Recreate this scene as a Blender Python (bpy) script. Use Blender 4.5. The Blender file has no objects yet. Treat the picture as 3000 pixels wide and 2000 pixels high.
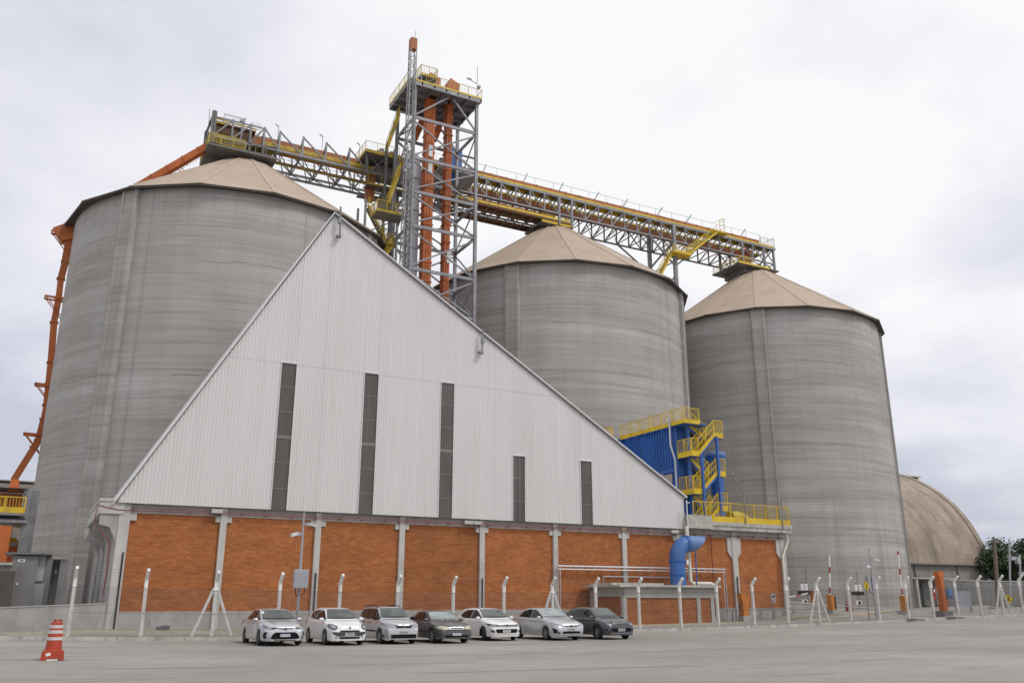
import bpy, bmesh, math, random
from math import sin, cos, pi, radians, sqrt, atan2
from mathutils import Vector as V, Matrix, noise
from mathutils.bvhtree import BVHTree

random.seed(7)
SC = bpy.context.scene
COL = SC.collection

# ------------------------------------------------------------------ camera model (used to read positions off the photograph's plan)
FPX, PITCH, YAW = 2540.0, radians(16.594), radians(28.177)
CAM = V((0, 0, 1.95))
FW = V((sin(YAW) * cos(PITCH), cos(YAW) * cos(PITCH), sin(PITCH)))
RT = V((cos(YAW), -sin(YAW), 0))
UP = RT.cross(FW)
DS = 3000 / 2352.0

def ray(x, y):
    return FW + RT * ((x * DS - 1500) / FPX) - UP * ((y * DS - 1000) / FPX)

def at(x, y, Y):                       # point of the vertical plane Y = const
    d = ray(x, y)
    return CAM + d * (Y / d.y)

def atx(x, y, X):
    d = ray(x, y)
    return CAM + d * (X / d.x)

def ground_z(x, y):
    s = x * cos(YAW) - y * sin(YAW)
    d = max(x * sin(YAW) + y * cos(YAW), 14.0)
    s = max(-60.0, min(75.0, s))
    q = min(s * s / d, 34.0)
    ss = lambda a, b, v: (lambda t: t * t * (3 - 2 * t))(max(0.0, min(1.0, (v - a) / (b - a))))
    inner = 0.2 * ss(46.0, 46.6, y) * (1 - ss(56, 62, x)) * ss(-2, 3, x)          # paved strip behind the kerb
    ramp_ = min(0.09 * max(0.0, y - 47), 0.7) * ss(54, 58, x) * (1 - ss(65, 78, x))   # the gate lane climbs beside the silo
    return 0.026 * q + 0.003 * s + inner + ramp_

def gp(x, y, lift=0.0):                # point of the ground
    d = ray(x, y)
    prev = 8.0; Y = 8.0
    while Y < 400:
        p = CAM + d * (Y / d.y)
        if p.z <= ground_z(p.x, p.y) + lift: break
        prev = Y; Y += 0.4 if Y < 120 else 4
    lo, hi = prev, Y
    for _ in range(24):
        m = (lo + hi) / 2; p = CAM + d * (m / d.y)
        if p.z <= ground_z(p.x, p.y) + lift: hi = m
        else: lo = m
    return V((p.x, p.y, ground_z(p.x, p.y)))

# ------------------------------------------------------------------ materials
def _n(nt, t, **kw):
    n = nt.nodes.new(t)
    for k, v in kw.items():
        setattr(n, k, v)
    return n

def lin(r, g, b):
    f = lambda c: (c / 255 / 12.92) if c / 255 <= 0.04045 else ((c / 255 + 0.055) / 1.055) ** 2.4
    return (f(r), f(g), f(b))

def ramp(nt, fac, stops):
    r = _n(nt, 'ShaderNodeValToRGB')
    el = r.color_ramp.elements
    while len(el) < len(stops):
        el.new(0.5)
    for e, (p, c) in zip(el, stops):
        e.position = p
        e.color = (*c, 1) if len(c) == 3 else c
    nt.links.new(fac, r.inputs[0])
    return r.outputs[0]

def mixc(nt, fac, a, b, mode='MIX'):
    m = _n(nt, 'ShaderNodeMix', data_type='RGBA', blend_type=mode)
    for s, v in ((m.inputs[0], fac), (m.inputs[6], a), (m.inputs[7], b)):
        if hasattr(v, 'is_linked') or hasattr(v, 'node'):
            nt.links.new(v, s)
        else:
            s.default_value = v if not isinstance(v, tuple) else ((*v, 1) if len(v) == 3 else v)
    return m.outputs[2]

def noisetex(nt, vec, scale, detail=4, rough=0.55, mscale=None, loc=None):
    mp = _n(nt, 'ShaderNodeMapping')
    if mscale: mp.inputs['Scale'].default_value = mscale
    if loc: mp.inputs['Location'].default_value = loc
    nt.links.new(vec, mp.inputs[0])
    t = _n(nt, 'ShaderNodeTexNoise')
    t.inputs['Scale'].default_value = scale
    t.inputs['Detail'].default_value = detail
    t.inputs['Roughness'].default_value = rough
    nt.links.new(mp.outputs[0], t.inputs['Vector'])
    return t.outputs['Fac']

def base_mat(name):
    m = bpy.data.materials.new(name)
    m.use_nodes = True
    nt = m.node_tree
    b = nt.nodes['Principled BSDF']
    geo = _n(nt, 'ShaderNodeNewGeometry')
    return m, nt, b, geo.outputs['Position']

def bump(nt, b, h, strength=0.3, dist=0.02):
    bp = _n(nt, 'ShaderNodeBump')
    bp.inputs['Strength'].default_value = strength
    bp.inputs['Distance'].default_value = dist
    nt.links.new(h, bp.inputs['Height'])
    nt.links.new(bp.outputs[0], b.inputs['Normal'])

def plain(name, col, rough=0.6, metal=0.0, var=0.18, scale=1.2, dirt=None, coat=0.0, bumpy=0.0, stretch=(1, 1, 1), spec=0.5):
    m, nt, b, pos = base_mat(name)
    n1 = noisetex(nt, pos, scale, 6, 0.6, stretch)
    lo = tuple(c * (1 - var) for c in col)
    hi = tuple(min(1, c * (1 + var)) for c in col)
    c = ramp(nt, n1, [(0.3, lo), (0.7, hi)])
    if dirt:
        n2 = noisetex(nt, pos, scale * 2.3, 8, 0.7, (1, 1, 0.35), (3, 7, 1))
        f = ramp(nt, n2, [(0.52, (0, 0, 0)), (0.75, (0.7, 0.7, 0.7))])
        c = mixc(nt, f, c, dirt)
    nt.links.new(c, b.inputs['Base Color'])
    b.inputs['Roughness'].default_value = rough
    b.inputs['Metallic'].default_value = metal
    b.inputs['Specular IOR Level'].default_value = spec
    if coat:
        b.inputs['Coat Weight'].default_value = coat
        b.inputs['Coat Roughness'].default_value = 0.04
    if bumpy:
        bump(nt, b, noisetex(nt, pos, scale * 8, 6), bumpy, 0.02)
    return m

M = {}
M['steel'] = plain('galvanised_steel', (0.235, 0.235, 0.245), 0.5, 0.25, 0.25, 0.8)
M['wire'] = plain('dull_wire', (0.085, 0.085, 0.085), 0.6, 0.2, 0.1, 1)
M['steel_dark'] = plain('dark_steel', (0.165, 0.158, 0.150), 0.6, 0.15, 0.3, 0.8)
M['yellow'] = plain('yellow_paint', (0.66, 0.45, 0.018), 0.5, 0, 0.16, 0.6, (0.22, 0.15, 0.04))
M['yellow_old'] = plain('weathered_yellow_paint', (0.50, 0.36, 0.03), 0.55, 0, 0.25, 0.6, (0.16, 0.11, 0.04))
M['orange'] = plain('orange_paint', (0.46, 0.118, 0.022), 0.55, 0, 0.25, 0.35, (0.18, 0.05, 0.018))
M['rust'] = plain('rusty_brown_steel', (0.13, 0.062, 0.028), 0.7, 0, 0.35, 0.7)
M['orange_old'] = plain('faded_orange_paint', (0.38, 0.135, 0.045), 0.65, 0, 0.3, 0.5, (0.16, 0.07, 0.03))
M['blue'] = plain('blue_paint', (0.030, 0.115, 0.37), 0.5, 0, 0.22, 0.5, (0.075, 0.15, 0.34))
M['blue_dusty'] = plain('dusty_blue_paint', (0.042, 0.130, 0.36), 0.5, 0, 0.2, 0.7, (0.10, 0.19, 0.38))
M['band_white'] = plain('scuffed_white_band', (0.60, 0.59, 0.58), 0.5, 0, 0.1, 3)
M['wall_grey'] = plain('stained_grey_wall', (0.27, 0.25, 0.23), 0.85, 0, 0.2, 0.5, (0.16, 0.14, 0.12))
M['blue_pale'] = plain('sun_faded_blue_paint', (0.11, 0.20, 0.40), 0.5, 0, 0.15, 0.5)
M['white_metal'] = plain('white_metal', (0.72, 0.72, 0.72), 0.45, 0, 0.08, 0.8)
M['post_white'] = plain('whitewashed_concrete', (0.80, 0.78, 0.74), 0.8, 0, 0.08, 1.5, (0.45, 0.42, 0.36))
M['cream_pipe'] = plain('cream_plastic_pipe', (0.72, 0.68, 0.58), 0.4, 0, 0.08, 0.8)
M['concrete'] = plain('grey_concrete', (0.40, 0.385, 0.36), 0.85, 0, 0.16, 0.9, (0.22, 0.20, 0.18), bumpy=0.15)
M['concrete_pale'] = plain('pale_concrete', (0.50, 0.485, 0.455), 0.85, 0, 0.13, 0.8, (0.33, 0.31, 0.28), bumpy=0.15, stretch=(1, 1, .4))
M['concrete_dirty'] = plain('mossy_concrete', (0.44, 0.425, 0.38), 0.85, 0, 0.25, 1.5, (0.09, 0.085, 0.06), bumpy=0.2)
M['concrete_dark'] = plain('dark_concrete', (0.19, 0.185, 0.175), 0.9, 0, 0.2, 0.9, bumpy=0.15)
M['grey_metal'] = plain('grey_metal_sheet', (0.23, 0.22, 0.215), 0.5, 0.1, 0.12, 0.5, stretch=(1, 1, .3))
M['grey_metal_pale'] = plain('pale_grey_metal_sheet', (0.36, 0.36, 0.38), 0.45, 0.1, 0.1, 0.5)
M['red_pipe'] = plain('dark_red_pipe', (0.22, 0.03, 0.02), 0.5, 0, 0.2, 1)
M['white_sign'] = plain('white_sign', (0.78, 0.78, 0.78), 0.5, 0, 0.04, 2)
M['black'] = plain('black_rubber', (0.016, 0.016, 0.017), 0.7, 0, 0.2, 3)
M['black_gloss'] = plain('black_plastic', (0.006, 0.006, 0.0065), 0.4, 0, 0.1, 3, spec=0.2)
M['red'] = plain('red_paint', (0.45, 0.025, 0.015), 0.5, 0, 0.12, 1)
M['barrel'] = plain('red_orange_plastic', (0.42, 0.055, 0.022), 0.5, 0, 0.15, 2.0, (0.25, 0.06, 0.035))
M['barrier_orange'] = plain('barrier_orange', (0.55, 0.19, 0.015), 0.45, 0, 0.1, 1)
M['sign_yellow'] = plain('yellow_sign', (0.62, 0.44, 0.01), 0.45, 0, 0.05, 1)
M['beige_wall'] = plain('beige_sheet', (0.52, 0.47, 0.40), 0.6, 0, 0.08, 0.3)
M['bark'] = plain('bark', (0.10, 0.08, 0.06), 0.9, 0, 0.3, 3)
M['wood_pole'] = plain('weathered_wood', (0.16, 0.13, 0.10), 0.9, 0, 0.2, 2)
M['kerb_yellow'] = plain('worn_yellow_kerb_paint', (0.50, 0.44, 0.31), 0.8, 0, 0.15, 1.2, (0.25, 0.23, 0.19))
M['grass'] = plain('grass', (0.10, 0.14, 0.04), 0.9, 0, 0.3, 4)
M['duct_white'] = plain('bare_aluminium_duct', (0.55, 0.57, 0.60), 0.4, 0.35, 0.1, 0.6)

# concrete silo wall: pour bands, streaks, cracks
def silo_mat():
    m, nt, b, pos = base_mat('slipformed_concrete')
    tc = _n(nt, 'ShaderNodeTexCoord'); oi = _n(nt, 'ShaderNodeObjectInfo'); om = _n(nt, 'ShaderNodeMath', operation='MULTIPLY'); nt.links.new(oi.outputs['Random'], om.inputs[0]); om.inputs[1].default_value = 60
    oc = _n(nt, 'ShaderNodeCombineXYZ'); nt.links.new(om.outputs[0], oc.inputs[0]); nt.links.new(om.outputs[0], oc.inputs[1])
    va = _n(nt, 'ShaderNodeVectorMath', operation='ADD'); nt.links.new(tc.outputs['Object'], va.inputs[0]); nt.links.new(oc.outputs[0], va.inputs[1]); pos = va.outputs[0]
    bands = noisetex(nt, pos, 1.0, 6, 0.62, (0.04, 0.04, 0.75))
    fine = noisetex(nt, pos, 1.0, 7, 0.65, (0.11, 0.11, 3.0), (5, 2, 9))
    blot = noisetex(nt, pos, 0.16, 5, 0.6, None, (1, 8, 3))
    c = ramp(nt, bands, [(0.30, (0.318, 0.301, 0.276)), (0.44, (0.368, 0.352, 0.328)), (0.56, (0.402, 0.387, 0.363)), (0.72, (0.458, 0.446, 0.423))])
    f2 = ramp(nt, fine, [(0.3, (0.84, 0.835, 0.825)), (0.48, (0.97, 0.97, 0.97)), (0.70, (1.06, 1.06, 1.06))])
    c = mixc(nt, 0.9, c, f2, 'MULTIPLY')
    ring = ramp(nt, noisetex(nt, pos, 1.0, 3, 0.5, (0.012, 0.012, 4.2), (9, 9, 1)), [(0.34, (0.90, 0.895, 0.89)), (0.5, (1, 1, 1)), (0.66, (1.06, 1.06, 1.06))])
    c = mixc(nt, 1.0, c, ring, 'MULTIPLY')
    form = ramp(nt, noisetex(nt, pos, 1.0, 3, 0.6, (1.0, 1.0, 0.02), (1, 7, 3)), [(0.35, (0.955, 0.955, 0.955)), (0.65, (1.03, 1.03, 1.03))])
    c = mixc(nt, 1.0, c, form, 'MULTIPLY')
    pale = ramp(nt, noisetex(nt, pos, 1.0, 5, 0.6, (0.10, 0.10, 1.5), (11, 4, 2)), [(0.60, (0, 0, 0)), (0.70, (0.5, 0.5, 0.5))])
    c = mixc(nt, pale, c, (0.46, 0.45, 0.43))
    f3 = ramp(nt, blot, [(0.35, (0.95, 0.92, 0.885)), (0.65, (1.04, 1.04, 1.05))])
    c = mixc(nt, 1.0, c, f3, 'MULTIPLY')
    # rain streaks under the eave and up from the base
    sp = _n(nt, 'ShaderNodeSeparateXYZ'); nt.links.new(pos, sp.inputs[0])
    streak = noisetex(nt, pos, 1.0, 5, 0.6, (0.9, 0.9, 0.025), (2, 2, 2))
    fs = ramp(nt, streak, [(0.54, (0, 0, 0)), (0.70, (0.75, 0.75, 0.75))])
    zt = _n(nt, 'ShaderNodeMapRange'); nt.links.new(sp.outputs[2], zt.inputs[0])
    zt.inputs[1].default_value = 19; zt.inputs[2].default_value = 6; zt.inputs[3].default_value = 0; zt.inputs[4].default_value = 0.75
    mm = _n(nt, 'ShaderNodeMath', operation='MULTIPLY'); nt.links.new(fs, mm.inputs[0]); nt.links.new(zt.outputs[0], mm.inputs[1])
    c = mixc(nt, mm.outputs[0], c, (0.22, 0.19, 0.155))
    zt2 = _n(nt, 'ShaderNodeMapRange'); nt.links.new(sp.outputs[2], zt2.inputs[0])
    zt2.inputs[1].default_value = 36.5; zt2.inputs[2].default_value = 41; zt2.inputs[3].default_value = 0; zt2.inputs[4].default_value = 0.55
    mm2 = _n(nt, 'ShaderNodeMath', operation='MULTIPLY'); nt.links.new(fs, mm2.inputs[0]); nt.links.new(zt2.outputs[0], mm2.inputs[1])
    c = mixc(nt, mm2.outputs[0], c, (0.21, 0.195, 0.17))
    # thin construction joints
    wv = _n(nt, 'ShaderNodeMath', operation='FRACT')
    wob = _n(nt, 'ShaderNodeMath', operation='MULTIPLY_ADD'); nt.links.new(noisetex(nt, pos, 0.35, 4), wob.inputs[0]); wob.inputs[1].default_value = 0.09
    zs = _n(nt, 'ShaderNodeMath', operation='MULTIPLY'); nt.links.new(sp.outputs[2], zs.inputs[0]); zs.inputs[1].default_value = 1 / 11.3
    nt.links.new(zs.outputs[0], wob.inputs[2]); nt.links.new(wob.outputs[0], wv.inputs[0])
    lt = _n(nt, 'ShaderNodeMath', operation='LESS_THAN'); nt.links.new(wv.outputs[0], lt.inputs[0]); lt.inputs[1].default_value = 0.009
    brk = ramp(nt, noisetex(nt, pos, 0.12, 3, 0.5, None, (4, 4, 4)), [(0.47, (0, 0, 0)), (0.53, (0.6, 0.6, 0.6))])
    mm3 = _n(nt, 'ShaderNodeMath', operation='MULTIPLY'); nt.links.new(lt.outputs[0], mm3.inputs[0]); nt.links.new(brk, mm3.inputs[1])
    c = mixc(nt, mm3.outputs[0], c, (0.15, 0.135, 0.12))
    nt.links.new(c, b.inputs['Base Color'])
    b.inputs['Roughness'].default_value = 0.9
    bump(nt, b, fine, 0.12, 0.03)
    return m
M['silo'] = silo_mat()
M['silo_roof'] = plain('sand_coloured_roof_membrane', (0.445, 0.352, 0.265), 0.8, 0, 0.12, 0.3, (0.345, 0.27, 0.205), stretch=(1, 1, .5), bumpy=0.1)
M['silo_rib'] = plain('pale_roof_rib', (0.47, 0.375, 0.285), 0.75, 0, 0.06, 0.4)
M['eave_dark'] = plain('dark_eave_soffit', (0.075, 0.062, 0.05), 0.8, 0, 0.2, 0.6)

def brick_mat():
    m, nt, b, pos = base_mat('orange_brickwork')
    sp = _n(nt, 'ShaderNodeSeparateXYZ'); nt.links.new(pos, sp.inputs[0])
    ad = _n(nt, 'ShaderNodeMath', operation='ADD'); nt.links.new(sp.outputs[0], ad.inputs[0]); nt.links.new(sp.outputs[1], ad.inputs[1])
    cb = _n(nt, 'ShaderNodeCombineXYZ'); nt.links.new(ad.outputs[0], cb.inputs[0]); nt.links.new(sp.outputs[2], cb.inputs[1])
    bt = _n(nt, 'ShaderNodeTexBrick'); nt.links.new(cb.outputs[0], bt.inputs['Vector'])
    bt.inputs['Scale'].default_value = 1
    bt.inputs['Brick Width'].default_value = 0.40
    bt.inputs['Row Height'].default_value = 0.132
    bt.inputs['Mortar Size'].default_value = 0.010
    bt.inputs['Mortar Smooth'].default_value = 0.2
    bt.inputs['Bias'].default_value = -0.1
    bt.inputs['Color1'].default_value = (0.405, 0.140, 0.042, 1)
    bt.inputs['Color2'].default_value = (0.305, 0.096, 0.028, 1)
    bt.inputs['Mortar'].default_value = (0.17, 0.060, 0.026, 1)
    n = noisetex(nt, pos, 0.5, 6, 0.6, (1, 1, 2))
    c = mixc(nt, 1.0, bt.outputs[0], ramp(nt, n, [(0.3, (0.80, 0.78, 0.75)), (0.7, (1.16, 1.14, 1.1))]), 'MULTIPLY')
    n3 = ramp(nt, noisetex(nt, pos, 9, 3, 0.5, (0.3, 0.3, 1.2), (4, 1, 2)), [(0.5, (0, 0, 0)), (0.78, (0.5, 0.5, 0.5))])
    c = mixc(nt, n3, c, (0.50, 0.205, 0.06))
    oi = _n(nt, 'ShaderNodeObjectInfo')
    c = mixc(nt, 1.0, c, ramp(nt, oi.outputs['Random'], [(0.0, (0.90, 0.90, 0.92)), (0.5, (1.0, 1.0, 1.0)), (1.0, (1.10, 1.13, 1.12))]), 'MULTIPLY')
    run = ramp(nt, noisetex(nt, pos, 1.0, 5, 0.65, (1.6, 1.6, 0.06), (2, 9, 4)), [(0.56, (0, 0, 0)), (0.74, (0.35, 0.35, 0.35))])
    c = mixc(nt, run, c, (0.20, 0.070, 0.026))
    salt = ramp(nt, noisetex(nt, pos, 0.8, 6, 0.7, (1, 1, 1.6), (8, 1, 5)), [(0.62, (0, 0, 0)), (0.80, (0.18, 0.18, 0.18))])
    c = mixc(nt, salt, c, (0.44, 0.27, 0.15))
    nt.links.new(c, b.inputs['Base Color'])
    b.inputs['Roughness'].default_value = 0.85
    bump(nt, b, bt.outputs['Fac'], -0.4, 0.01)
    return m
M['brick'] = brick_mat()

M['sheet'] = plain('white_corrugated_sheet', (0.675, 0.652, 0.634), 0.5, 0, 0.06, 0.35, (0.58, 0.553, 0.525), stretch=(1, 1, .15))
M['roof_sheet'] = plain('roof_sheet', (0.52, 0.51, 0.50), 0.5, 0.1, 0.1, 0.4)
def sheet_mat():
    m, nt, b, pos = base_mat('white_corrugated_sheet')
    sp = _n(nt, 'ShaderNodeSeparateXYZ'); nt.links.new(pos, sp.inputs[0])
    dv = _n(nt, 'ShaderNodeMath', operation='MULTIPLY'); nt.links.new(sp.outputs[0], dv.inputs[0]); dv.inputs[1].default_value = 1 / 1.06
    fl = _n(nt, 'ShaderNodeMath', operation='FLOOR'); nt.links.new(dv.outputs[0], fl.inputs[0])
    wn = _n(nt, 'ShaderNodeTexWhiteNoise', noise_dimensions='1D'); nt.links.new(fl.outputs[0], wn.inputs['W'])
    n1 = noisetex(nt, pos, 0.35, 6, 0.6, (1, 1, .2))
    c = ramp(nt, n1, [(0.3, (0.615, 0.592, 0.572)), (0.7, (0.675, 0.653, 0.635))])
    c = mixc(nt, 1.0, c, ramp(nt, wn.outputs['Value'], [(0.0, (0.98, 0.98, 0.982)), (1.0, (1.015, 1.015, 1.015))]), 'MULTIPLY')
    run = ramp(nt, noisetex(nt, pos, 1.0, 6, 0.7, (1.3, 1.3, 0.05), (4, 4, 4)), [(0.55, (0, 0, 0)), (0.75, (0.5, 0.5, 0.5))])
    c = mixc(nt, run, c, (0.55, 0.52, 0.49))
    fr = _n(nt, 'ShaderNodeMath', operation='FRACT'); nt.links.new(dv.outputs[0], fr.inputs[0])
    lt = _n(nt, 'ShaderNodeMath', operation='LESS_THAN'); nt.links.new(fr.outputs[0], lt.inputs[0]); lt.inputs[1].default_value = 0.05
    m2 = _n(nt, 'ShaderNodeMath', operation='MULTIPLY'); nt.links.new(lt.outputs[0], m2.inputs[0]); m2.inputs[1].default_value = 0.3
    c = mixc(nt, m2.outputs[0], c, (0.76, 0.745, 0.73))
    nt.links.new(c, b.inputs['Base Color']); b.inputs['Roughness'].default_value = 0.5
    return m
M['sheet'] = sheet_mat()
def window_mat():
    m, nt, b, pos = base_mat('smoked_translucent_sheet')
    n = noisetex(nt, pos, 0.8, 6, 0.6, (1, 1, .3))
    nt.links.new(ramp(nt, n, [(0.3, (0.085, 0.077, 0.066)), (0.7, (0.130, 0.118, 0.102))]), b.inputs['Base Color'])
    b.inputs['Roughness'].default_value = 0.35
    b.inputs['Transmission Weight'].default_value = 0.12
    return m
M['smoked'] = window_mat()
M['girt'] = plain('girt_steel', (0.20, 0.19, 0.175), 0.6, 0, 0.1, 1)

def dome_mat():
    m, nt, b, pos = base_mat('stained_vault_roof')
    n = noisetex(nt, pos, 0.12, 8, 0.68)
    d = noisetex(nt, pos, 1.0, 6, 0.65, (0.5, 0.12, 0.12), (3, 3, 3))
    sp = _n(nt, 'ShaderNodeSeparateXYZ'); nt.links.new(pos, sp.inputs[0])
    c = ramp(nt, n, [(0.34, (0.26, 0.205, 0.155)), (0.5, (0.36, 0.295, 0.23)), (0.66, (0.43, 0.36, 0.29))])
    c = mixc(nt, ramp(nt, d, [(0.45, (0, 0, 0)), (0.7, (0.75, 0.75, 0.75))]), c, (0.15, 0.12, 0.095))
    bt = _n(nt, 'ShaderNodeTexBrick')
    cb = _n(nt, 'ShaderNodeCombineXYZ'); nt.links.new(sp.outputs[0], cb.inputs[0]); nt.links.new(sp.outputs[2], cb.inputs[1])
    nt.links.new(cb.outputs[0], bt.inputs['Vector'])
    bt.inputs['Scale'].default_value = 1; bt.inputs['Brick Width'].default_value = 1.1; bt.inputs['Row Height'].default_value = 0.8
    bt.inputs['Mortar Size'].default_value = 0.03
    bt.inputs['Color1'].default_value = (1, 1, 1, 1); bt.inputs['Color2'].default_value = (0.86, 0.86, 0.86, 1); bt.inputs['Mortar'].default_value = (0.7, 0.68, 0.66, 1)
    c = mixc(nt, 0.8, c, bt.outputs[0], 'MULTIPLY')
    nt.links.new(c, b.inputs['Base Color'])
    b.inputs['Roughness'].default_value = 0.85
    return m
M['dome'] = dome_mat()

def ground_mat():
    m, nt, b, pos = base_mat('concrete_paving')
    big = noisetex(nt, pos, 0.09, 6, 0.62)
    mid = noisetex(nt, pos, 0.55, 7, 0.65, (1, 1.8, 1))
    fin = noisetex(nt, pos, 7, 5, 0.7)
    c = ramp(nt, big, [(0.34, (0.268, 0.247, 0.216)), (0.52, (0.315, 0.293, 0.260)), (0.68, (0.368, 0.346, 0.310))])
    c = mixc(nt, 1.0, c, ramp(nt, mid, [(0.3, (0.90, 0.90, 0.90)), (0.55, (1.0, 1.0, 1.0)), (0.72, (1.07, 1.07, 1.06))]), 'MULTIPLY')
    c = mixc(nt, 1.0, c, ramp(nt, fin, [(0.3, (0.90, 0.90, 0.90)), (0.7, (1.08, 1.08, 1.08))]), 'MULTIPLY')
    # interlocking paver joints
    bt = _n(nt, 'ShaderNodeTexBrick'); nt.links.new(pos, bt.inputs['Vector'])
    bt.inputs['Scale'].default_value = 1; bt.inputs['Brick Width'].default_value = 0.24; bt.inputs['Row Height'].default_value = 0.13
    bt.inputs['Mortar Size'].default_value = 0.008; bt.inputs['Bias'].default_value = 0.0
    bt.inputs['Color1'].default_value = (1, 1, 1, 1); bt.inputs['Color2'].default_value = (0.88, 0.87, 0.86, 1); bt.inputs['Mortar'].default_value = (0.74, 0.72, 0.70, 1)
    pm = ramp(nt, noisetex(nt, pos, 0.12, 4, 0.5, None, (9, 9, 0)), [(0.44, (0.1, 0.1, 0.1)), (0.62, (0.75, 0.75, 0.75))])
    c = mixc(nt, pm, c, mixc(nt, 1.0, c, bt.outputs[0], 'MULTIPLY'))
    # curved tyre tracks and dark patches
    wob = _n(nt, 'ShaderNodeVectorMath', operation='LENGTH')
    mp = _n(nt, 'ShaderNodeMapping'); mp.inputs['Location'].default_value = (8, 26, 0); mp.inputs['Scale'].default_value = (0.62, 1, 0); nt.links.new(pos, mp.inputs[0])
    nt.links.new(mp.outputs[0], wob.inputs[0])
    wv = _n(nt, 'ShaderNodeTexWave', wave_type='RINGS', rings_direction='SPHERICAL')
    nt.links.new(mp.outputs[0], wv.inputs['Vector']); wv.inputs['Scale'].default_value = 0.085; wv.inputs['Distortion'].default_value = 2.5; wv.inputs['Detail'].default_value = 3; wv.inputs['Detail Scale'].default_value = 0.6
    tr = ramp(nt, wv.outputs['Fac'], [(0.0, (0.75, 0.75, 0.75)), (0.09, (0.0, 0.0, 0.0))])
    c = mixc(nt, mixc(nt, 1.0, tr, ramp(nt, noisetex(nt, pos, 0.2, 3), [(0.45, (0, 0, 0)), (0.6, (0.9, 0.9, 0.9))]), 'MULTIPLY'), c, (0.17, 0.16, 0.145))
    oil = ramp(nt, noisetex(nt, pos, 0.45, 4, 0.5, None, (31, 3, 0)), [(0.64, (0, 0, 0)), (0.74, (0.45, 0.45, 0.45))])
    c = mixc(nt, oil, c, (0.20, 0.19, 0.17))
    nt.links.new(c, b.inputs['Base Color'])
    b.inputs['Roughness'].default_value = 0.88
    bump(nt, b, mixc(nt, 0.5, fin, bt.outputs['Fac']), 0.25, 0.01)
    return m
M['ground'] = ground_mat()

def glass(name, col=(0.012, 0.014, 0.014), rough=0.04):
    m, nt, b, pos = base_mat(name)
    n = noisetex(nt, pos, 2.5, 3)
    nt.links.new(ramp(nt, n, [(0.3, tuple(c * .7 for c in col)), (0.7, tuple(c * 1.4 for c in col))]), b.inputs['Base Color'])
    b.inputs['Roughness'].default_value = rough
    b.inputs['Specular IOR Level'].default_value = 0.6
    b.inputs['IOR'].default_value = 1.5
    return m
M['glass'] = glass('tinted_car_glass')
M['screen'] = glass('windscreen_glass', (0.07, 0.08, 0.077))
M['screen_pale'] = glass('pale_windscreen_glass', (0.26, 0.29, 0.29), 0.12)  # one pale, slightly rougher tint over the whole windscreen
M['lamp'] = plain('headlamp_lens', (0.32, 0.33, 0.345), 0.15, 0.5, 0.25, 14, coat=1)
M['lamp_dark'] = plain('dark_headlamp_lens', (0.05, 0.05, 0.055), 0.15, 0.2, 0.5, 14, coat=1)
M['lamp_old'] = plain('yellowed_headlamp_lens', (0.50, 0.46, 0.34), 0.2, 0.2, 0.2, 14, coat=1)
M['chrome'] = plain('chrome', (0.34, 0.34, 0.35), 0.3, 0.8, 0.05, 3)
M['alloy'] = plain('alloy_wheel', (0.42, 0.42, 0.43), 0.3, 0.8, 0.1, 4)
M['alloy_dark'] = plain('dark_alloy_wheel', (0.10, 0.10, 0.105), 0.35, 0.7, 0.1, 4)
M['plate_blue'] = plain('plate_blue', (0.02, 0.05, 0.25), 0.4, 0, 0.02, 4)
M['plate_grey'] = plain('plate_grey', (0.48, 0.48, 0.47), 0.4, 0, 0.02, 4)
M['amber'] = plain('amber_lens', (0.5, 0.2, 0.03), 0.2, 0, 0.05, 4)
M['paint_silver'] = plain('silver_car_paint', (0.56, 0.57, 0.60), 0.28, 0.55, 0.04, 2, coat=1)
M['paint_silver_warm'] = plain('warm_silver_car_paint', (0.54, 0.54, 0.56), 0.3, 0.5, 0.04, 2, coat=1)
M['paint_white'] = plain('white_car_paint', (0.78, 0.78, 0.77), 0.3, 0, 0.03, 2, coat=1)
M['paint_taupe'] = plain('grey_brown_car_paint', (0.088, 0.085, 0.080), 0.35, 0.4, 0.1, 2, coat=0.7)
M['paint_grey'] = plain('dark_grey_car_paint', (0.065, 0.067, 0.078), 0.3, 0.45, 0.05, 2, coat=1)

def stripe_mat():
    m, nt, b, pos = base_mat('red_and_white_boom')
    tc = _n(nt, 'ShaderNodeTexCoord')
    sp = _n(nt, 'ShaderNodeSeparateXYZ'); nt.links.new(tc.outputs['Object'], sp.inputs[0])
    ad = _n(nt, 'ShaderNodeVectorMath', operation='LENGTH'); nt.links.new(tc.outputs['Object'], ad.inputs[0])
    fr = _n(nt, 'ShaderNodeMath', operation='FRACT'); ml = _n(nt, 'ShaderNodeMath', operation='MULTIPLY'); nt.links.new(ad.outputs['Value'], ml.inputs[0]); ml.inputs[1].default_value = 0.62
    nt.links.new(ml.outputs[0], fr.inputs[0])
    lt = _n(nt, 'ShaderNodeMath', operation='LESS_THAN'); nt.links.new(fr.outputs[0], lt.inputs[0]); lt.inputs[1].default_value = 0.3
    nt.links.new(mixc(nt, lt.outputs[0], (0.75, 0.74, 0.72), (0.30, 0.03, 0.025)), b.inputs['Base Color'])
    b.inputs['Roughness'].default_value = 0.5
    return m
M['boom'] = stripe_mat()

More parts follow.
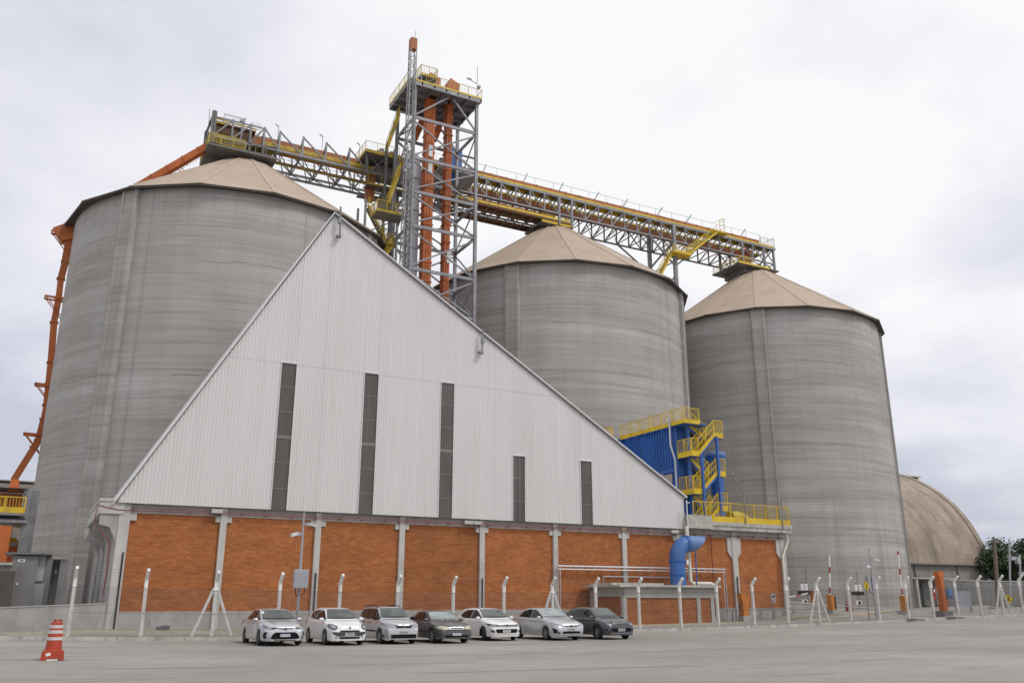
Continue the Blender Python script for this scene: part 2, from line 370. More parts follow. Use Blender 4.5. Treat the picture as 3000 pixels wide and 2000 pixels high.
# ------------------------------------------------------------------ mesh builder
OFF = {}
class MB:
    def __init__(s): s.v = []; s.f = []
    def add(s, vs, fs):
        n = len(s.v); s.v += [tuple(p) for p in vs]; s.f += [tuple(i + n for i in f) for f in fs]; return s
    def box(s, a, b):
        x0, y0, z0 = (min(a[i], b[i]) for i in range(3)); x1, y1, z1 = (max(a[i], b[i]) for i in range(3))
        return s.add([(x0, y0, z0), (x1, y0, z0), (x1, y1, z0), (x0, y1, z0), (x0, y0, z1), (x1, y0, z1), (x1, y1, z1), (x0, y1, z1)],
                     [(0, 3, 2, 1), (4, 5, 6, 7), (0, 1, 5, 4), (1, 2, 6, 5), (2, 3, 7, 6), (3, 0, 4, 7)])
    def bar(s, p, q, w=0.1, h=None, up=(0, 0, 1)):
        p, q = V(p), V(q); h = h or w
        d = (q - p)
        if d.length < 1e-6: return s
        d.normalize(); u = V(up)
        if abs(d.dot(u)) > 0.98: u = V((0, 1, 0)) if abs(d.y) < 0.9 else V((1, 0, 0))
        a = d.cross(u).normalized() * (w / 2); b = a.cross(d).normalized() * (h / 2)
        vs = [p - a - b, p + a - b, p + a + b, p - a + b, q - a - b, q + a - b, q + a + b, q - a + b]
        return s.add(vs, [(0, 1, 2, 3), (7, 6, 5, 4), (0, 4, 5, 1), (1, 5, 6, 2), (2, 6, 7, 3), (3, 7, 4, 0)])
    def tube(s, pts, r, n=10, cap=True):
        pts = [V(p) for p in pts]; rs = r if isinstance(r, (list, tuple)) else [r] * len(pts)
        base = len(s.v); prev = None
        for i, p in enumerate(pts):
            d = (pts[min(i + 1, len(pts) - 1)] - pts[max(i - 1, 0)]).normalized()
            if prev is None:
                u = V((0, 0, 1)) if abs(d.z) < 0.9 else V((0, 1, 0))
                a = d.cross(u).normalized()
            else:
                a = (prev - d * prev.dot(d)).normalized()
            prev = a; b = d.cross(a)
            for k in range(n):
                t = 2 * pi * k / n
                s.v.append(tuple(p + (a * cos(t) + b * sin(t)) * rs[i]))
        for i in range(len(pts) - 1):
            for k in range(n):
                k2 = (k + 1) % n
                s.f.append((base + i * n + k, base + i * n + k2, base + (i + 1) * n + k2, base + (i + 1) * n + k))
        if cap:
            s.f.append(tuple(base + k for k in range(n))[::-1]); s.f.append(tuple(base + (len(pts) - 1) * n + k for k in range(n)))
        return s
    def lathe(s, prof, c=(0, 0, 0), n=32, axis='z', a0=0.0):
        base = len(s.v)
        for (r, h) in prof:
            for k in range(n):
                t = a0 + 2 * pi * k / n
                if axis == 'z': s.v.append((c[0] + r * cos(t), c[1] + r * sin(t), c[2] + h))
                elif axis == 'y': s.v.append((c[0] + r * cos(t), c[1] + h, c[2] + r * sin(t)))
                else: s.v.append((c[0] + h, c[1] + r * cos(t), c[2] + r * sin(t)))
        for i in range(len(prof) - 1):
            for k in range(n):
                k2 = (k + 1) % n
                s.f.append((base + i * n + k, base + i * n + k2, base + (i + 1) * n + k2, base + (i + 1) * n + k))
        return s
    def prism(s, outline, y0, y1, plane='xz'):       # outline in 2-D, extruded along the third axis
        n = len(outline)
        def P(u, w, t):
            return (u, t, w) if plane == 'xz' else ((t, u, w) if plane == 'yz' else (u, w, t))
        vs = [P(u, w, y0) for u, w in outline] + [P(u, w, y1) for u, w in outline]
        fs = [tuple(range(n)), tuple(range(2 * n - 1, n - 1, -1))] + [(i, i + n, (i + 1) % n + n, (i + 1) % n) for i in range(n)]
        return s.add(vs, fs)
    def build_split(s, name, mat, parent=None, smooth=False, limit=100):
        """every separate piece of the builder becomes a part of its own"""
        par = list(range(len(s.v)))
        def find(i):
            while par[i] != i: par[i] = par[par[i]]; i = par[i]
            return i
        for f in s.f:
            r = find(f[0])
            for i in f[1:]: par[find(i)] = r
        groups = {}
        for f in s.f: groups.setdefault(find(f[0]), []).append(f)
        out = []; rest = MB()
        for k, fs in enumerate(groups.values()):
            used = sorted({i for f in fs for i in f}); ix = {u: n for n, u in enumerate(used)}
            tgt = MB() if k < limit else rest
            tgt.add([s.v[u] for u in used], [tuple(ix[i] for i in f) for f in fs])
            if k < limit: out.append(tgt.build(name, mat, parent, smooth))
        if rest.v: tag(rest.build(name, mat, parent, smooth), kind='stuff')
        return out
    def build(s, name, mat, parent=None, smooth=False, bevel=0.0):
        off = OFF.get(parent.name, V((0, 0, 0))) if parent else V((0, 0, 0))
        me = bpy.data.meshes.new(name)
        me.from_pydata([(x - off.x, y - off.y, z - off.z) for x, y, z in s.v], [], s.f)
        bm = bmesh.new(); bm.from_mesh(me)
        bmesh.ops.recalc_face_normals(bm, faces=bm.faces)
        bm.to_mesh(me); bm.free()
        me.materials.append(M[mat] if isinstance(mat, str) else mat)
        if smooth:
            me.shade_smooth()
            try: me.set_sharp_from_angle(angle=radians(40))
            except Exception: pass
        o = bpy.data.objects.new(name, me); COL.objects.link(o)
        if parent:
            o.parent = parent; OFF[o.name] = off
        if bevel:
            md = o.modifiers.new('bevel', 'BEVEL'); md.width = bevel; md.segments = 2; md.limit_method = 'ANGLE'
        return o

def tag(o, label=None, cat=None, group=None, kind=None):
    if label: o['label'] = label
    if cat: o['category'] = cat
    if group: o['group'] = group
    if kind: o['kind'] = kind
    return o

def thing(name, label, cat, loc, group=None, rz=0.0):
    o = bpy.data.objects.new(name, None); COL.objects.link(o)
    o.location = loc; o.rotation_euler = (0, 0, rz); o.empty_display_size = 0.5
    OFF[o.name] = V(loc)
    return tag(o, label, cat, group)

def struct(mb, name, mat, smooth=False):
    return tag(mb.build(name, mat, None, smooth), kind='structure')

def dup(root, loc, rz=0.0, label=None, group=None):
    r = root.copy(); COL.objects.link(r); r.location = loc; r.rotation_euler = (0, 0, rz)
    if label: r['label'] = label
    if group: r['group'] = group
    for ch in list(root.children):
        c = ch.copy(); COL.objects.link(c); c.parent = r
        for g in list(ch.children):
            d = g.copy(); COL.objects.link(d); d.parent = c
    return r

def railing(mb, pts, h=1.1, picket=0.14, post=1.6, t=0.045, pk=0.016, toe=None, closed=False):
    """hand rail, mid rail, posts and pickets along a polyline of floor points"""
    pts = [V(p) for p in pts]
    z = V((0, 0, 1))
    for k, (a, b) in enumerate(zip(pts, pts[1:])):
        L = (b - a).length
        mb.bar(a + z * (h - .004 * k), b + z * (h - .004 * k), t * (1 - .03 * k)); mb.bar(a + z * (0.15 + .004 * k), b + z * (0.15 + .004 * k), t * (0.7 - .03 * k))
        n = max(1, round(L / post))
        for i in range(0 if k == 0 else 1, n + 1):
            p = a.lerp(b, i / n); mb.bar(p, p + z * h, t * 1.1)
        if picket:
            n = max(1, round(L / picket))
            for i in range(1, n):
                p = a.lerp(b, i / n); mb.bar(p + z * 0.15, p + z * h, pk)
        if toe:
            toe.bar(a + z * 0.08, b + z * 0.08, 0.03, 0.2)

# ================================================================== GROUND, KERB, RAISED YARD
K = 46.0                                   # line of the kerb and fence
WY = 56.0                                  # front wall of the warehouse
def axis(vals):
    out = []
    for a, b, st in vals:
        x = a
        while x < b - 1e-6:
            out.append(x); x += st
    out.append(vals[-1][1]); return out
xs = axis([(-900, -200, 100), (-200, -60, 20), (-60, 160, 3), (160, 300, 20), (300, 1500, 120)])
ys = axis([(-60, 0, 10), (0, 45, 2.5), (45, 50, 0.5), (50, 120, 2.5), (120, 240, 20), (240, 1600, 136)])
mb = MB()
mb.v = [(x, y, ground_z(x, y)) for y in ys for x in xs]
nx = len(xs)
mb.f = [(j * nx + i, j * nx + i + 1, (j + 1) * nx + i + 1, (j + 1) * nx + i) for j in range(len(ys) - 1) for i in range(nx - 1)]
struct(mb, 'ground', 'ground', True)

def strip(mb, x0, x1, ya, yb, h0, h1, st=1.5, slope=0.0):
    """a low long block that follows the ground"""
    n = max(1, int((x1 - x0) / st)); base = len(mb.v)
    for i in range(n + 1):
        x = x0 + (x1 - x0) * i / n; z = ground_z(x, (ya + yb) / 2)
        mb.v += [(x, ya, z + h0), (x, yb, z + h0), (x, yb, z + h1), (x, ya + slope, z + h1)]
    for i in range(n):
        a = base + i * 4; b = a + 4
        mb.f += [(a + k, a + (k + 1) % 4, b + (k + 1) % 4, b + k) for k in range(4)]
    mb.f += [(base, base + 1, base + 2, base + 3), (base + 4 * n + 3, base + 4 * n + 2, base + 4 * n + 1, base + 4 * n)]

mb = MB(); random.seed(3)
x = -14.0
while x < 98:
    strip(mb, x, x + 2.96, K - 0.16 + random.uniform(-.015, .015), K + 0.16, -0.3, 0.19 + random.uniform(-.012, .012), slope=0.02); x += 2.98
struct(mb, 'kerb', 'concrete_dirty')
mb = MB(); strip(mb, -14, 46, 50.2, 50.45, -0.3, 0.10); strip(mb, 52.5, 60, 50.0, 50.25, -.3, .1)
struct(mb, 'inner_kerb', 'kerb_yellow')
# raised ground behind the retaining wall at the left of the warehouse
mb = MB(); mb.add([(-60, WY + 0.35, 0.95), (4.2, WY + 0.35, 1.12), (4.2, 86, 1.12), (-60, 110, 1.0)], [(0, 1, 2, 3)])
mb.box((-60, 62, 0.5), (4.1, 62.3, 1.32))
struct(mb, 'raised_yard', 'concrete')

t = thing('retaining_wall', 'low grey concrete retaining wall with sloping top, left of the brick warehouse', 'wall', (-6, WY, 0))
mb = MB(); a = at(0, 1405, WY); b = at(236, 1386, WY)
mb.prism([(-14, -0.5), (4.0, -0.5), (4.0, b.z), (-14, a.z - 0.3)], WY, WY + 0.3)
mb.build('wall_face', 'concrete', t)
mb = MB(); mb.prism([(-14, a.z - 0.3), (4.0, b.z), (4.0, b.z + .05), (-14, a.z - 0.25)], WY - .04, WY + 0.36); mb.build('coping', 'concrete_pale', t)

# ================================================================== WAREHOUSE
WT = thing('warehouse', 'warehouse with tall white corrugated gable over orange brick bays', 'warehouse', (25, WY, 0))
GX0, GX1, AX, AZ, GZ0, GRZ = 3.88, 45.45, 15.53, 28.09, 7.39, 9.93
SEAM = 17.0
def roofz(x):
    return 7.55 + (x - GX0) * (AZ - 7.55) / (AX - GX0) if x < AX else AZ - (x - AX) * (AZ - GRZ) / (GX1 - AX)
WINS = [(12.66, 13.66, 7.39, 16.94), (18.35, 19.37, 7.39, 16.94), (24.08, 25.12, 7.39, 16.94), (29.91, 30.93, 7.39, 12.09), (35.74, 36.77, 7.39, 12.14)]
pitch = 0.215; prof = [(0, 0), (0.30, 0), (0.45, -0.017), (0.85, -0.017)]
samp = []
x = GX0
while x < GX1:
    for u, o in prof:
        if x + u * pitch < GX1: samp.append((x + u * pitch, o))
    x += pitch
samp.append((GX1, 0))
for w in WINS:
    samp = [s for s in samp if min(abs(s[0] - w[0]), abs(s[0] - w[1])) > 0.03] + [(w[0], -0.03), (w[1], -0.03)]
samp.append((AX, -0.02)); samp.sort()
GY = WY - 0.26
mb = MB()
for (xa, oa), (xb, ob) in zip(samp, samp[1:]):
    xm = (xa + xb) / 2
    segs = [(GZ0, SEAM, 0.0), (SEAM - 0.1, 99, -0.012)]
    for w in WINS:
        if w[0] < xm < w[1]: segs = [(w[3], SEAM, 0.0)] * (w[3] < SEAM - 0.2) + [(SEAM - 0.1, 99, -0.012)]
    for z0, z1, oy in segs:
        za, zb = min(z1, roofz(xa)), min(z1, roofz(xb))
        if za <= z0 + 1e-4 and zb <= z0 + 1e-4: continue
        za, zb = max(za, z0), max(zb, z0)
        mb.add([(xa, GY + oa + oy, z0), (xb, GY + ob + oy, z0), (xb, GY + ob + oy, zb), (xa, GY + oa + oy, za)], [(0, 1, 2, 3)])
mb.build('gable_wall', 'sheet', WT)
mb = MB()                                  # backing wall and return at the right end
mb.prism([(GX0 + .3, GZ0 + .1), (GX1, GZ0 + .1), (GX1, GRZ - .1), (AX, AZ - .4)], WY + 0.05, WY + 0.2)
mb.box((GX1 - .02, GY - .05, GZ0), (GX1 + 0.06, WY + 0.2, GRZ))
mb.build('gable_frame', 'sheet', WT)
for k, w in enumerate(WINS):
    mb = MB(); n = int((w[1] - w[0]) / 0.09)
    for i in range(n):
        xa, xb = w[0] + (w[1] - w[0]) * i / n, w[0] + (w[1] - w[0]) * (i + 1) / n
        oa, ob = (0.02 * (i % 2)), (0.02 * ((i + 1) % 2))
        mb.add([(xa, GY + oa, w[2]), (xb, GY + ob, w[2]), (xb, GY + ob, w[3]), (xa, GY + oa, w[3])], [(0, 1, 2, 3)])
    win = mb.build('window', 'smoked', WT)
    mb = MB(); z = w[3] - 1.62; j = 0
    while z > w[2] + 0.5:
        th = 0.2 if (k < 3 and j == 2) else 0.055
        mb.box((w[0] + .02, GY - 0.012, z - th / 2), (w[1] - .02, GY - 0.004, z + th / 2)); z -= 1.65; j += 1
    mb.build_split('girt', 'girt', win)
    mb = MB(); z = w[3] - 1.62
    while z > w[2] + 1.5:
        mb.bar((w[0] + .05, GY - .006, z - 1.5), (w[1] - .05, GY - .006, z - .1), .02, .02); z -= 3.3
    mb.build_split('tie_rod', 'girt', win)
    mb = MB(); mb.box((w[0] - .03, GY - .075, w[2]), (w[0] + .01, GY + .02, w[3])); mb.box((w[1] - .01, GY - .075, w[2]), (w[1] + .03, GY + .02, w[3]))
    mb.box((w[0] - .03, GY - .08, w[3] - .01), (w[1] + .03, GY + .02, w[3] + .06))
    mb.build('flashing', 'white_metal', win)
# roof
RB = 78.0
mb = MB()
for (xa, za), (xb, zb) in (((GX0 - .25, 7.25), (AX, AZ + .12)), ((AX, AZ + .12), (GX1 + .35, GRZ - .1))):
    d = V((xb - xa, 0, zb - za)).normalized(); nn = V((-d.z, 0, d.x)) * 0.07
    mb.add([(xa, GY - .14, za), (xb, GY - .14, zb), (xb, RB, zb), (xa, RB, za),
            (xa + nn.x, GY - .14, za + nn.z), (xb + nn.x, GY - .14, zb + nn.z), (xb + nn.x, RB, zb + nn.z), (xa + nn.x, RB, za + nn.z)],
           [(0, 1, 2, 3), (4, 5, 6, 7), (0, 1, 5, 4), (1, 2, 6, 5), (2, 3, 7, 6), (3, 0, 4, 7)])
roof = mb.build('roof', 'sheet', WT)
mb = MB()                                  # open corrugation ends along the verge
for (xa, za), (xb, zb) in (((GX0 - .1, 7.45), (AX, AZ - .02)), ((AX, AZ - .02), (GX1 + .2, GRZ - .13))):
    L = sqrt((xb - xa) ** 2 + (zb - za) ** 2); n = int(L / 0.36)
    for i in range(n):
        f0, f1 = (i + .1) / n, (i + .55) / n
        mb.bar((xa + (xb - xa) * f0, GY - .15, za + (zb - za) * f0), (xa + (xb - xa) * f1, GY - .15, za + (zb - za) * f1), 0.03, 0.06)
mb.bar((GX0 - .1, GY - .145, 7.45), (AX, GY - .145, AZ - .02), .02, .02); mb.bar((AX, GY - .145, AZ - .02), (GX1 + .2, GY - .145, GRZ - .13), .02, .02)
mb.build('verge_rib', 'steel_dark', roof)
mb = MB(); mb.bar((GX0 - .22, GY - .16, 7.42), (AX, GY - .16, AZ + .2), 0.05, 0.08); mb.bar((AX, GY - .16, AZ + .2), (GX1 + .35, GY - .16, GRZ - .02), 0.05, 0.08)
mb.build('verge_flashing', 'white_metal', roof)
mb = MB(); mb.box((GX0 + .3, WY + 0.4, 0), (GX0 + .6, RB, 7.4)); mb.box((GX1 - .5, WY + .4, 0), (GX1 - .1, RB, GRZ - .4)); mb.box((GX0 + .3, RB - .3, 0), (GX1 - .1, RB - .1, 7)); mb.build('side_wall', 'concrete', WT)
# gutter pipes hanging down the gable from the ridge and the slope
for (px, py0, py1) in ((782, 487, 543), (1109, 762, 810)):
    a, b = at(px, py0, GY - .45), at(px - 1.5, py1, GY - .45)
    mb = MB(); mb.tube([(a.x, a.y, a.z + (.4 if px < 800 else .2)), (b.x, a.y, b.z)], 0.07, 8); mb.box((b.x - .22, a.y - .05, b.z - .05), (b.x + .1, a.y + .3, b.z + .12)); mb.box((a.x - .12, a.y - .1, a.z - .9), (a.x + .12, a.y + .1, a.z - .5))
    mb.build('lightning_conductor', 'steel', WT)

# brick bays, frame
PX = [4.35, 9.95, 15.85, 21.6, 27.6, 33.6, 39.75, 45.0, 50.75, 56.15]      # pilaster centres
PLZ, BTOP = 1.32, 6.86
for i in range(len(PX) - 1):
    mb = MB(); mb.box((PX[i] + .1, WY + 0.1, PLZ - .02), (PX[i + 1] - .1, WY + 0.3, BTOP + 0.03)); mb.build('brick_panel', 'brick', WT)
mb = MB(); mb.box((4.3, WY + .02, -0.7), (56.1, WY + .35, PLZ)); mb.build('plinth', 'concrete', WT)
mb = MB(); mb.box((4.1, WY + .06, BTOP), (56.5, WY + .5, 7.7)); mb.build('ring_beam', 'concrete', WT)
for i, x in enumerate(PX):
    mb = MB(); w = 0.19 if i not in (0, 7, 8, 9) else (0.30 if i == 0 else 0.26)
    if i == 7: x += .05
    mb.box((x - w, WY - 0.09, -0.6), (x + w, WY + 0.28, 7.36))
    if 0 < i < 8:
        for s in (-1, 1):
            mb.box((x + s * w, WY - 0.02, 6.5), (x + s * (w + .3), WY + .25, 6.84))
    if i == 0: mb.box((x + w, WY - 0.03, 6.42), (x + w + .36, WY + .25, 6.84))
    if i >= 8:
        for s in (-1, 1) if i == 8 else (-1,):
            mb.prism([(x + s * w, 5.2), (x + s * (w + .02), 5.2), (x + s * (w + .45), 5.75), (x + s * (w + .45), 6.85), (x + s * w, 6.85)], WY - .03, WY + .25)
    mb.build('pilaster', 'concrete_pale' if i else 'concrete_pale', WT)
# corner haunch frames at the left end, seen one behind another
for k in range(4):
    y = WY - 0.05 + k * 5.2
    mb = MB(); mb.prism([(3.95, -0.6), (4.12, 5.0), (3.62, 6.0), (3.05, 6.15), (3.05, 6.9), (4.4, 7.3), (4.4, -0.6)], y, y + 0.5); mb.build('corner_frame', 'concrete', WT)
mb = MB(); mb.box((2.95, WY - .15, 6.75), (4.3, WY + 12, 7.45)); mb.box((2.9, WY - .2, 7.45), (4.1, WY + 12, 7.62)); mb.build('gutter_box', 'concrete_pale', WT)
# fire pipes and cable conduit
mb = MB(); yp = WY - 0.16
mb.tube([(3.9, yp, 6.98), (56.6, yp, 7.02)], 0.026, 6)
mb.tube([(4.6, yp, 6.82 + .3), (46.0, yp, 6.9 + .22)], 0.022, 6)
mb.tube([(3.9, yp, 6.98), (2.85, yp, 7.2), (2.75, yp, 6.2), (3.2, yp, 5.7), (3.7, yp, 5.2), (3.75, yp, 3.2), (3.7, yp, 2.2)], 0.03, 6)
p = at(1632, 1230, yp); mb.tube([(p.x, yp, 7.0), (p.x, yp, 0.6)], 0.04, 6)
for i in range(34): mb.box((4.8 + i * 1.55, yp - .035, 6.95), (4.83 + i * 1.55, yp + .2, 7.05))
mb.build('fire_pipe', 'red_pipe', WT)
for px, py in ((498, 1175), (1075, 1200) , (1095, 1207), (1548, 1220)):
    p = at(px, py, WY - .2)
    mb = MB(); mb.box((p.x - .32, WY - .38, 7.02), (p.x + .32, WY - .02, 7.26)); mb.build('floodlight', 'concrete_pale', WT)
# black rain pipes beside some pilasters
for i, (zt) in ((0, 4.6), (2, 3.6), (4, 3.4), (8, 3.8)):
    x = PX[i] + (.15 if i == 0 else 0.0)
    mb = MB(); mb.tube([(x, WY - .15, zt), (x, WY - .15, -.3)], 0.045, 6); mb.build('cable_pipe', 'black', WT)
# terrace over the two right hand bays
SX0, SX1 = 45.95, 56.85
mb = MB(); mb.box((45.4, WY - .55, 7.42), (SX1, 76, 7.75)); mb.box((SX0, WY - .62, 7.75), (SX1 + .05, WY + .1, 8.05))
mb.box((SX0 - .45, WY - .75, 7.45), (SX0 + 2.0, WY + .2, 8.5))
mb.build('terrace_slab', 'concrete_dirty', WT)
mb = MB(); mb.box((56.3, WY + .35, -.6), (56.55, 75, 7.42)); mb.build('end_wall', 'brick', WT)
rl, toe = MB(), MB()
railing(rl, [(46.3, WY - .5, 8.12), (SX1 - .15, WY - .5, 8.12), (SX1 - .15, 72, 8.12)], 1.5, 0.2, 1.35, 0.055, 0.016, toe)
r = rl.build('terrace_railing', 'yellow', WT); mb = MB()
mb.box((47.6, WY - .58, 8.05), (SX1 - .1, WY - .5, 8.5)); mb.build('toe_board', 'yellow', r)
for (px, py, kind) in ((1714, 1160, 1), (1798, 1180, 0)):
    p = at(px, 1205, WY - .68)
    mb = MB()
    if kind: mb.tube([(p.x, p.y, 8.0), (p.x, p.y, 10.4), (p.x - 1.1, p.y, 12.0)], 0.05, 8); mb.box((p.x - 1.35, p.y - .1, 11.95), (p.x - 1.0, p.y + .1, 12.1))
    else: mb.tube([(p.x, p.y, 7.6), (p.x, p.y, 10.3)], 0.045, 8)
    mb.build('lamp_bracket', 'steel', WT)
# cream downpipe at the right corner
mb = MB(); p = at(1807, 1220, WY - .3)
mb.tube([(p.x, p.y, 7.6), (p.x, p.y, 6.7), (p.x - .75, p.y, 5.4), (p.x - .75, p.y, .1)], 0.09, 8)
mb.build('downpipe', 'cream_pipe', WT)
mb = MB(); p = at(1579, 1190, WY - .9)
mb.tube([(p.x, p.y, 9.4), (p.x + .3, p.y, 9.4)], 0.04, 6); mb.tube([(p.x, p.y, 9.6), (p.x, p.y, 7.4)], 0.05, 6); mb.build('overflow_pipe', 'white_metal', WT)
# silver pipe frame clipped to the wall
y = WY - .35
a, b = at(1281, 1302, y), at(1665, 1304, y)
mb = MB(); z = (a.z + b.z) / 2
mb.tube([(a.x, y, -.1), (a.x, y, z), (b.x, y, z), (b.x, y, -.1)], 0.06, 8); mb.tube([(a.x, y, z - .22), (b.x, y, z - .22)], 0.035, 6)
mb.tube([(a.x + .2, y, -.1), (a.x + .2, y, z)], 0.035, 6); mb.tube([(b.x - .2, y, -.1), (b.x - .2, y, z)], 0.035, 6)
c, d = at(1386, 1323, y), at(1545, 1322, y)
mb.tube([(c.x, y, -.1), (c.x, y, c.z), (d.x + 1.2, y, c.z)], 0.04, 6)
for i in range(14): mb.box((a.x + 1 + i * 1.05, y - .02, z - .28), (a.x + 1.03 + i * 1.05, y + .3, z + .02))
mb.build('handrail_pipe', 'duct_white', WT)

# ================================================================== SMALL PUMP HOUSE IN FRONT OF THE WALL, BLUE VENT
Y1 = 51.6
A, B = at(1432, 1345, Y1), at(1641, 1345, Y1)
PT = thing('pump_house', 'small flat roofed brick annex with concrete frame, in front of the big brick wall', 'outbuilding', ((A.x + B.x) / 2, Y1, 0))
zt = A.z
mb = MB(); mb.box((A.x + .1, Y1 + .08, -.4), (B.x - .1, WY - .1, zt - .45)); mb.build('brick_wall', 'brick', PT)
mb = MB()
for px in (1432, 1602, 1634):
    x = at(px, 1400, Y1).x; mb.box((x, Y1, -.4), (x + .32, Y1 + .3, zt - .4))
mb.box((A.x, Y1 - .02, zt - .78), (B.x + .1, Y1 + .3, zt - .06)); mb.box((A.x - .04, Y1, zt - .7), (A.x + .2, WY - .1, zt - .06)); mb.box((A.x - .03, WY - .6, -.4), (A.x + .2, WY - .15, zt - .4))
mb.box((A.x, Y1 - .03, -.5), (B.x + .1, Y1 + .3, .12 + .05))
mb.build('concrete_frame', 'concrete', PT)
mb = MB(); mb.box((A.x - .6, Y1 - .4, zt - .06), (B.x + .3, WY - .1, zt + .09)); mb.box((A.x - .3, Y1 + 1, zt + .09), (A.x + 4.3, WY - .4, zt + .24)); mb.build('roof', 'concrete_dirty', PT)

yv = 53.6
c = at(1556, 1300, yv); rV = 0.60
BT = thing('vent_duct', 'fat blue bent ventilation duct rising from the annex roof', 'duct', (c.x, yv, zt + .1))
ztop = at(1556, 1240, yv).z
zb0 = zt + .12; R = 1.2; zc = at(1556, 1284, yv).z
pts = [(c.x, yv, zb0), (c.x, yv, zb0 + 1.0), (c.x, yv, zc)] + [(c.x + R - R * cos(t), yv, zc + R * sin(t)) for t in [radians(a) for a in range(10, 83, 8)]]
mb = MB(); mb.tube(pts, rV, 24); mb.build('elbow', 'blue_dusty', BT, True)
e = V(pts[-1])
mb = MB(); n = 24; ring0 = []; ring1 = []
for k in range(n):
    tt = 2 * pi * k / n; yy = rV * sin(tt); zz = rV * cos(tt)
    ring0.append((e.x + .0 - .10 * zz, yv + yy * 1.01, e.z + zz * 1.01)); ring1.append((e.x + 1.1 + 0.9 * zz, yv + yy * 1.0, e.z + zz * 1.0))
mb.add(ring0 + ring1, [(k, (k + 1) % n, n + (k + 1) % n, n + k) for k in range(n)]); mb.add([tuple(V(p) + V((-.03, 0, .0))) for p in ring1], [tuple(range(n))])
mb.build('mouth', 'blue_pale', BT, True)
for z in (zb0 + .75, zb0 + 1.75):
    mb = MB(); mb.lathe([(rV, z - .04), (rV + .06, z - .04), (rV + .06, z + .04), (rV, z + .04)], (c.x, yv, 0), 24); mb.build('flange', 'blue', BT)
mb = MB(); mb.lathe([(rV, -.04), (rV + .06, -.04), (rV + .06, .04), (rV, .04)], (e.x - .25, yv, e.z - .03), 24, 'x'); mb.build('flange', 'blue', BT)
mb = MB(); mb.box((c.x + .42, yv - .62, zb0 + 1.5), (c.x + .58, yv - .5, zb0 + 1.85)); mb.build('sticker', 'white_sign', BT)
WP = thing('white_drain_pipe', 'white pipe dropping behind the blue duct onto the annex roof', 'pipe', (c.x + 1.1, yv + .5, zt))
x = at(1583, 1280, yv + .7).x
mb = MB(); mb.tube([(x - .1, yv + .7, 7.5), (x, yv + .7, zb0 + .35), (x + .15, yv + .6, zb0 + .14), (x + 1.6, yv + .3, zb0 + .14), (x + 1.9, yv + .2, zb0 + .02)], 0.15, 10); mb.build('pipe', 'cream_pipe', WP, True)
mb = MB(); mb.tube([(x + .35, yv + .4, zb0), (x + .4, yv + .4, zc + .6)], 0.05, 8); mb.build('stay', 'blue', WP)

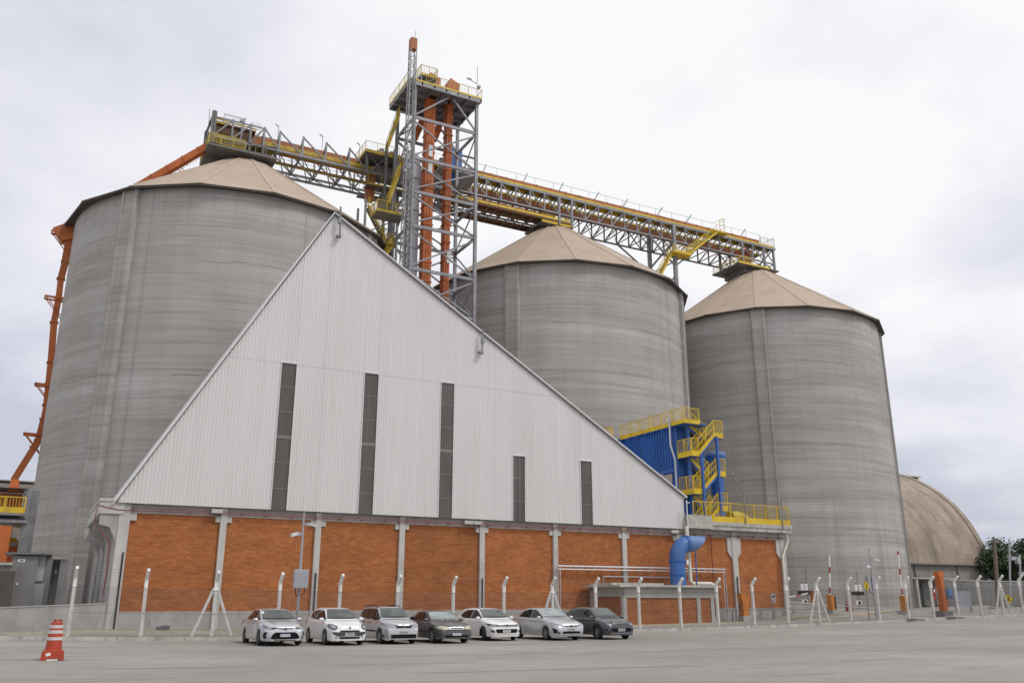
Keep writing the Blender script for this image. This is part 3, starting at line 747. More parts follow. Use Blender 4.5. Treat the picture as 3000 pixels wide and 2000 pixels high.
# ================================================================== SILOS
RS, RE, HE, HT, RT2 = 17.4, 18.42, 41.15, 52.95, 2.1
SIL = [(16.45, 99.4), (59.72, 98.75), (97.25, 97.96)]
SLAB = ['big grey concrete silo behind the left slope of the white gable', 'middle grey concrete silo between the steel tower and the right silo', 'right hand grey concrete silo in front of the brown vaulted roof']
def silo_angle(i, px, py):
    d = ray(px, py); d2 = V((d.x, d.y)).normalized(); c = V(SIL[i])
    b = d2.dot(c); disc = b * b - (c.length_squared - RS * RS)
    p = d2 * (b - sqrt(max(0, disc))); q = p - c
    return atan2(q.y, q.x)
PIL = [[(302, 470)], [(1178, 620), (1584, 690)], [(1740, 720)]]
for i, (cx, cy) in enumerate(SIL):
    t = thing('grain_silo', SLAB[i], 'silo', (cx, cy, 0), 'row of concrete grain silos')
    mb = MB(); mb.lathe([(RS, -1.5), (RS, 12), (RS, 25), (RS, HE + .1)], (cx, cy, 0), 128); mb.build('shell', 'silo', t, True)
    a0 = silo_angle(i, *PIL[i][0])
    for k in range(4):
        a = a0 + k * pi / 2
        u = V((cos(a), sin(a), 0)); w = V((-sin(a), cos(a), 0)); c = V((cx, cy, 0))
        hw = 0.92
        mb = MB(); q = []
        for s, rr in ((-hw, RS - .3), (-hw, RS + .42), (-hw + .3, RS + .46), (-hw + .34, RS + .34), (hw - .34, RS + .34), (hw - .3, RS + .46), (hw, RS + .42), (hw, RS - .3)):
            p = c + u * rr + w * s; q.append((p.x, p.y))
        mb.prism(q, -1.5, HE - .05, 'xy'); mb.build('buttress', 'silo', t)
    N = 16
    mb = MB(); q = [(cx + RE * cos(2 * pi * k / N), cy + RE * sin(2 * pi * k / N), HE) for k in range(N)]
    tp = [(cx + RT2 * cos(2 * pi * k / N), cy + RT2 * sin(2 * pi * k / N), HT) for k in range(N)]
    mb.add(q + tp, [(k, (k + 1) % N, N + (k + 1) % N, N + k) for k in range(N)] + [tuple(range(N, 2 * N))])
    rf = mb.build('roof', 'silo_roof', t)
    mb = MB()
    for k in range(N):
        mb.bar(V(q[k]), V(tp[k]), 0.4, 0.08)
    mb.build_split('roof_rib', 'silo_rib', rf)
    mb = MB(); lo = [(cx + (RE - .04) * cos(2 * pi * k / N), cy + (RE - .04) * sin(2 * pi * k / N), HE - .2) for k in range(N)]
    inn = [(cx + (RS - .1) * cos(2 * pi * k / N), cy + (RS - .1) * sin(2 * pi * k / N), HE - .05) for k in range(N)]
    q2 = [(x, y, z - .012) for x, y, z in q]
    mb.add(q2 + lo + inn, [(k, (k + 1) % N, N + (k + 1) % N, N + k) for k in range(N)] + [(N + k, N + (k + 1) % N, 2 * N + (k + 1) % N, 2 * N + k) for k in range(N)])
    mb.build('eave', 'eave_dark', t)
    # lightning conductors down the shell
    mb = MB()
    for a in ((radians(-78), radians(-128)) if i == 0 else ((radians(-66),) if i == 1 else (radians(-62), radians(-52)))):
        mb.tube([(cx + (RS + .06) * cos(a), cy + (RS + .06) * sin(a), -1), (cx + (RS + .06) * cos(a), cy + (RS + .06) * sin(a), HE)], 0.013, 5)
    mb.build_split('down_conductor', 'steel', t)
    if i == 1:
        a = silo_angle(1, 1570, 672) + .1; p = V((cx + RE * .985 * cos(a), cy + RE * .985 * sin(a), HE + .1))
        mb = MB(); railing(mb, [p, p + V((-.6, 1.8, 0.3))], 1.2, 0.5, 0.8, 0.05, 0.03); railing(mb, [p, p + V((-1.4, -.2, .6))], 1.2, 0.5, 0.8, 0.05, 0.03); mb.build('roof_hatch_rail', 'steel', t)

# ================================================================== ELEVATOR TOWER
TX0, TX1, TY0, TY1 = 32.45, 40.6, 85.0, 90.6
TT = thing('elevator_tower', 'tall grey steel lattice tower with yellow railed top deck', 'tower', (36.5, 88, 0))
mb = MB()
for x in (TX0, TX1):
    for y in (TY0, TY1): mb.bar((x, y, -.5), (x, y, 60.7), 0.35, 0.35)
mb.build_split('column', 'steel', TT)
LV = [60.4, 56.4, 51.15, 46.85, 42.6, 37.4, 32.6, 27.5]
mb = MB()
for z in LV[1:]:
    for a, b in (((TX0, TY0), (TX1, TY0)), ((TX0, TY1), (TX1, TY1)), ((TX0, TY0), (TX0, TY1)), ((TX1, TY0), (TX1, TY1))):
        mb.bar((*a, z), (*b, z), 0.2, 0.36)
mb.build_split('beam', 'steel', TT)
mb = MB()
for i, (z1, z0) in enumerate(zip(LV, LV[1:])):
    for y in (TY0, TY1):
        if i == 0:
            xm = (TX0 + TX1) / 2 + .35
            mb.bar((TX0, y, z0 + .2), (xm, y, z1 - .1), 0.18, 0.18); mb.bar((TX1, y, z0 + .2), (xm + .5, y, z1 - .1), 0.18, 0.18)
        else:
            mb.bar((TX0, y, z0 + .25), (TX1, y, z1 - .3), 0.15, 0.17); mb.bar((TX0, y + .22, z1 - .3), (TX1, y + .22, z0 + .25), 0.15, 0.17)
    for x in (TX0, TX1):
        mb.bar((x, TY0, z0 + .2), (x, TY1, z1 - .2), 0.13, 0.14); 
        if i % 2: mb.bar((x, TY1, z0 + .2), (x, TY0, z1 - .2), 0.12, 0.13)
mb.build_split('brace', 'steel', TT)
DX0, DX1, DY0, DY1, DZ = 31.5, 41.0, 84.4, 91.2, 60.95
mb = MB(); mb.box((DX0, DY0, DZ - .04), (DX1, DY1, DZ + .06)); dk = mb.build('top_deck', 'grey_metal', TT)
mb = MB()
for x in [DX0 + .1 + k * (DX1 - DX0 - .2) / 6 for k in range(7)]: mb.box((x - .09, DY0, DZ - .42), (x + .09, DY1, DZ - .045))
for y in (DY0 + .1, 86.6, 88.2, 89.8, DY1 - .1): mb.box((DX0, y - .1, DZ - .55), (DX1, y + .1, DZ - .05))
mb.build_split('deck_beam', 'steel', dk)
mb = MB(); railing(mb, [(DX0 + 2.1, DY0, DZ), (DX1, DY0, DZ), (DX1, DY1, DZ), (DX0, DY1, DZ), (DX0, DY0, DZ)], 1.25, 0.24, 1.9, 0.05, 0.018)
rr = mb.build('handrail', 'yellow_old', TT)
mb = MB(); mb.box((DX0 - .02, DY0 - .03, DZ - .02), (DX1 + .02, DY0, DZ + .2)); mb.box((DX0 - .03, DY0, DZ - .02), (DX0, DY1, DZ + .2)); mb.box((DX1, DY0, DZ - .02), (DX1 + .03, DY1, DZ + .2)); mb.build('toe_board', 'yellow', rr)
# raised corner platform on the deck
a = at(980, 178, 85.3)
mb = MB(); mb.box((33.0, 84.6, 62.05), (35.1, 87.0, 62.2)); mb.bar((33.1, 84.7, 61), (33.1, 84.7, 62.1), .14); mb.bar((35, 84.7, 61), (35, 84.7, 62.1), .14); mb.bar((33.1, 84.7, 61), (35, 84.7, 62.1), .1)
pf = mb.build('upper_platform', 'grey_metal', TT)
mb = MB(); railing(mb, [(33.0, 87, 62.2), (33.0, 84.6, 62.2), (35.1, 84.6, 62.2), (35.1, 87, 62.2)], 1.25, 0.2, 1.2, 0.06, 0.025); mb.box((33, 84.57, 62.05), (35.1, 84.6, 62.35)); mb.build('handrail', 'yellow_old', pf)
# stair flight at the left of the tower
def stair(mb_s, mb_t, mb_r, p, q, wdir, width, n=None, rail=1.1, tread=0.25, pick=True):
    p, q, w = V(p), V(q), V(wdir).normalized() * width
    mb_s.bar(p, q, 0.06, 0.28); mb_s.bar(p + w, q + w, 0.06, 0.28)
    n = n or max(4, int(abs(q.z - p.z) / 0.24))
    d = V((q.x - p.x, q.y - p.y, 0)).normalized() * tread / 2
    for i in range(1, n):
        c = p.lerp(q, i / n); mb_t.bar(c, c + w, tread, 0.04)
    z = V((0, 0, rail))
    for o in (V((0, 0, 0)), w):
        mb_r.bar(p + o + z, q + o + z, 0.06); mb_r.bar(p + o + z * .55, q + o + z * .55, 0.04)
        m = max(2, int((q - p).length / 1.3))
        for i in range(m + 1):
            c = p.lerp(q, i / m) + o; mb_r.bar(c, c + z, 0.05)
        m = int((q - p).length / 0.34) if pick else -1
        for i in range(m + 1):
            c = p.lerp(q, i / m) + o; mb_r.bar(c, c + z, 0.018)
ST = thing('stair_tower', 'yellow steel stair zigzagging up the left of the lattice tower', 'staircase', (30.3, 89, 0))
ms, mt, mr = MB(), MB(), MB()
zz = [26.0, 31.0, 36.0, 41.5, 46.3]
xa, xb, yy = 29.0, 31.9, 88.6
for i, (z0, z1) in enumerate(zip(zz, zz[1:])):
    y = yy + (i % 2) * 1.2
    if i % 2 == 0: stair(ms, mt, mr, (xa, y, z0), (xb, y, z1), (0, 1, 0), 0.9)
    else: stair(ms, mt, mr, (xb, y, z0), (xa, y, z1), (0, 1, 0), 0.9)
for i, z in enumerate(zz[:-1]):
    x = xa if i % 2 == 0 else xb
    ms.box((x - .9, yy - .2, z - .12), (x + .3, yy + 2.4, z))
    railing(mr, [(x - .9, yy - .2, z), (x + .3, yy - .2, z)], 1.1, 0.2, 1, 0.05)
    railing(mr, [(x - .9, yy + 2.4, z), (x - .9, yy - .2, z)], 1.1, 0.2, 1.2, 0.05)
f0, f1 = at(893, 466, 88.6), at(919, 393, 88.6); stair(ms, mt, mr, f0, f1, (0, 1, 0), .9); f0, f1 = at(892, 336, 88.6), at(918, 262, 88.6); stair(ms, mt, mr, f0, f1, (0, 1, 0), .9, pick=False)
ms.build_split('stringer', 'yellow_old', ST); mt.build_split('tread', 'steel_dark', ST); mr.build('handrail', 'yellow', ST)
mb = MB()
for x in (28.2, 32.1):
    for y in (88.3, 91.1): mb.bar((x, y, 0), (x, y, 46.2), .24)
for i in range(9):
    z = 22 + i * 2.5; mb.bar((28.2, 88.3, z), (28.2 if i % 2 else 32.1, 88.3 if i % 2 == 0 else 91.1, z + 2.5), .12); mb.bar((28.2, 88.3, z), (28.2, 91.1, z), .12); mb.bar((28.2, 91.1, z), (32.1, 91.1, z), .12)
    mb.bar((28.2, 91.1, z), (32.1, 91.1, z + 2.5), .1)
mb.build('frame', 'steel', ST)
mb = MB(); c = at(893, 492, 87.2); mb.box((c.x - 1.6, 86.6, c.z - .1), (c.x + 1.8, 89, c.z)); pl = mb.build('landing', 'grey_metal', ST)
mb = MB(); railing(mb, [(c.x - 1.6, 89, c.z), (c.x - 1.6, 86.6, c.z), (c.x + 1.8, 86.6, c.z)], 1.3, .2, 1.1, .07, .025); mb.box((c.x - 1.62, 86.57, c.z - .12), (c.x + 1.8, 86.6, c.z + .15)); mb.box((c.x - 1.63, 86.6, c.z - .12), (c.x - 1.6, 89, c.z + .15)); mb.build('handrail', 'yellow_old', pl)
# lattice mast
MT = thing('radio_mast', 'slim grey lattice mast with orange box on top, in front of the tower', 'mast', (31.55, 84.3, 0))
mx, my, hw = 31.62, 84.0, 0.5
mb = MB(); z0, z1 = 20, 64.6
def mhw(z): return 0.48 - 0.14 * (z - 20) / 46
cs = ((-1, -1), (1, -1), (1, 1), (-1, 1))
for sx, sy in cs: mb.bar((mx + sx * mhw(z0), my + sy * mhw(z0), z0), (mx + sx * mhw(z1), my + sy * mhw(z1), z1), 0.11)
mb.build_split('leg', 'steel', MT)
mb = MB(); z = z0; k = 0
while z < z1 - .5:
    h = mhw(z); h2 = mhw(z + .75)
    for j in range(4):
        a, b = cs[j], cs[(j + 1) % 4]
        mb.bar((mx + a[0] * h, my + a[1] * h, z), (mx + b[0] * h, my + b[1] * h, z), 0.042)
        (p, q) = (a, b) if (k + j) % 2 else (b, a)
        mb.bar((mx + p[0] * h, my + p[1] * h, z), (mx + q[0] * h2, my + q[1] * h2, z + .75), 0.04)
    z += .75; k += 1
mb.build('lacing', 'steel', MT)
mb = MB(); mb.box((mx - .25, my + .7, 20), (mx + .6, my + .78, 60)); z = 22
for zz_ in range(22, 60): mb.bar((mx + .5, my + .75, zz_), (mx + 1.0, my + .9, zz_), .05)
mb.v = mb.v[8:]; mb.f = [tuple(i - 8 for i in f) for f in mb.f[6:]]
for x in (mx + .45, mx + .9): mb.bar((x, my + .6, 20), (x, my + .6, 60.5), .06)
for zz_ in range(20, 60): mb.bar((mx + .45, my + .6, zz_), (mx + .9, my + .6, zz_), .05); mb.bar((mx + .45, my + .6, zz_ + .5), (mx + .9, my + .6, zz_ + .5), .05)
mb.build('ladder', 'steel', MT)
mb = MB(); mb.box((mx - .4, my - .4, z1), (mx + .4, my + .4, z1 + 1.5)); mb.build('orange_box', 'orange_old', MT, bevel=0.03)
mb = MB(); mb.tube([(mx + .35, my + .3, z1 + 1.4), (mx + .37, my + .3, z1 + 3.0)], 0.03, 6); mb.build('antenna', 'steel', MT)
mb = MB(); p = at(1095, 215, 84.5)
LR = thing('lightning_rod', 'thin grey rod with floodlight arm on the right corner of the tower deck', 'lightning rod', (p.x, 84.5, 61))
mb.tube([(p.x, 84.4, 59.6), (p.x, 84.4, 65.4)], 0.04, 6); mb.build('rod', 'steel', LR)
mb = MB(); mb.tube([(p.x, 84.4, 62.9), (p.x - 1.3, 84.4, 63.3)], 0.05, 6); mb.box((p.x - 1.35, 84.3, 63.2), (p.x - .8, 84.5, 63.4)); mb.box((p.x + .1, 84.2, 62.4), (p.x + .4, 84.6, 62.7)); mb.build('floodlight', 'grey_metal_pale', LR)
# bucket elevators
def elevator(x0, x1, x2, ytop, label, zb, panels):
    t = thing('bucket_elevator', label, 'elevator', ((x0 + x2) / 2, 87, 0), 'bucket elevators inside the tower')
    mb = MB(); mb.box((x1, 86.5, 2), (x2, 87.6, ytop)); cas = mb.build('casing', 'orange', t)
    mb = MB(); z = zb
    while z < ytop - .5:
        mb.box((x1 - .09, 86.41, z), (x2 + .09, 87.69, z + .14)); z += 2.35
    mb.build_split('flange', 'orange', t)
    mb = MB()
    for u in (x1 + (x2 - x1) * .33, x1 + (x2 - x1) * .66): mb.box((u - .03, 86.44, 2), (u + .03, 86.5, ytop))
    mb.build_split('stiffener', 'orange', t)
    mb = MB(); mb.prism([(x1 - .15, ytop), (x1 + 1.3, ytop), (x1 + 1.5, ytop + 2.6), (x1 + .2, ytop + 3.1), (x1 - .1, ytop + 1.6), (x1 - .75, ytop + 1.1), (x1 - .75, ytop + .5)], 86.3, 88.0); mb.build('head', 'orange', t)
    for z in panels:
        mb = MB(); mb.box((x1 + .3, 86.40, z), (x1 + .82, 86.44, z + 1.55)); mb.box((x1 + .5, 86.385, z + .3), (x1 + .6, 86.40, z + .45)); mb.box((x1 + .5, 86.385, z + 1.05), (x1 + .6, 86.40, z + 1.2)); mb.build('inspection_door', 'white_metal', t)
    return t
e1 = elevator(34.3, 34.72, 35.78, 60.9, 'left orange bucket elevator, wider shaft next to the pale duct', 25, (52.6, 50.5))
e2 = elevator(36.95, 37.38, 38.06, 60.9, 'right orange bucket elevator, narrower shaft inside the tower', 25.6, (39.5,))
mb = MB(); p, q = at(990, 186, 87), at(1040, 196, 87)
t = thing('spout', 'pair of orange chutes slanting down behind the left elevator heads', 'chute', (34, 89, 55))
mb.bar(at(968.5, 280, 90), at(951, 321, 90), .65, .75); mb.bar(at(1011, 282, 90.1), at(997, 322, 90.1), .6, .75)
mb.build_split('pipe', 'orange', t)
mb = MB()
for px, py in ((959, 301), (1004, 302)):
    c = at(px, py, 90.05); mb.box((c.x - .45, 89.6, c.z - .08), (c.x + .45, 90.5, c.z + .08))
mb.build_split('flange', 'orange_old', t)
t = thing('pale_duct', 'pale aluminium dust duct running up beside the left elevator', 'duct', (34, 88, 0))
mb = MB(); mb.box((33.75, 88.0, 3), (34.65, 88.8, 50.2)); mb.build('shaft', 'duct_white', t)
mb = MB(); mb.prism([(33.5, 50.2), (34.9, 50.2), (34.7, 51.6), (34.3, 53.2), (33.2, 53.6), (32.9, 52.4)], 87.8, 89.0); mb.build('hood', 'duct_white', t)
mb = MB(); [mb.box((33.68, 87.94, 22 + k * 2.4), (34.72, 88.86, 22.1 + k * 2.4)) for k in range(12)]; mb.build('flange', 'grey_metal_pale', t)
t = thing('filter_unit', 'blue filter cabinet high up behind the tower', 'filter', (40, 92, 50))
a = at(1044, 363, 92)
mb = MB(); mb.box((a.x - .9, 91.6, a.z - 2.0), (a.x + .9, 93, a.z + 1.1)); mb.build('cabinet', 'blue', t); mb = MB(); mb.prism([(a.x - .9, a.z - 2.0), (a.x + .9, a.z - 2.0), (a.x + .3, a.z - 3.2), (a.x - .3, a.z - 3.2)], 91.8, 92.8); mb.build('hopper', 'blue', t)
mb = MB(); mb.box((a.x - 2.4, 91, a.z - 2.4), (a.x + 3.2, 95.5, a.z - 2.2)); mb.build('support_platform', 'grey_metal', t)
mb = MB(); mb.box((a.x - 2.4, 91, a.z - 2.25), (a.x - 1.2, 91.5, a.z - 1)); mb.box((a.x + .9, 92, a.z + .6), (a.x + 3, 92.2, a.z + .8)); mb.build('grey_box', 'steel_dark', t)

# ================================================================== CONVEYOR GALLERIES
YF, YB = 96.0, 101.3
# right gallery
RG = thing('conveyor_gallery', 'long right conveyor gallery crossing the silo tops, yellow and orange on grey trusses', 'gallery', (70, 98.6, 54.4))
GXa, GXb, NP = 40.6, 99.9, 26
st = (GXb - GXa) / NP
mb = MB()
for y in (YF, YB):
    mb.bar((GXa, y, 57.0), (GXb + .5, y, 57.0), .26, .36); mb.bar((GXa, y, 54.3), (GXb, y, 54.3), .22, .22)
mb.build_split('chord', 'steel', RG)
mb = MB()
for i in range(NP + 1):
    x = GXa + i * st
    for y in (YF, YB): mb.bar((x, y, 54.3), (x, y, 57), .18, .18)
mb.build_split('vertical', 'steel', RG)
mb = MB()
for i in range(NP):
    x = GXa + i * st; xm = x + st
    up = i < 10 or (15 <= i < 19) or i > 22
    for y in (YF, YB):
        if up: mb.bar((x, y, 56.9), (xm, y, 54.4), .13, .13)
        else: mb.bar((x, y, 54.4), (xm, y, 56.9), .13, .13)
mb.build_split('diagonal', 'steel', RG)
mb = MB()
for i in range(NP + 1):
    x = GXa + i * st
    mb.bar((x, YF, 56.9), (x, YB, 54.3), .15, .15); mb.bar((x, YF, 54.3), (x, YB, 54.3), .12, .12)
    if i % 2 == 0 and i < NP: mb.bar((x, YF, 54.3), (x + 2 * st, YB, 54.3), .08, .08)
mb.build_split('cross_brace', 'steel', RG)
mb = MB()
for i in range(NP + 1): x = GXa + i * st; mb.bar((x, YF, 57.0), (x, YB, 57.0), .14, .2)
mb.build_split('floor_beam', 'steel', RG)
mb = MB(); mb.box((GXa - 1, YF + .1, 57.2), (GXb + .3, YF + 1.2, 57.28)); mb.box((GXa - 1, YF + 3.2, 57.2), (GXb + .3, YB, 57.28)); mb.box((GXa - 1, YF + .05, 55.5), (GXb - 7, YF + .2, 55.7)); mb.v = mb.v[:16]; mb.f = mb.f[:12]
mb.box((GXa - 1, YF + 1.2, 56.9), (GXb + .3, YF + 1.5, 57.2)); mb.box((GXa - 1, YF + 2.9, 56.9), (GXb + .3, YF + 3.2, 57.2)); mb.build_split('walkway', 'yellow_old', RG)
def casing(mb, x0, x1, ya, yb, z0, z1, seg=2.4):
    x = x0
    while x < x1 - .2:
        e = min(x + seg - .05, x1)
        mb.box((x, ya, z0), (e, yb, z1)); mb.box((e - .03, ya - .05, z0 - .04), (e + .08, yb + .05, z1 + .06)); x += seg
mb = MB(); casing(mb, GXa - 2, GXb - 3.0, YF + .02, YF + 1.5, 57.46, 57.96); mb.build('conveyor_casing', 'orange_old', RG)
mb = MB(); n = 36
for i in range(n):
    a = GXa - .5 + (GXb + .6 - GXa) * i / n; mb.box((a + .03, YF - .1, 57.02), (a + (GXb + .6 - GXa) / n - .03, YF - .04, 57.46))
mb.build_split('toe_board', 'yellow', RG)
mb = MB(); casing(mb, GXa - 2, GXb - 3.0, YF + 2.6, YF + 3.4, 55.9, 56.5); mb.build('return_casing', 'orange_old', RG)
mb = MB(); railing(mb, [(GXa - .5, YB, 57.3), (GXb + .4, YB, 57.3), (GXb + .4, YF, 57.3)], 1.75, 0.3, 2.5, .05, .014); railing(mb, [(GXb - 2.6, YF, 57.3), (GXb + .4, YF, 57.3)], 1.35, .25, 1.6, .05, .018)
hr = mb.build('handrail', 'steel', RG)
mb = MB()
for i in range(NP):                       # near-side rail of the gallery
    pass
railing(mb, [(GXa - .5, YF + .1, 57.5), (GXb - 2.6, YF + .1, 57.5)], 1.5, 0, 3.0, .035, .02); mb.build('guard_rail', 'steel', hr)
# end platform over the right silo
mb = MB(); mb.box((91.6, YF - .8, 52.75), (100.0, YB + .4, 52.95)); mb.box((93.6, YF + .3, 51.9), (98.6, YB - .3, 52.75)); ep = mb.build('end_platform', 'steel_dark', RG)
mb = MB(); railing(mb, [(91.6, YB, 52.95), (91.6, YF - .8, 52.95), (94.4, YF - .8, 52.95)], 1.1, .2, 1.5, .06, .025); mb.box((91.6, YF - .83, 52.8), (98, YF - .8, 53.1)); mb.build('handrail', 'yellow', ep)
mb = MB()
for x in (93.2, 97.8, 99.9):
    for y in (YF, YB): mb.bar((x, y, 52.8), (x, y, 57), .3, .3)
mb.bar((97.8, YF, 54.2), (99.9, YF, 52.9), .12); mb.bar((99.9, YF, 52.9), (99.9, YB, 57), .14); mb.build_split('end_frame', 'steel', RG)
mb = MB(); mb.bar((96.6, 98.3, 57), (94.9, 98.3, 53.2), .8, 1.0); mb.build('discharge_chute', 'orange', RG)
# supporting legs
mb = MB()
for (px, y) in ((1550, YF), (1492, YB)):
    x = at(px, 590, y).x
    mb.bar((x, y, 0), (x, y, 57), .5, .5)
x1 = at(1550, 590, YF).x; x2 = at(1492, 590, YB).x
mb.bar((x1, YF, 50.2), (x2 - 4, YF, 54.3), .22); mb.bar((x1, YF, 50.2), (x1 + 5, YF, 54.3), .22); mb.bar((x1, YF, 51.5), (x2, YB, 54.3), .22); mb.bar((x2, YB, 51.5), (x1, YF, 54.3), .22); mb.bar((x1, YF, 49), (x2, YB, 43), .16); mb.bar((x2 - 6, YB, 54.3), (x2, YB, 50.6), .2); mb.bar((x2 + 6, YB, 54.3), (x2, YB, 50.6), .2)
mb.build_split('support_leg', 'steel', RG)
# slanting poles on the far rail
for k, (px, py, qx, qy) in enumerate(((1109.5, 395, 1116.4, 378.4), (1202.5, 416, 1211.7, 399), (1284.5, 437.5, 1294, 420), (1367, 456.5, 1376, 441), (1432, 473, 1442, 457), (1511.5, 491.6, 1521.5, 476.5), (1577.5, 509, 1588, 493), (1703.5, 539, 1712, 526))):
    a = at(px, py, YB - .3); b_ = at(qx, qy, YB - .3)
    t = thing('slanted_pole', '%s slanted grey pole from the tower on the right gallery' % ('first', 'second', 'third', 'fourth', 'fifth', 'sixth', 'seventh', 'eighth')[k], 'pole', (a.x, YB - .3, 57.3), 'slanted poles along the right gallery')
    mb = MB(); mb.bar(a + (a - b_) * .6, b_, .11); mb.build('pole', 'steel_dark', t)
    mb = MB(); c_ = a + (a - b_) * .6; mb.box((c_.x - .2, YB - .5, c_.z - .1), (c_.x + .2, YB - .1, c_.z + .1)); mb.build('foot', 'steel_dark', t)
# access stair under the gallery
GS = thing('access_stair', 'yellow access stair hanging below the right gallery near the right silo', 'staircase', (84, 95, 52))
ms, mt, mr = MB(), MB(), MB(); ya = YF - 1.1
P = [at(1655, 560, ya), at(1588, 592, ya - .1), at(1560, 577, ya)]
pa, pb = at(1646, 530, ya), at(1590, 560, ya)
a, b, c, d = at(1660, 557, ya), at(1622, 575, ya), at(1575, 607, ya), at(1552, 600, ya)
stair(ms, mt, mr, (c.x + .6, ya, c.z + 1.7), (a.x - 1.0, ya, a.z + .55 + 1.0), (0, 1, 0), 1.0)
L1 = at(1568, 583, ya)
ms.box((L1.x - 1.9, ya - .3, L1.z - .15), (L1.x + 1.5, ya + 1.6, L1.z)); railing(mr, [(L1.x - 1.9, ya - .3, L1.z), (L1.x + 1.2, ya - .3, L1.z)], 1.15, .16, 1.1, .06)
ms.box((L1.x - 1.9, ya - .34, L1.z - .15), (L1.x + 1.5, ya - .3, L1.z + .3))
stair(ms, mt, mr, (L1.x - 4.2, ya + .2, L1.z - 4.2), (L1.x - 1.7, ya + .2, L1.z), (0, 1, 0), 1.0, rail=1.0)
e = at(1655, 557, ya); ms.box((e.x - 1.2, ya - .1, 57.0), (e.x + 1.6, ya + 1.1, 57.15))
mr.bar((e.x - 1.2, ya, 58.4), (e.x + 1.0, ya, 59.6), .06); mr.bar((e.x + 1, ya, 57.1), (e.x + 1, ya, 59.6), .06); mr.bar((e.x + 1, ya + 1, 57.1), (e.x + 1, ya + 1, 59.6), .06)
for zq in (58, 58.6, 59.2, 59.6): mr.bar((e.x + 1, ya, zq), (e.x + 1, ya + 1, zq), .05); mr.bar((e.x + 1, ya, zq), (e.x + 1.6, ya + .5, zq), .05)
ms.build_split('stringer', 'yellow', GS); mt.build_split('tread', 'steel_dark', GS); mr.build('handrail', 'yellow', GS)

# lower gallery inside the truss, between the tower and the middle silo
LG = thing('lower_conveyor', 'lower conveyor inside the truss from tower to middle silo top', 'conveyor', (50, 98.5, 53.4))
mb = MB(); mb.box((40.8, YF + .1, 53.2), (60.8, YF + .9, 53.3)); mb.box((40.8, YB - 1.5, 53.2), (60.8, YB - .3, 53.3)); mb.box((40.8, YF + 1.4, 53.05), (60.8, YF + 2.2, 53.3)); mb.bar((40.8, YF + .05, 53.1), (60.8, YF + .05, 53.1), .2, .3); mb.bar((40.8, YB - .3, 53.1), (60.8, YB - .3, 53.1), .2, .3); mb.build_split('walkway', 'rust', LG)
mb = MB()
for i in range(15): mb.bar((41 + i * 1.4, YF + .1, 53.12), (41 + i * 1.4, YB - .3, 53.12), .12, .16)
mb.build_split('floor_beam', 'steel_dark', LG)
mb = MB(); casing(mb, 38.8, 58.5, YF + .9, YF + 2.2, 53.4, 54.3); mb.build('conveyor_casing', 'orange_old', LG)
mb = MB()
for i in range(14): mb.box((40.8 + i * 1.43, YF - .02, 53.1), (42.15 + i * 1.43, YF + .04, 53.6))
mb.build_split('toe_board', 'yellow', LG)
mb = MB(); railing(mb, [(40.8, YB - .3, 53.3), (60.8, YB - .3, 53.3), (60.8, YF + .1, 53.3)], 1.3, .35, 2.2, .045, .016); mb.build('handrail', 'yellow_old', LG)
mb = MB(); mb.box((56.2, YF + .1, 52.5), (61.2, YB - .2, 52.75)); mb.box((57.4, YF + .5, 51.8), (61.0, YB - .8, 52.5)); ep = mb.build('end_platform', 'steel_dark', LG)
mb = MB(); mb.box((56.2, YF + .02, 52.6), (61.3, YF + .1, 53.0)); railing(mb, [(56.2, YF + .1, 52.8), (61.2, YF + .1, 52.8), (61.2, YB - .2, 52.8)], 1.1, .25, 1.5, .05, .02); mb.build('handrail', 'yellow', ep)
mb = MB()
for x in (59.0, 61.1): mb.bar((x, YF, 52.7), (x, YF, 57), .3, .3); mb.bar((x, YB, 52.7), (x, YB, 57), .3, .3)
mb.build_split('hanger', 'steel', LG)

# left gallery (sunk walkway between trusses with free standing posts)
LF = thing('conveyor_gallery', 'left conveyor gallery from the tower to the top of the left silo', 'gallery', (24, 98.6, 54))
la, lb, ln = 11.8, 33.0, 9
xs_ = [11.85, 13.9, 16.0, 17.6, 19.45, 22.3, 25.2, 28.2, 30.6, 33.0]
mb = MB()
for y in (YF, YB): mb.bar((la, y, 53.9), (35.5, y, 53.9), .22, .26)
mb.bar((la, YF, 56.4), (17.4, YF, 56.4), .14, .14); mb.bar((18.6, YB, 53.35), (35.5, YB, 53.35), .16, .16); mb.bar((19.4, YF + 2.6, 51.8), (35.5, YF + 2.6, 51.8), .12, .12)
mb.build_split('chord', 'steel', LF)
mb = MB()
for i, x in enumerate(xs_):
    mb.bar((x, YF, 53.9), (x, YF, 56.6), .2, .2); mb.bar((x, YB, 53.9), (x, YB, 56.6), .2, .2)
mb.build_split('vertical', 'steel', LF)
mb = MB()
for i in range(len(xs_) - 1):
    x, xn = xs_[i], xs_[i + 1]
    if i < 3: mb.bar((x, YF, 54), (xn, YF, 56.5), .16, .16); mb.bar((x, YB, 54), (xn, YB, 56.5), .16, .16)
    else: mb.bar((x, YF, 56.5), (xn, YF, 54), .16, .16); mb.bar((x, YB, 56.5), (xn, YB, 54), .16, .16)
    if i >= 4:
        xm = (x + xn) / 2
        for ya_ in (YF, YB):
            mb.bar((x, ya_, 53.8), (xm, YF + 2.6, 51.8), .12, .12); mb.bar((xn, ya_, 53.8), (xm, YF + 2.6, 51.8), .12, .12)
mb.build_split('diagonal', 'steel', LF)
mb = MB()
for i, x in enumerate(xs_):
    mb.bar((x, YF, 53.9), (x, YB, 53.9), .13, .15); mb.bar((x, YF, 56.5), (x, YF + 2.4, 54.0), .16, .16)
    if i < len(xs_) - 1: mb.bar((x, YF, 53.9), (xs_[i + 1], YB, 53.9), .1, .1)
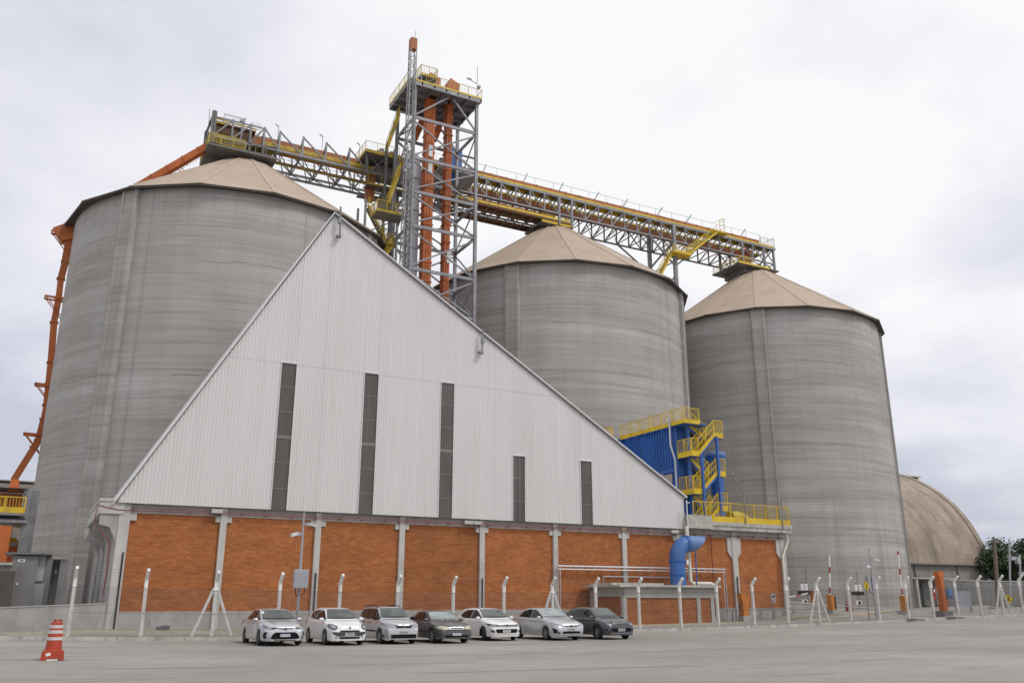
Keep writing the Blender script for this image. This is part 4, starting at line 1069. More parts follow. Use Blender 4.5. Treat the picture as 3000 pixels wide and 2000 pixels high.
mb.build_split('cross_brace', 'steel', LF)
mb = MB(); mb.box((la, YF + .9, 54.4), (35.5, YF + 1.6, 54.46)); mb.box((la, YF + 3.7, 54.4), (35.5, YF + 4.5, 54.46)); mb.build_split('walkway', 'yellow_old', LF)
mb = MB(); casing(mb, 12.6, 37.5, YF + 2.1, YF + 3.2, 55.0, 56.45, 2.6); mb.build('conveyor_casing', 'orange_old', LF)
mb = MB(); mb.box((17.6, YF + .85, 54.75), (35.5, YF + .92, 55.25)); mb.box((12, YF + 1.9, 54.9), (35.5, YF + 2.05, 55.1)); mb.box((12, YF + .4, 54.1), (36, YF + .48, 54.35)); mb.build('toe_board', 'yellow_old', LF)
mb = MB(); railing(mb, [(17.5, YB, 55.6), (35.5, YB, 55.6)], 1.7, 0, 2.4, .05); c0, c1 = at(513, 283, YB), at(561, 293, YB); railing(mb, [(c0.x, YB, c0.z), (c1.x, YB, c0.z)], 1.3, .16, 1.7, .06, .025); railing(mb, [(17.5, YF + .9, 54.5), (35.5, YF + .9, 54.5)], 1.3, 0, 2.4, .04); mb.build('handrail', 'steel', LF)
mb = MB(); mb.box((11.3, YF - .8, 52.3), (19.2, YB + .8, 52.5)); mb.box((13, YF, 52.5), (18.2, YB, 53.0)); ep = mb.build('end_platform', 'steel_dark', LF)
mb = MB(); railing(mb, [(11.3, YB, 52.5), (11.3, YF - .8, 52.5), (15.4, YF - .8, 52.5)], 1.3, .14, 1.4, .07, .04); mb.build('handrail', 'yellow_old', ep)
mb = MB(); railing(mb, [(15.4, YF - .7, 52.5), (19.1, YF - .7, 52.5), (19.1, YB, 52.5)], 1.2, 0, 1.2, .08); mb.bar((11.4, YF - .8, 52.6), (19.2, YF - .8, 53.9), .1); mb.bar((15.2, YF - .8, 52.6), (17.5, YF, 56.3), .12); mb.build('side_rail', 'steel_dark', ep)
mb = MB(); mb.box((12.2, YF + 1.4, 54.1), (16.4, YF + 4.2, 56.3)); mb.box((12.0, YF + 1.2, 56.3), (16.8, YF + 4.4, 56.5)); mb.build_split('drive_house', 'rust', LF)
mb = MB(); mb.box((12.2, YF + .3, 54.0), (19, YF + 3.8, 54.2)); mb.box((12.0, YF + .6, 56.0), (13.4, YF + .75, 56.3)); mb.bar((12, YF + .5, 56.5), (16.8, YF + .5, 56.3), .08, .16); mb.build_split('drive_deck', 'yellow_old', LF)
mb = MB()
for x in (11.85, 11.6): mb.bar((x, YF, 52.4), (x, YF, 57.1), .3, .3); mb.bar((x, YB, 52.4), (x, YB, 57.1), .3, .3)
mb.bar((11.7, YF, 57.1), (11.7, YB, 57.1), .25); mb.bar((11.7, YF, 52.6), (11.7, YB, 57.1), .16)
for x in (16, 17.6): mb.bar((x, YF, 52.4), (x, YF, 54), .3, .3)
mb.build_split('end_frame', 'steel_dark', LF)
# caged ladder tops and a motor on the left platform
mb = MB(); a = at(588, 290, YF + 2); 
for k in range(9):
    t_ = pi * k / 8; mb.bar((a.x + .55 * cos(t_), YF + 2, 56.2), (a.x + .55 * cos(t_), YF + 2, 57.9 + .45 * sin(t_)), .035)
for zq in (56.6, 57.2, 57.8): mb.bar((a.x - .55, YF + 2, zq), (a.x + .55, YF + 2, zq), .04)
mb.build('ladder_cage', 'white_metal', LF)
mb = MB(); a = at(557, 280, YF + 1); mb.tube([(a.x, YF + 1, 54.5), (a.x + .05, YF + 1, 57.3)], .14, 8); mb.box((a.x - .3, YF + .8, 57.1), (a.x + .25, YF + 1.3, 57.4)); mb.tube([(a.x + .15, YF + 1, 56.8), (a.x + .3, YF + 1, 57.7)], .1, 8); mb.build('vent_pipe', 'grey_metal_pale', LF)
for k, (px, py) in enumerate(((640, 292), (741, 315), (826, 334))):
    a = at(px, py, YB); t = thing('lamp_post', ('small grey lamp post on the left gallery, nearest the left silo top', 'small grey lamp post in the middle of the left gallery', 'small grey lamp post on the left gallery, nearest the tower')[k], 'lamp post', (a.x, YB, 55.6), 'small lamp posts on the left gallery')
    mb = MB(); mb.tube([(a.x, YB - .1, 55.6), (a.x, YB - .1, a.z)], .04, 6); mb.build('pole', 'steel', t)
    mb = MB(); mb.bar((a.x, YB - .1, a.z), (a.x - .45, YB - .1, a.z + .25), .12); mb.build('lamp_head', 'grey_metal_pale', t)
a = at(476, 330, YF + .5); t = thing('lightning_rod', 'thin grey lightning rod at the far left end of the left gallery', 'lightning rod', (a.x, YF + .5, 52.5))
b = at(482, 250, YF + .5); mb = MB(); mb.tube([(a.x, YF + .5, 52.5), (b.x, YF + .5, b.z)], .035, 6); mb.build('rod', 'steel', t)
mb = MB(); mb.box((a.x - .1, YF + .4, 52.6), (a.x + .5, YF + .6, 52.8)); mb.build('clamp', 'steel', t)
# yellow railed motor platform left of the tower
MP = thing('motor_platform', 'yellow railed platform carrying grey motors, left of the tower', 'platform', (32, 95, 56.4))
a, b = at(838, 345, 95.0), at(915, 362, 95.0)
zq = a.z
mb = MB(); mb.box((a.x, 94.6, zq - .3), (b.x + 1.5, 98.5, zq - .12)); mb.build('deck', 'grey_metal', MP)
mb = MB(); mb.box((a.x, 94.56, zq - .35), (b.x + 1.5, 94.6, zq + .05)); mb.box((a.x - .04, 94.6, zq - .35), (a.x, 99.5, zq + .05)); railing(mb, [(a.x, 99, zq - .1), (a.x, 94.6, zq - .1), (b.x, 94.6, zq - .1)], 1.3, .25, 1.6, .05, .016); mb.build('handrail', 'yellow_old', MP)
mb = MB(); mb.tube([(a.x + 2.0, 96, zq + .5), (a.x + 3.6, 96, zq + .5)], .55, 14); mb.box((a.x + 1.9, 95.5, zq - .1), (a.x + 3.7, 96.5, zq + .2)); mb.box((a.x + 2.3, 95.7, zq + .9), (a.x + 2.8, 96.2, zq + 1.25)); mb.box((a.x + 3.6, 95.6, zq), (a.x + 4.3, 96.4, zq + 1.1)); mb.build('motor', 'steel_dark', MP, True)
mb = MB(); mb.box((a.x + 2.6, 94.8, zq - .1), (a.x + 4.8, 95.3, zq + .35)); mb.build('gearbox', 'orange', MP)
mb = MB(); mb.box((a.x + 2.0, 96, zq - 2.2), (b.x + 1.0, 98, zq - 1.0)); mb.bar((a.x + .3, 95, zq - 3.2), (a.x + .3, 95, zq - .3), .16); mb.bar((a.x + 3, 95, zq - 3.2), (a.x + 3, 95, zq - .3), .16); mb.bar((a.x + .3, 95, zq - 3.2), (a.x + 3, 95, zq - .3), .13); mb.build_split('under_frame', 'steel_dark', MP)
ms, mt, mr = MB(), MB(), MB(); stair(ms, mt, mr, (a.x + 3.6, 93.4, zq - 3.2), (a.x + 5.2, 93.4, zq - .1), (0, 1, 0), .9)
ms.build_split('stringer', 'yellow_old', MP); mt.build('tread', 'steel', MP); mr.build('handrail', 'yellow_old', MP)
# transfer platform below the gallery left of the tower
TP = thing('transfer_platform', 'grey transfer platform with orange hopper between left gallery and tower', 'platform', (32.5, 96, 52))
mb = MB(); mb.box((30.6, 95.4, 52.0), (35.8, 97.2, 52.15)); mb.box((30.6, 98.6, 52.0), (35.8, 100, 52.15)); mb.box((32, 96, 53.4), (40, 97.4, 53.55)); mb.build_split('deck', 'steel_dark', TP)
mb = MB(); mb.box((33, 96.5, 50.4), (35.2, 98.5, 51.9)); mb.prism([(33, 50.4), (35.2, 50.4), (34.4, 48.8), (33.8, 48.8)], 96.7, 98.3); mb.build('hopper', 'steel_dark', TP)
mb = MB(); mb.bar((31.4, 97, 54), (31.4, 97, 50.4), 1.0, 1.0); mb.build('chute', 'orange_old', TP)
mb = MB(); railing(mb, [(30.6, 99, 52.2), (30.6, 95.4, 52.2), (35.8, 95.4, 52.2)], 1.2, 0, 1.5, .05, .02); mb.box((30.6, 95.36, 51.95), (35.8, 95.4, 52.2)); mb.build('handrail', 'yellow_old', TP)
mb = MB()
for x in (32.5, 33.6, 35.5): mb.bar((x, 94.4, 40), (x, 94.4, 57), .3)
mb.bar((40.4, 95.9, 51), (40.4, 95.9, 57), .3); mb.box((36.5, 97, 55), (44, 100, 56)); mb.bar((36, 95, 55.2), (41, 95, 55.2), .2, .3); mb.bar((36, 95, 51), (41, 95, 51), .2, .3)
mb.build_split('frame', 'steel_dark', TP)

# ================================================================== CHUTE DOWN THE LEFT SILO
OC = thing('chute_pipe', 'long orange square chute running from gallery end down over the left silo roof', 'chute', (5, 99, 46))
Yc = 101.5
a, b = at(478, 337, 97.5), at(160, 522, Yc + 1)
mb = MB(); mb.bar(a, b, .75, .8); mb.build('pipe', 'orange', OC)
mb = MB(); d = b - a
for f in [.06 + .115 * i for i in range(9)]:
    c = a + d * f; mb.bar(c, c + d.normalized() * .1, .9, .96)
mb.build_split('flange', 'orange', OC)
mb = MB()
for f in (.22, .42): c = a + d * f; mb.bar(c, c + V((.8, -.6, -1.3)), .1); mb.bar(c + d.normalized() * .8, c + V((.8, -.6, -1.3)), .08)
mb.build('support', 'orange', OC)
mb = MB(); c = a + d * .25; mb.tube([a + V((0, 0, -1)), c + V((0, 0, -.9)), a + d * .5 + V((0, 0, -.5))], .02, 4); mb.build('cable', 'steel_dark', OC)
OD = thing('drop_chute', 'orange jointed drop chute with brackets down the left edge of the left silo', 'chute', (-2, 100, 20))
Yd = 100.2
pl_ = [(160, 540, .85), (158, 560, .95), (150, 602, .82), (140, 640, .75), (135, 683, .75), (124, 740, .80), (117, 832, .80), (107, 930, .72), (101, 962, .8), (88, 1012, .8), (78, 1028, .75), (33, 1100, .75)]
mb = MB(); pts = [at(x, y, Yd) for x, y, r in pl_]
for (p, q, w) in zip(pts, pts[1:], pl_): mb.bar(p, q + (q - p).normalized() * .1, w[2] * .82, w[2] * .82)
mb.build('pipe', 'orange', OD)
mb = MB()
for p, q in zip(pts, pts[1:]):
    d = (q - p).normalized(); L = (q - p).length; n = max(1, int(L / 2.2))
    for i in range(n): c = p + d * (L * (i + .0) / n); mb.bar(c, c + d * .1, .84, .84)
mb.build_split('flange', 'orange_old', OD)
mb = MB()
for (px, py) in ((145, 537), (130, 686), (108, 885), (83, 998)):
    p = at(px, py, Yd); mb.bar(p + V((-1.1, -.55, 0)), p + V((1.9, -.55, -.1)), .13, .2); mb.bar(p + V((-1.1, .55, 0)), p + V((1.9, .55, -.1)), .13, .2); mb.bar(p + V((-1.1, -.5, 0)), p + V((-1.1, .5, 0)), .13, .2)
    mb.bar(p + V((-1.0, -.55, 0)), p + V((1.5, -.55, -3.0)), .09); mb.bar(p + V((-1.0, .55, 0)), p + V((1.5, .55, -3.0)), .09)
mb.build_split('bracket', 'orange', OD)
mb = MB(); p = at(152, 520, Yd); mb.prism([(p.x - 1.2, p.z - .6), (p.x + 1.0, p.z + .9), (p.x + 1.2, p.z - 1.2), (p.x - .2, p.z - 2.0)], Yd - .6, Yd + .6); mb.build('head', 'orange', OD)
mb = MB(); mb.box((p.x + .75, Yd - .8, p.z - .8), (p.x + 2.2, Yd + 1, p.z + .35)); mb.build('gate_box', 'grey_metal', OD)

# ================================================================== LEFT: INTAKE STRUCTURE, CABINS, FAR WALL
LI = thing('intake_tower', 'grey steel intake structure with yellow railings and orange hopper at the left picture edge', 'structure', (-4, 76, 1))
Yi = 76.0
def bx(mb, x0, y0, x1, y1, Y, dep):       # box whose front face fills a picture rectangle on the plane Y
    a, b = at(x0, y0, Y), at(x1, y1, Y)
    mb.box((a.x, Y, a.z), (b.x, Y + dep, b.z)); return a, b
mb = MB(); bx(mb, 25, 1100, 42, 1118, Yi + 1.5, 1.0); bx(mb, 18, 1116, 46, 1130, Yi + 1.3, 1.3); bx(mb, -30, 1130, 48, 1165, Yi + 1.5, 3); mb.build('hopper', 'orange', LI)
mb = MB(); bx(mb, -30, 1205, 14, 1290, Yi - 1, 2); bx(mb, 20, 1235, 44, 1290, Yi + 3, 2); mb.build_split('lower_hopper', 'orange', LI)
mb = MB()
bx(mb, -40, 1116, 66, 1121, Yi, 4); bx(mb, -40, 1129, 62, 1133, Yi + .2, .3); bx(mb, -40, 1137, 62, 1140, Yi + 1.2, .3); bx(mb, -40, 1178, 57, 1184, Yi - .2, 4); bx(mb, -40, 1190, 62, 1201, Yi, 5)
bx(mb, 57, 1122, 63, 1190, Yi + .3, .4); bx(mb, 64, 1125, 70, 1275, Yi + 3.6, .4); bx(mb, 50, 1200, 57, 1290, Yi + .4, .4); bx(mb, 18, 1245, 54, 1252, Yi + 1, 2)
a, b = at(8, 1203, Yi + .5), at(48, 1243, Yi + .5); mb.bar(a, b, .15); mb.build_split('frame', 'steel', LI)
mb = MB(); a, b = at(-40, 1178, Yi - .2), at(55, 1178, Yi - .2)
railing(mb, [(a.x, Yi - .2, b.z + .02), (b.x, Yi - .2, b.z + .02)], at(20, 1141, Yi - .2).z - b.z, .2, 1.4, .08, .032); mb.box((a.x, Yi - .26, b.z), (b.x, Yi - .21, b.z + .42)); 
a, b = at(20, 1244, Yi + 1.2), at(44, 1244, Yi + 1.2); railing(mb, [(a.x, Yi + 1.2, a.z), (b.x, Yi + 1.2, a.z)], 1.2, .18, 1.2, .08, .04); mb.box((a.x, Yi + 1.15, a.z), (b.x, Yi + 1.2, a.z + .35))
mb.build('railing', 'yellow', LI)
t = thing('far_shed', 'pale beige flat topped building far behind the left silo', 'building', (-8, 125, 1))
mb = MB(); bx(mb, -60, 1105, 84, 1400, 125, 12); mb.build('wall', 'beige_wall', t); mb = MB(); bx(mb, -60, 1100, 84, 1105, 124.8, 12); mb.build('roof_edge', 'concrete_pale', t)
# equipment cabins on the raised yard
CB = thing('equipment_cabin', 'tall grey metal cabin with white sign plate, at the foot of the left silo', 'cabin', (2, 68, 1.1))
Yq = 68.0
mb = MB(); bx(mb, 30, 1275, 72, 1394, Yq, 2.5); mb.build('body', 'grey_metal', CB)
mb = MB(); a, b = at(72, 1275, Yq), at(92, 1393, Yq); mb.box((a.x + .02, Yq + .4, 1.0), (at(120, 1300, Yq).x, Yq + 2.3, a.z - .1)); mb.build('side_body', 'grey_metal', CB)
mb = MB(); a, b = at(68, 1272, Yq - .2), at(122, 1270, Yq - .2); mb.box((a.x - 1.4, Yq - .25, a.z - .03), (b.x, Yq + 2.8, a.z + .1)); mb.build('roof', 'steel_dark', CB)
mb = MB(); bx(mb, 42, 1283, 57, 1290, Yq - .03, .02); sg = mb.build('sign_plate', 'white_sign', CB)
mb = MB(); bx(mb, 46.5, 1285, 48.5, 1288, Yq - .04, .01); bx(mb, 49.5, 1285, 51.5, 1288, Yq - .04, .01); bx(mb, 52.2, 1285, 53.2, 1288, Yq - .04, .01); mb.build('marking', 'black', sg)
mb = MB(); bx(mb, 75, 1276, 98, 1334, Yq + .3, .05); bx(mb, 74, 1340, 96, 1390, Yq + .3, .04); mb.build('panel', 'grey_metal_pale', CB)
mb = MB(); bx(mb, 37.5, 1337, 40.5, 1343, Yq - .05, .04); mb.build('handle', 'white_sign', CB)
CB2 = thing('meter_shelter', 'concrete canopy over a small grey meter box, right of the grey cabin', 'shelter', (5, 70, 1.1))
mb = MB(); bx(mb, 107, 1277, 152, 1284, Yq + 1.0, 1.6); mb.build('canopy', 'concrete_pale', CB2); mb = MB(); bx(mb, 100, 1284, 140, 1393, Yq + 2.4, .4); mb.build('back_wall', 'concrete', CB2)
mb = MB(); bx(mb, 119, 1300, 138, 1323, Yq + 2.2, .18); mb.build('meter_box', 'grey_metal', CB2); mb = MB(); bx(mb, 126, 1308, 130, 1316, Yq + 2.17, .02); mb.build('label_plate', 'white_sign', CB2); mb = MB(); bx(mb, 140, 1284, 145, 1393, Yq + 1.2, .2); mb.build('post', 'concrete_pale', CB2)
CB3 = thing('brown_door_cabin', 'low concrete kiosk with brown door at the left picture edge', 'kiosk', (-1, 67, 1.1))
mb = MB(); bx(mb, -40, 1296, 27, 1396, Yq - .8, 2); mb.build('wall', 'concrete_dark', CB3); mb = MB(); bx(mb, -42, 1290, 29, 1297, Yq - 1, 2.4); mb.build('roof', 'concrete', CB3); mb = MB(); bx(mb, -10, 1310, 23, 1394, Yq - .85, .04); mb.build('door', plain('brown_door', (0.075, .065, .05), .6), CB3)

# ================================================================== BLUE DUST COLLECTOR AND STAIR
BY = 60.2
a = at(1556, 1060, BY); BX = a.x
ztop = at(1571, 967, 58.6).z - .18
DC = thing('dust_collector', 'blue ribbed sheet metal building with yellow railed roof, beside the gable', 'filter building', (BX + 3, BY + 6, 7.7))
zb = 7.76
XE = BX + 2.0
mb = MB(); n = 22; yl = 8.6
for i in range(n):                        # ribbed left face, real profile
    y0 = BY + yl * i / n; y1 = y0 + yl / n
    o = 0.0; dd = (y1 - y0)
    mb.add([(BX, y0, zb), (BX, y0 + dd * .7, zb), (BX, y0 + dd * .7, ztop), (BX, y0, ztop)], [(0, 1, 2, 3)])
    mb.add([(BX, y0 + dd * .7, zb), (BX - .13, y0 + dd * .76, zb), (BX - .13, y0 + dd * .94, zb), (BX, y1, zb), (BX, y0 + dd * .7, ztop), (BX - .13, y0 + dd * .76, ztop), (BX - .13, y0 + dd * .94, ztop), (BX, y1, ztop)], [(0, 1, 5, 4), (1, 2, 6, 5), (2, 3, 7, 6)])
mb.box((BX + .02, BY, zb), (XE, BY + yl, ztop - .01))
mb.build('wall', 'blue', DC)
mb = MB(); pz = atx(1552, 1079, BX).z; mb.box((BX - .16, BY - .03, pz - .12), (BX, BY + yl, pz + .12)); mb.box((BX - .14, BY - .1, zb), (BX + .12, BY + .12, ztop)); mb.build('rail_band', 'blue', DC)
# window strip
for w0, w1 in ((1546.5, 1529), (1527, 1512)):
    p0, p1 = atx(w0, 1088, BX), atx(w1, 1109, BX); p2 = atx(w0, 1109, BX)
    mb = MB(); mb.box((BX - .17, p0.y, p2.z), (BX - .1, p1.y, p0.z)); mb.build('window', plain('dusty_pane', (.36, .30, .27), .3), DC)
RO = at(1556, 962, BY - .4).z
mb = MB(); RX = at(1571, 965, 58.6).x; RY = 58.6; RXE = at(1606, 965, 58.6).x; mb.box((RX, RY, ztop), (XE + .2, BY + yl, ztop + .18)); mb.build('roof_deck', 'blue', DC)
mb = MB()
for i in range(7): mb.box((RX, BY + .2 + i * 1.3, ztop - .25), (BX, BY + .3 + i * 1.3, ztop))
mb.build_split('roof_bracket', 'blue', DC)
rl, tb_ = MB(), MB()
ze = ztop + .18
poly = [(RX, RY + 9.6, ze), (RX, RY, ze), (RXE, RY, ze)]
railing(rl, poly, 1.25, .17, 1.5, .06, .02)
for p, q in zip(poly, poly[1:]): tb_.bar(V(p) + V((0, 0, .05)), V(q) + V((0, 0, .05)), .06, .36)
railing(rl, [(RX - .9, RY + 13.5, ze - .3), (RX - .9, RY + 9.7, ze - .3)], 1.4, .16, 1.6, .07, .03)
tb_.bar((RX - .9, RY + 13.5, ze - .3), (RX - .9, RY + 9.7, ze - .3), .06, .3)
r = rl.build('roof_railing', 'yellow', DC); tb_.build('toe_board', 'yellow', r)
mb = MB(); mb.prism([(RX, RY), (RXE, RY), (RXE, BY), (RX, BY)], ze - .2, ze - .05, 'xy'); mb.box((RX - .9, RY + 9.7, ze - .5), (RX + .2, RY + 13.5, ze - .35)); mb.build_split('roof_walkway', 'blue', DC)
mb = MB(); p = at(1546, 968, BY - 1.0); mb.tube([(RX - .1, BY + .3, ze + .5), (RX - .1, BY + .3, ztop - 1.6), (BX - .15, BY + .1, ztop - 3.0), (BX - .15, BY + .1, zb)], .09, 8); mb.tube([(RX - .1, BY + .3, ze + .45), (RX - .4, BY + .3, ze + .35)], .05, 6); mb.build('downpipe', 'duct_white', DC)

CS = thing('zigzag_stair', 'yellow zigzag staircase on blue posts at the right of the blue building', 'staircase', (BX + 3, BY - 1.5, 7.7))
ys0, ys1 = BY - 2.0, BY - 1.0
zl = [at(1589, 1038, ys0).z, at(1592, 1125, ys0).z, zb]
zr = [at(1650, 998, ys0).z, at(1655, 1086, ys0).z, at(1658, 1165, ys0).z]
xl0, xl1 = at(1589, 1040, ys0).x, at(1610, 1040, ys0).x
xr0, xr1 = at(1637, 1000, ys0).x, at(1660, 1000, ys0).x
ms, mt, mr, mu, mtoe = MB(), MB(), MB(), MB(), MB()
for i, z in enumerate(zl[:2]):
    ms.box((xl0, ys0, z - .28), (xl1, BY - .1, z - .06)); mtoe.box((xl0, ys0 - .04, z - .3), (xl1, ys0, z + .12)); mtoe.box((xl0 - .04, ys0, z - .3), (xl0, BY - .1, z + .12))
    railing(mr, [(xl0, BY - .1, z), (xl0, ys0, z), (xl1 - .3, ys0, z)], 1.25, .17, 1.2, .06, .02)
for i, z in enumerate(zr):
    ms.box((xr0, ys0, z - .28), (xr1, BY + .1, z - .06)); mtoe.box((xr0, ys0 - .04, z - .3), (xr1, ys0, z + .12)); mtoe.box((xr1, ys0, z - .3), (xr1 + .04, BY + .1, z + .12))
    railing(mr, [(xr0 + .1, ys0, z), (xr1, ys0, z), (xr1, BY + .1, z)], 1.25, .17, 1.2, .06, .02)
def flight(x0, z0, x1, z1, y):
    stair(mtoe, mt, mr, (x0, y, z0 - .1), (x1, y, z1 - .1), (0, 1, 0), 1.0, n=11, rail=1.25); ms.bar((x0, y + .02, z0 - .36), (x1, y + .02, z1 - .36), .08, .22)
for i in range(3): flight(xl1 - .3, zl[i], xr0 + .1, zr[i], ys0)
for i, z1 in enumerate((ze, zl[0], zl[1])):
    flight(xr0, zr[i], xl1 - (.5 if i else .2), z1, BY - .85)
ms.build_split('landing', 'blue', CS); mtoe.build_split('stringer', 'yellow', CS); mt.build('tread', 'yellow_old', CS); mr.build('handrail', 'yellow', CS)
mb = MB()
for (px, z1) in ((1613, zl[0] - .1), (1650, zr[0] - .2)):
    x = at(px, 1100, ys0).x; mb.bar((x, ys0 - .1, zb), (x, ys0 - .1, z1), .2, .2); mb.bar((x, BY - .2, zb), (x, BY - .2, z1), .2, .2)
mb.bar((BX + .6, BY - .9, zb), (BX + .6, BY - .9, ze - .2), .2, .2)
mb.build_split('post', 'blue', CS)
CY = thing('cyclone', 'blue cylindrical cyclone with flared top behind the yellow stair', 'cyclone', (XE, BY + 3, 7.7))
yc = BY + 2.5
xa_, xb_ = at(1636, 1110, yc).x, at(1662, 1110, yc).x; xc, rc = (xa_ + xb_) / 2 - .1, (xb_ - xa_) / 2
zt_, zm = at(1650, 1040, yc).z, at(1650, 1078, yc).z
mb = MB(); mb.lathe([(rc * .9, zb), (rc * .9, zm - .3), (rc, zm), (rc * 1.32, zt_ - 1.0), (rc * 1.38, zt_ - .35)], (xc, yc, 0), 28); mb.build('body', 'blue', CY, True)
mb = MB(); mb.lathe([(rc * 1.40, zt_ - .36), (rc * 1.40, zt_ - .25), (rc * 1.28, zt_), (rc * .2, zt_ + .15), (0.01, zt_ + .15)], (xc, yc, 0), 28); mb.build('cap', 'blue_pale', CY, True)
EM = thing('fan_motor', 'grey and yellow fan motor behind the terrace railing', 'motor', (XE + 4, 57.5, 8))
p = at(1693, 1195, 58.5)
mb = MB(); mb.lathe([(.01, -.8), (.65, -.8), (.7, 0), (.5, .9), (.01, .95)], (p.x, 58.5, 8.7), 18, 'x'); mb.build('casing', 'yellow_old', EM, True); mb = MB(); mb.box((p.x - .9, 58, 7.8), (p.x + .9, 59, 8.1)); mb.build('base', 'blue', EM)

# ================================================================== FENCE
FE = thing('perimeter_fence', 'white concrete post fence with bent tips and chain link mesh along the kerb', 'fence', (30, K, 0.2))
POSTS = [(157, 0), (325, 0), (487, 1), (637, 0), (776, 0), (910, 0), (1040, 0), (1157, 0), (1270, 1), (1371, 0), (1470, 0), (1566, 0), (1652, 0), (1735, 0), (1813, 0), (1885, 1), (1958, 0), (2024, 0), (2092, 0), (2150, 0), (2207, 0), (2261, 0), (2312, 1)]
xsP = [at(px, 1445, K).x for px, _ in POSTS]
allp = [(x, b) for x, (_, b) in zip(xsP, POSTS)] + [(xsP[-1] + 2.6 * k, 0) for k in (1, 2, 3)]
HV = 2.62
for x, braced in allp:
    z = ground_z(x, K) + 0.12
    mb = MB(); lean = random.uniform(-.02, .02)
    y = K + .02
    a = V((x, y, z)); b = V((x + lean, y, z + HV)); c = b + V((0, -.42, .46))
    w = .075
    mb.add([(a.x - w, a.y - w, a.z), (a.x + w, a.y - w, a.z), (a.x + w, a.y + w, a.z), (a.x - w, a.y + w, a.z),
            (b.x - w, b.y - w, b.z), (b.x + w, b.y - w, b.z), (b.x + w, b.y + w, b.z + .06), (b.x - w, b.y + w, b.z + .06),
            (c.x - w * .85, c.y - .03, c.z - .06), (c.x + w * .85, c.y - .03, c.z - .06), (c.x + w * .85, c.y + .06, c.z + .06), (c.x - w * .85, c.y + .06, c.z + .06)],
           [(3, 2, 1, 0), (0, 1, 5, 4), (1, 2, 6, 5), (2, 3, 7, 6), (3, 0, 4, 7), (4, 5, 9, 8), (5, 6, 10, 9), (6, 7, 11, 10), (7, 4, 8, 11), (8, 9, 10, 11)])
    mb.build('post', 'post_white', FE)
    if braced:
        for s in (-1, 1):
            mb = MB(); mb.bar((x + s * .98, y, z - .05), (x + s * .1, y, z + HV - .35), .12, .12); mb.build('brace', 'post_white', FE)
        mb = MB(); mb.box((x - .13, y - .1, z + HV - .42), (x + .13, y + .1, z + HV - .3)); mb.build('collar', 'post_white', FE)
# chain link: real diagonal wires
mb = MB(); sp, hm = 0.085, 2.18
xa_, xb_ = allp[0][0] - 4.5, allp[-1][0]; r_ = 0.003
def wire(p, q):
    p, q = V(p), V(q); d = (q - p).normalized(); a = V((0, 1, 0)); b = d.cross(a)
    n = len(mb.v)
    for c in (p, q):
        for k in range(3):
            t_ = 2 * pi * k / 3; mb.v.append(tuple(c + (a * cos(t_) + b * sin(t_)) * r_))
    mb.f += [(n, n + 1, n + 4, n + 3), (n + 1, n + 2, n + 5, n + 4), (n + 2, n, n + 3, n + 5)]
x = xa_ - hm
while x < xb_:
    for s in (0, 1):
        p0, p1 = (x, 0.05), (x + hm, hm + .05)
        if s: p0, p1 = (x + hm, .05), (x, hm + .05)
        # clip to the fence's ends
        (u0, w0), (u1, w1) = p0, p1
        lo, hi = max(min(u0, u1), xa_), min(max(u0, u1), xb_)
        if hi - lo > .05:
            f = lambda u: w0 + (w1 - w0) * (u - u0) / (u1 - u0)
            wire((lo, K - .07, f(lo) + ground_z(lo, K) + .12), (hi, K - .07, f(hi) + ground_z(hi, K) + .12))
    x += sp
for h in (.08, 1.1, 2.22):
    for (xq, _), (xr, _) in zip(allp, allp[1:]): mb.bar((xq, K - .07, ground_z(xq, K) + .12 + h), (xr, K - .07, ground_z(xr, K) + .12 + h), .012)
for h in (.12, .26, .4):
    for (xq, _), (xr, _) in zip(allp, allp[1:]): mb.bar((xq, K - h, ground_z(xq, K) + .14 + HV + h * 1.05), (xr, K - h, ground_z(xr, K) + .14 + HV + h * 1.05), .008)
mb.build('chain_link', 'wire', FE)

# ================================================================== CCTV POLES
def cctv(px, ptop, pbase, Y, label, box, big, side):
    b = at(px, pbase, Y); tpt = at(px + (14 if px < 1000 else -18), ptop, Y); z0 = ground_z(b.x, Y)
    t = thing('camera_pole', label, 'camera pole', (b.x, Y, z0), 'security camera poles')
    H = tpt.z - z0; k = H / 9.0
    mb = MB(); mb.tube([(b.x, Y, z0), (b.x, Y, z0 + H * .55), (b.x, Y, z0 + H)], [.085, .075, .05], 10); mb.build('pole', 'grey_metal_pale', t, True)
    zb = z0 + box * H
    mb = MB(); mb.box((b.x - .38, Y + (.06 if side else -.35), zb), (b.x + .38, Y + (.35 if side else -.06), zb + .95)); mb.build('control_box', 'grey_metal_pale', t, bevel=.02)
    mb = MB()
    for s in (-1, 1): mb.tube([(b.x + s * .24, Y + .2 * (1 if side else -1), zb), (b.x + s * .24, Y + .2 * (1 if side else -1), zb - .25), (b.x + s * .05, Y, zb - .42)], .025, 6)
    mb.build('conduit', 'black', t)
    for (s, f) in ((1, .90), (-1, .815)):
        if not big: f = (.84, .73)[s < 0]
        zc_ = z0 + f * H
        mb = MB(); mb.bar((b.x, Y, zc_), (b.x + s * .3, Y - .05, zc_), .12, .1); mb.box((b.x + s * .12, Y - .12, zc_ - .09), (b.x + s * .34, Y + .05, zc_ + .09)); ar = mb.build('camera_arm', 'grey_metal_pale', t)
        mb = MB(); a = V((b.x + s * .3, Y - .05, zc_ + .02)); e = a + V((s * .30, -.2, -.1)); mb.bar(a, e, .12, .12); mb.bar(e, e + (e - a).normalized() * .08, .15, .14); mb.bar(a + V((0, 0, .07)), e + (e - a).normalized() * .12 + V((0, 0, .07)), .15, .02); mb.build('camera', 'white_metal', ar)
    return t
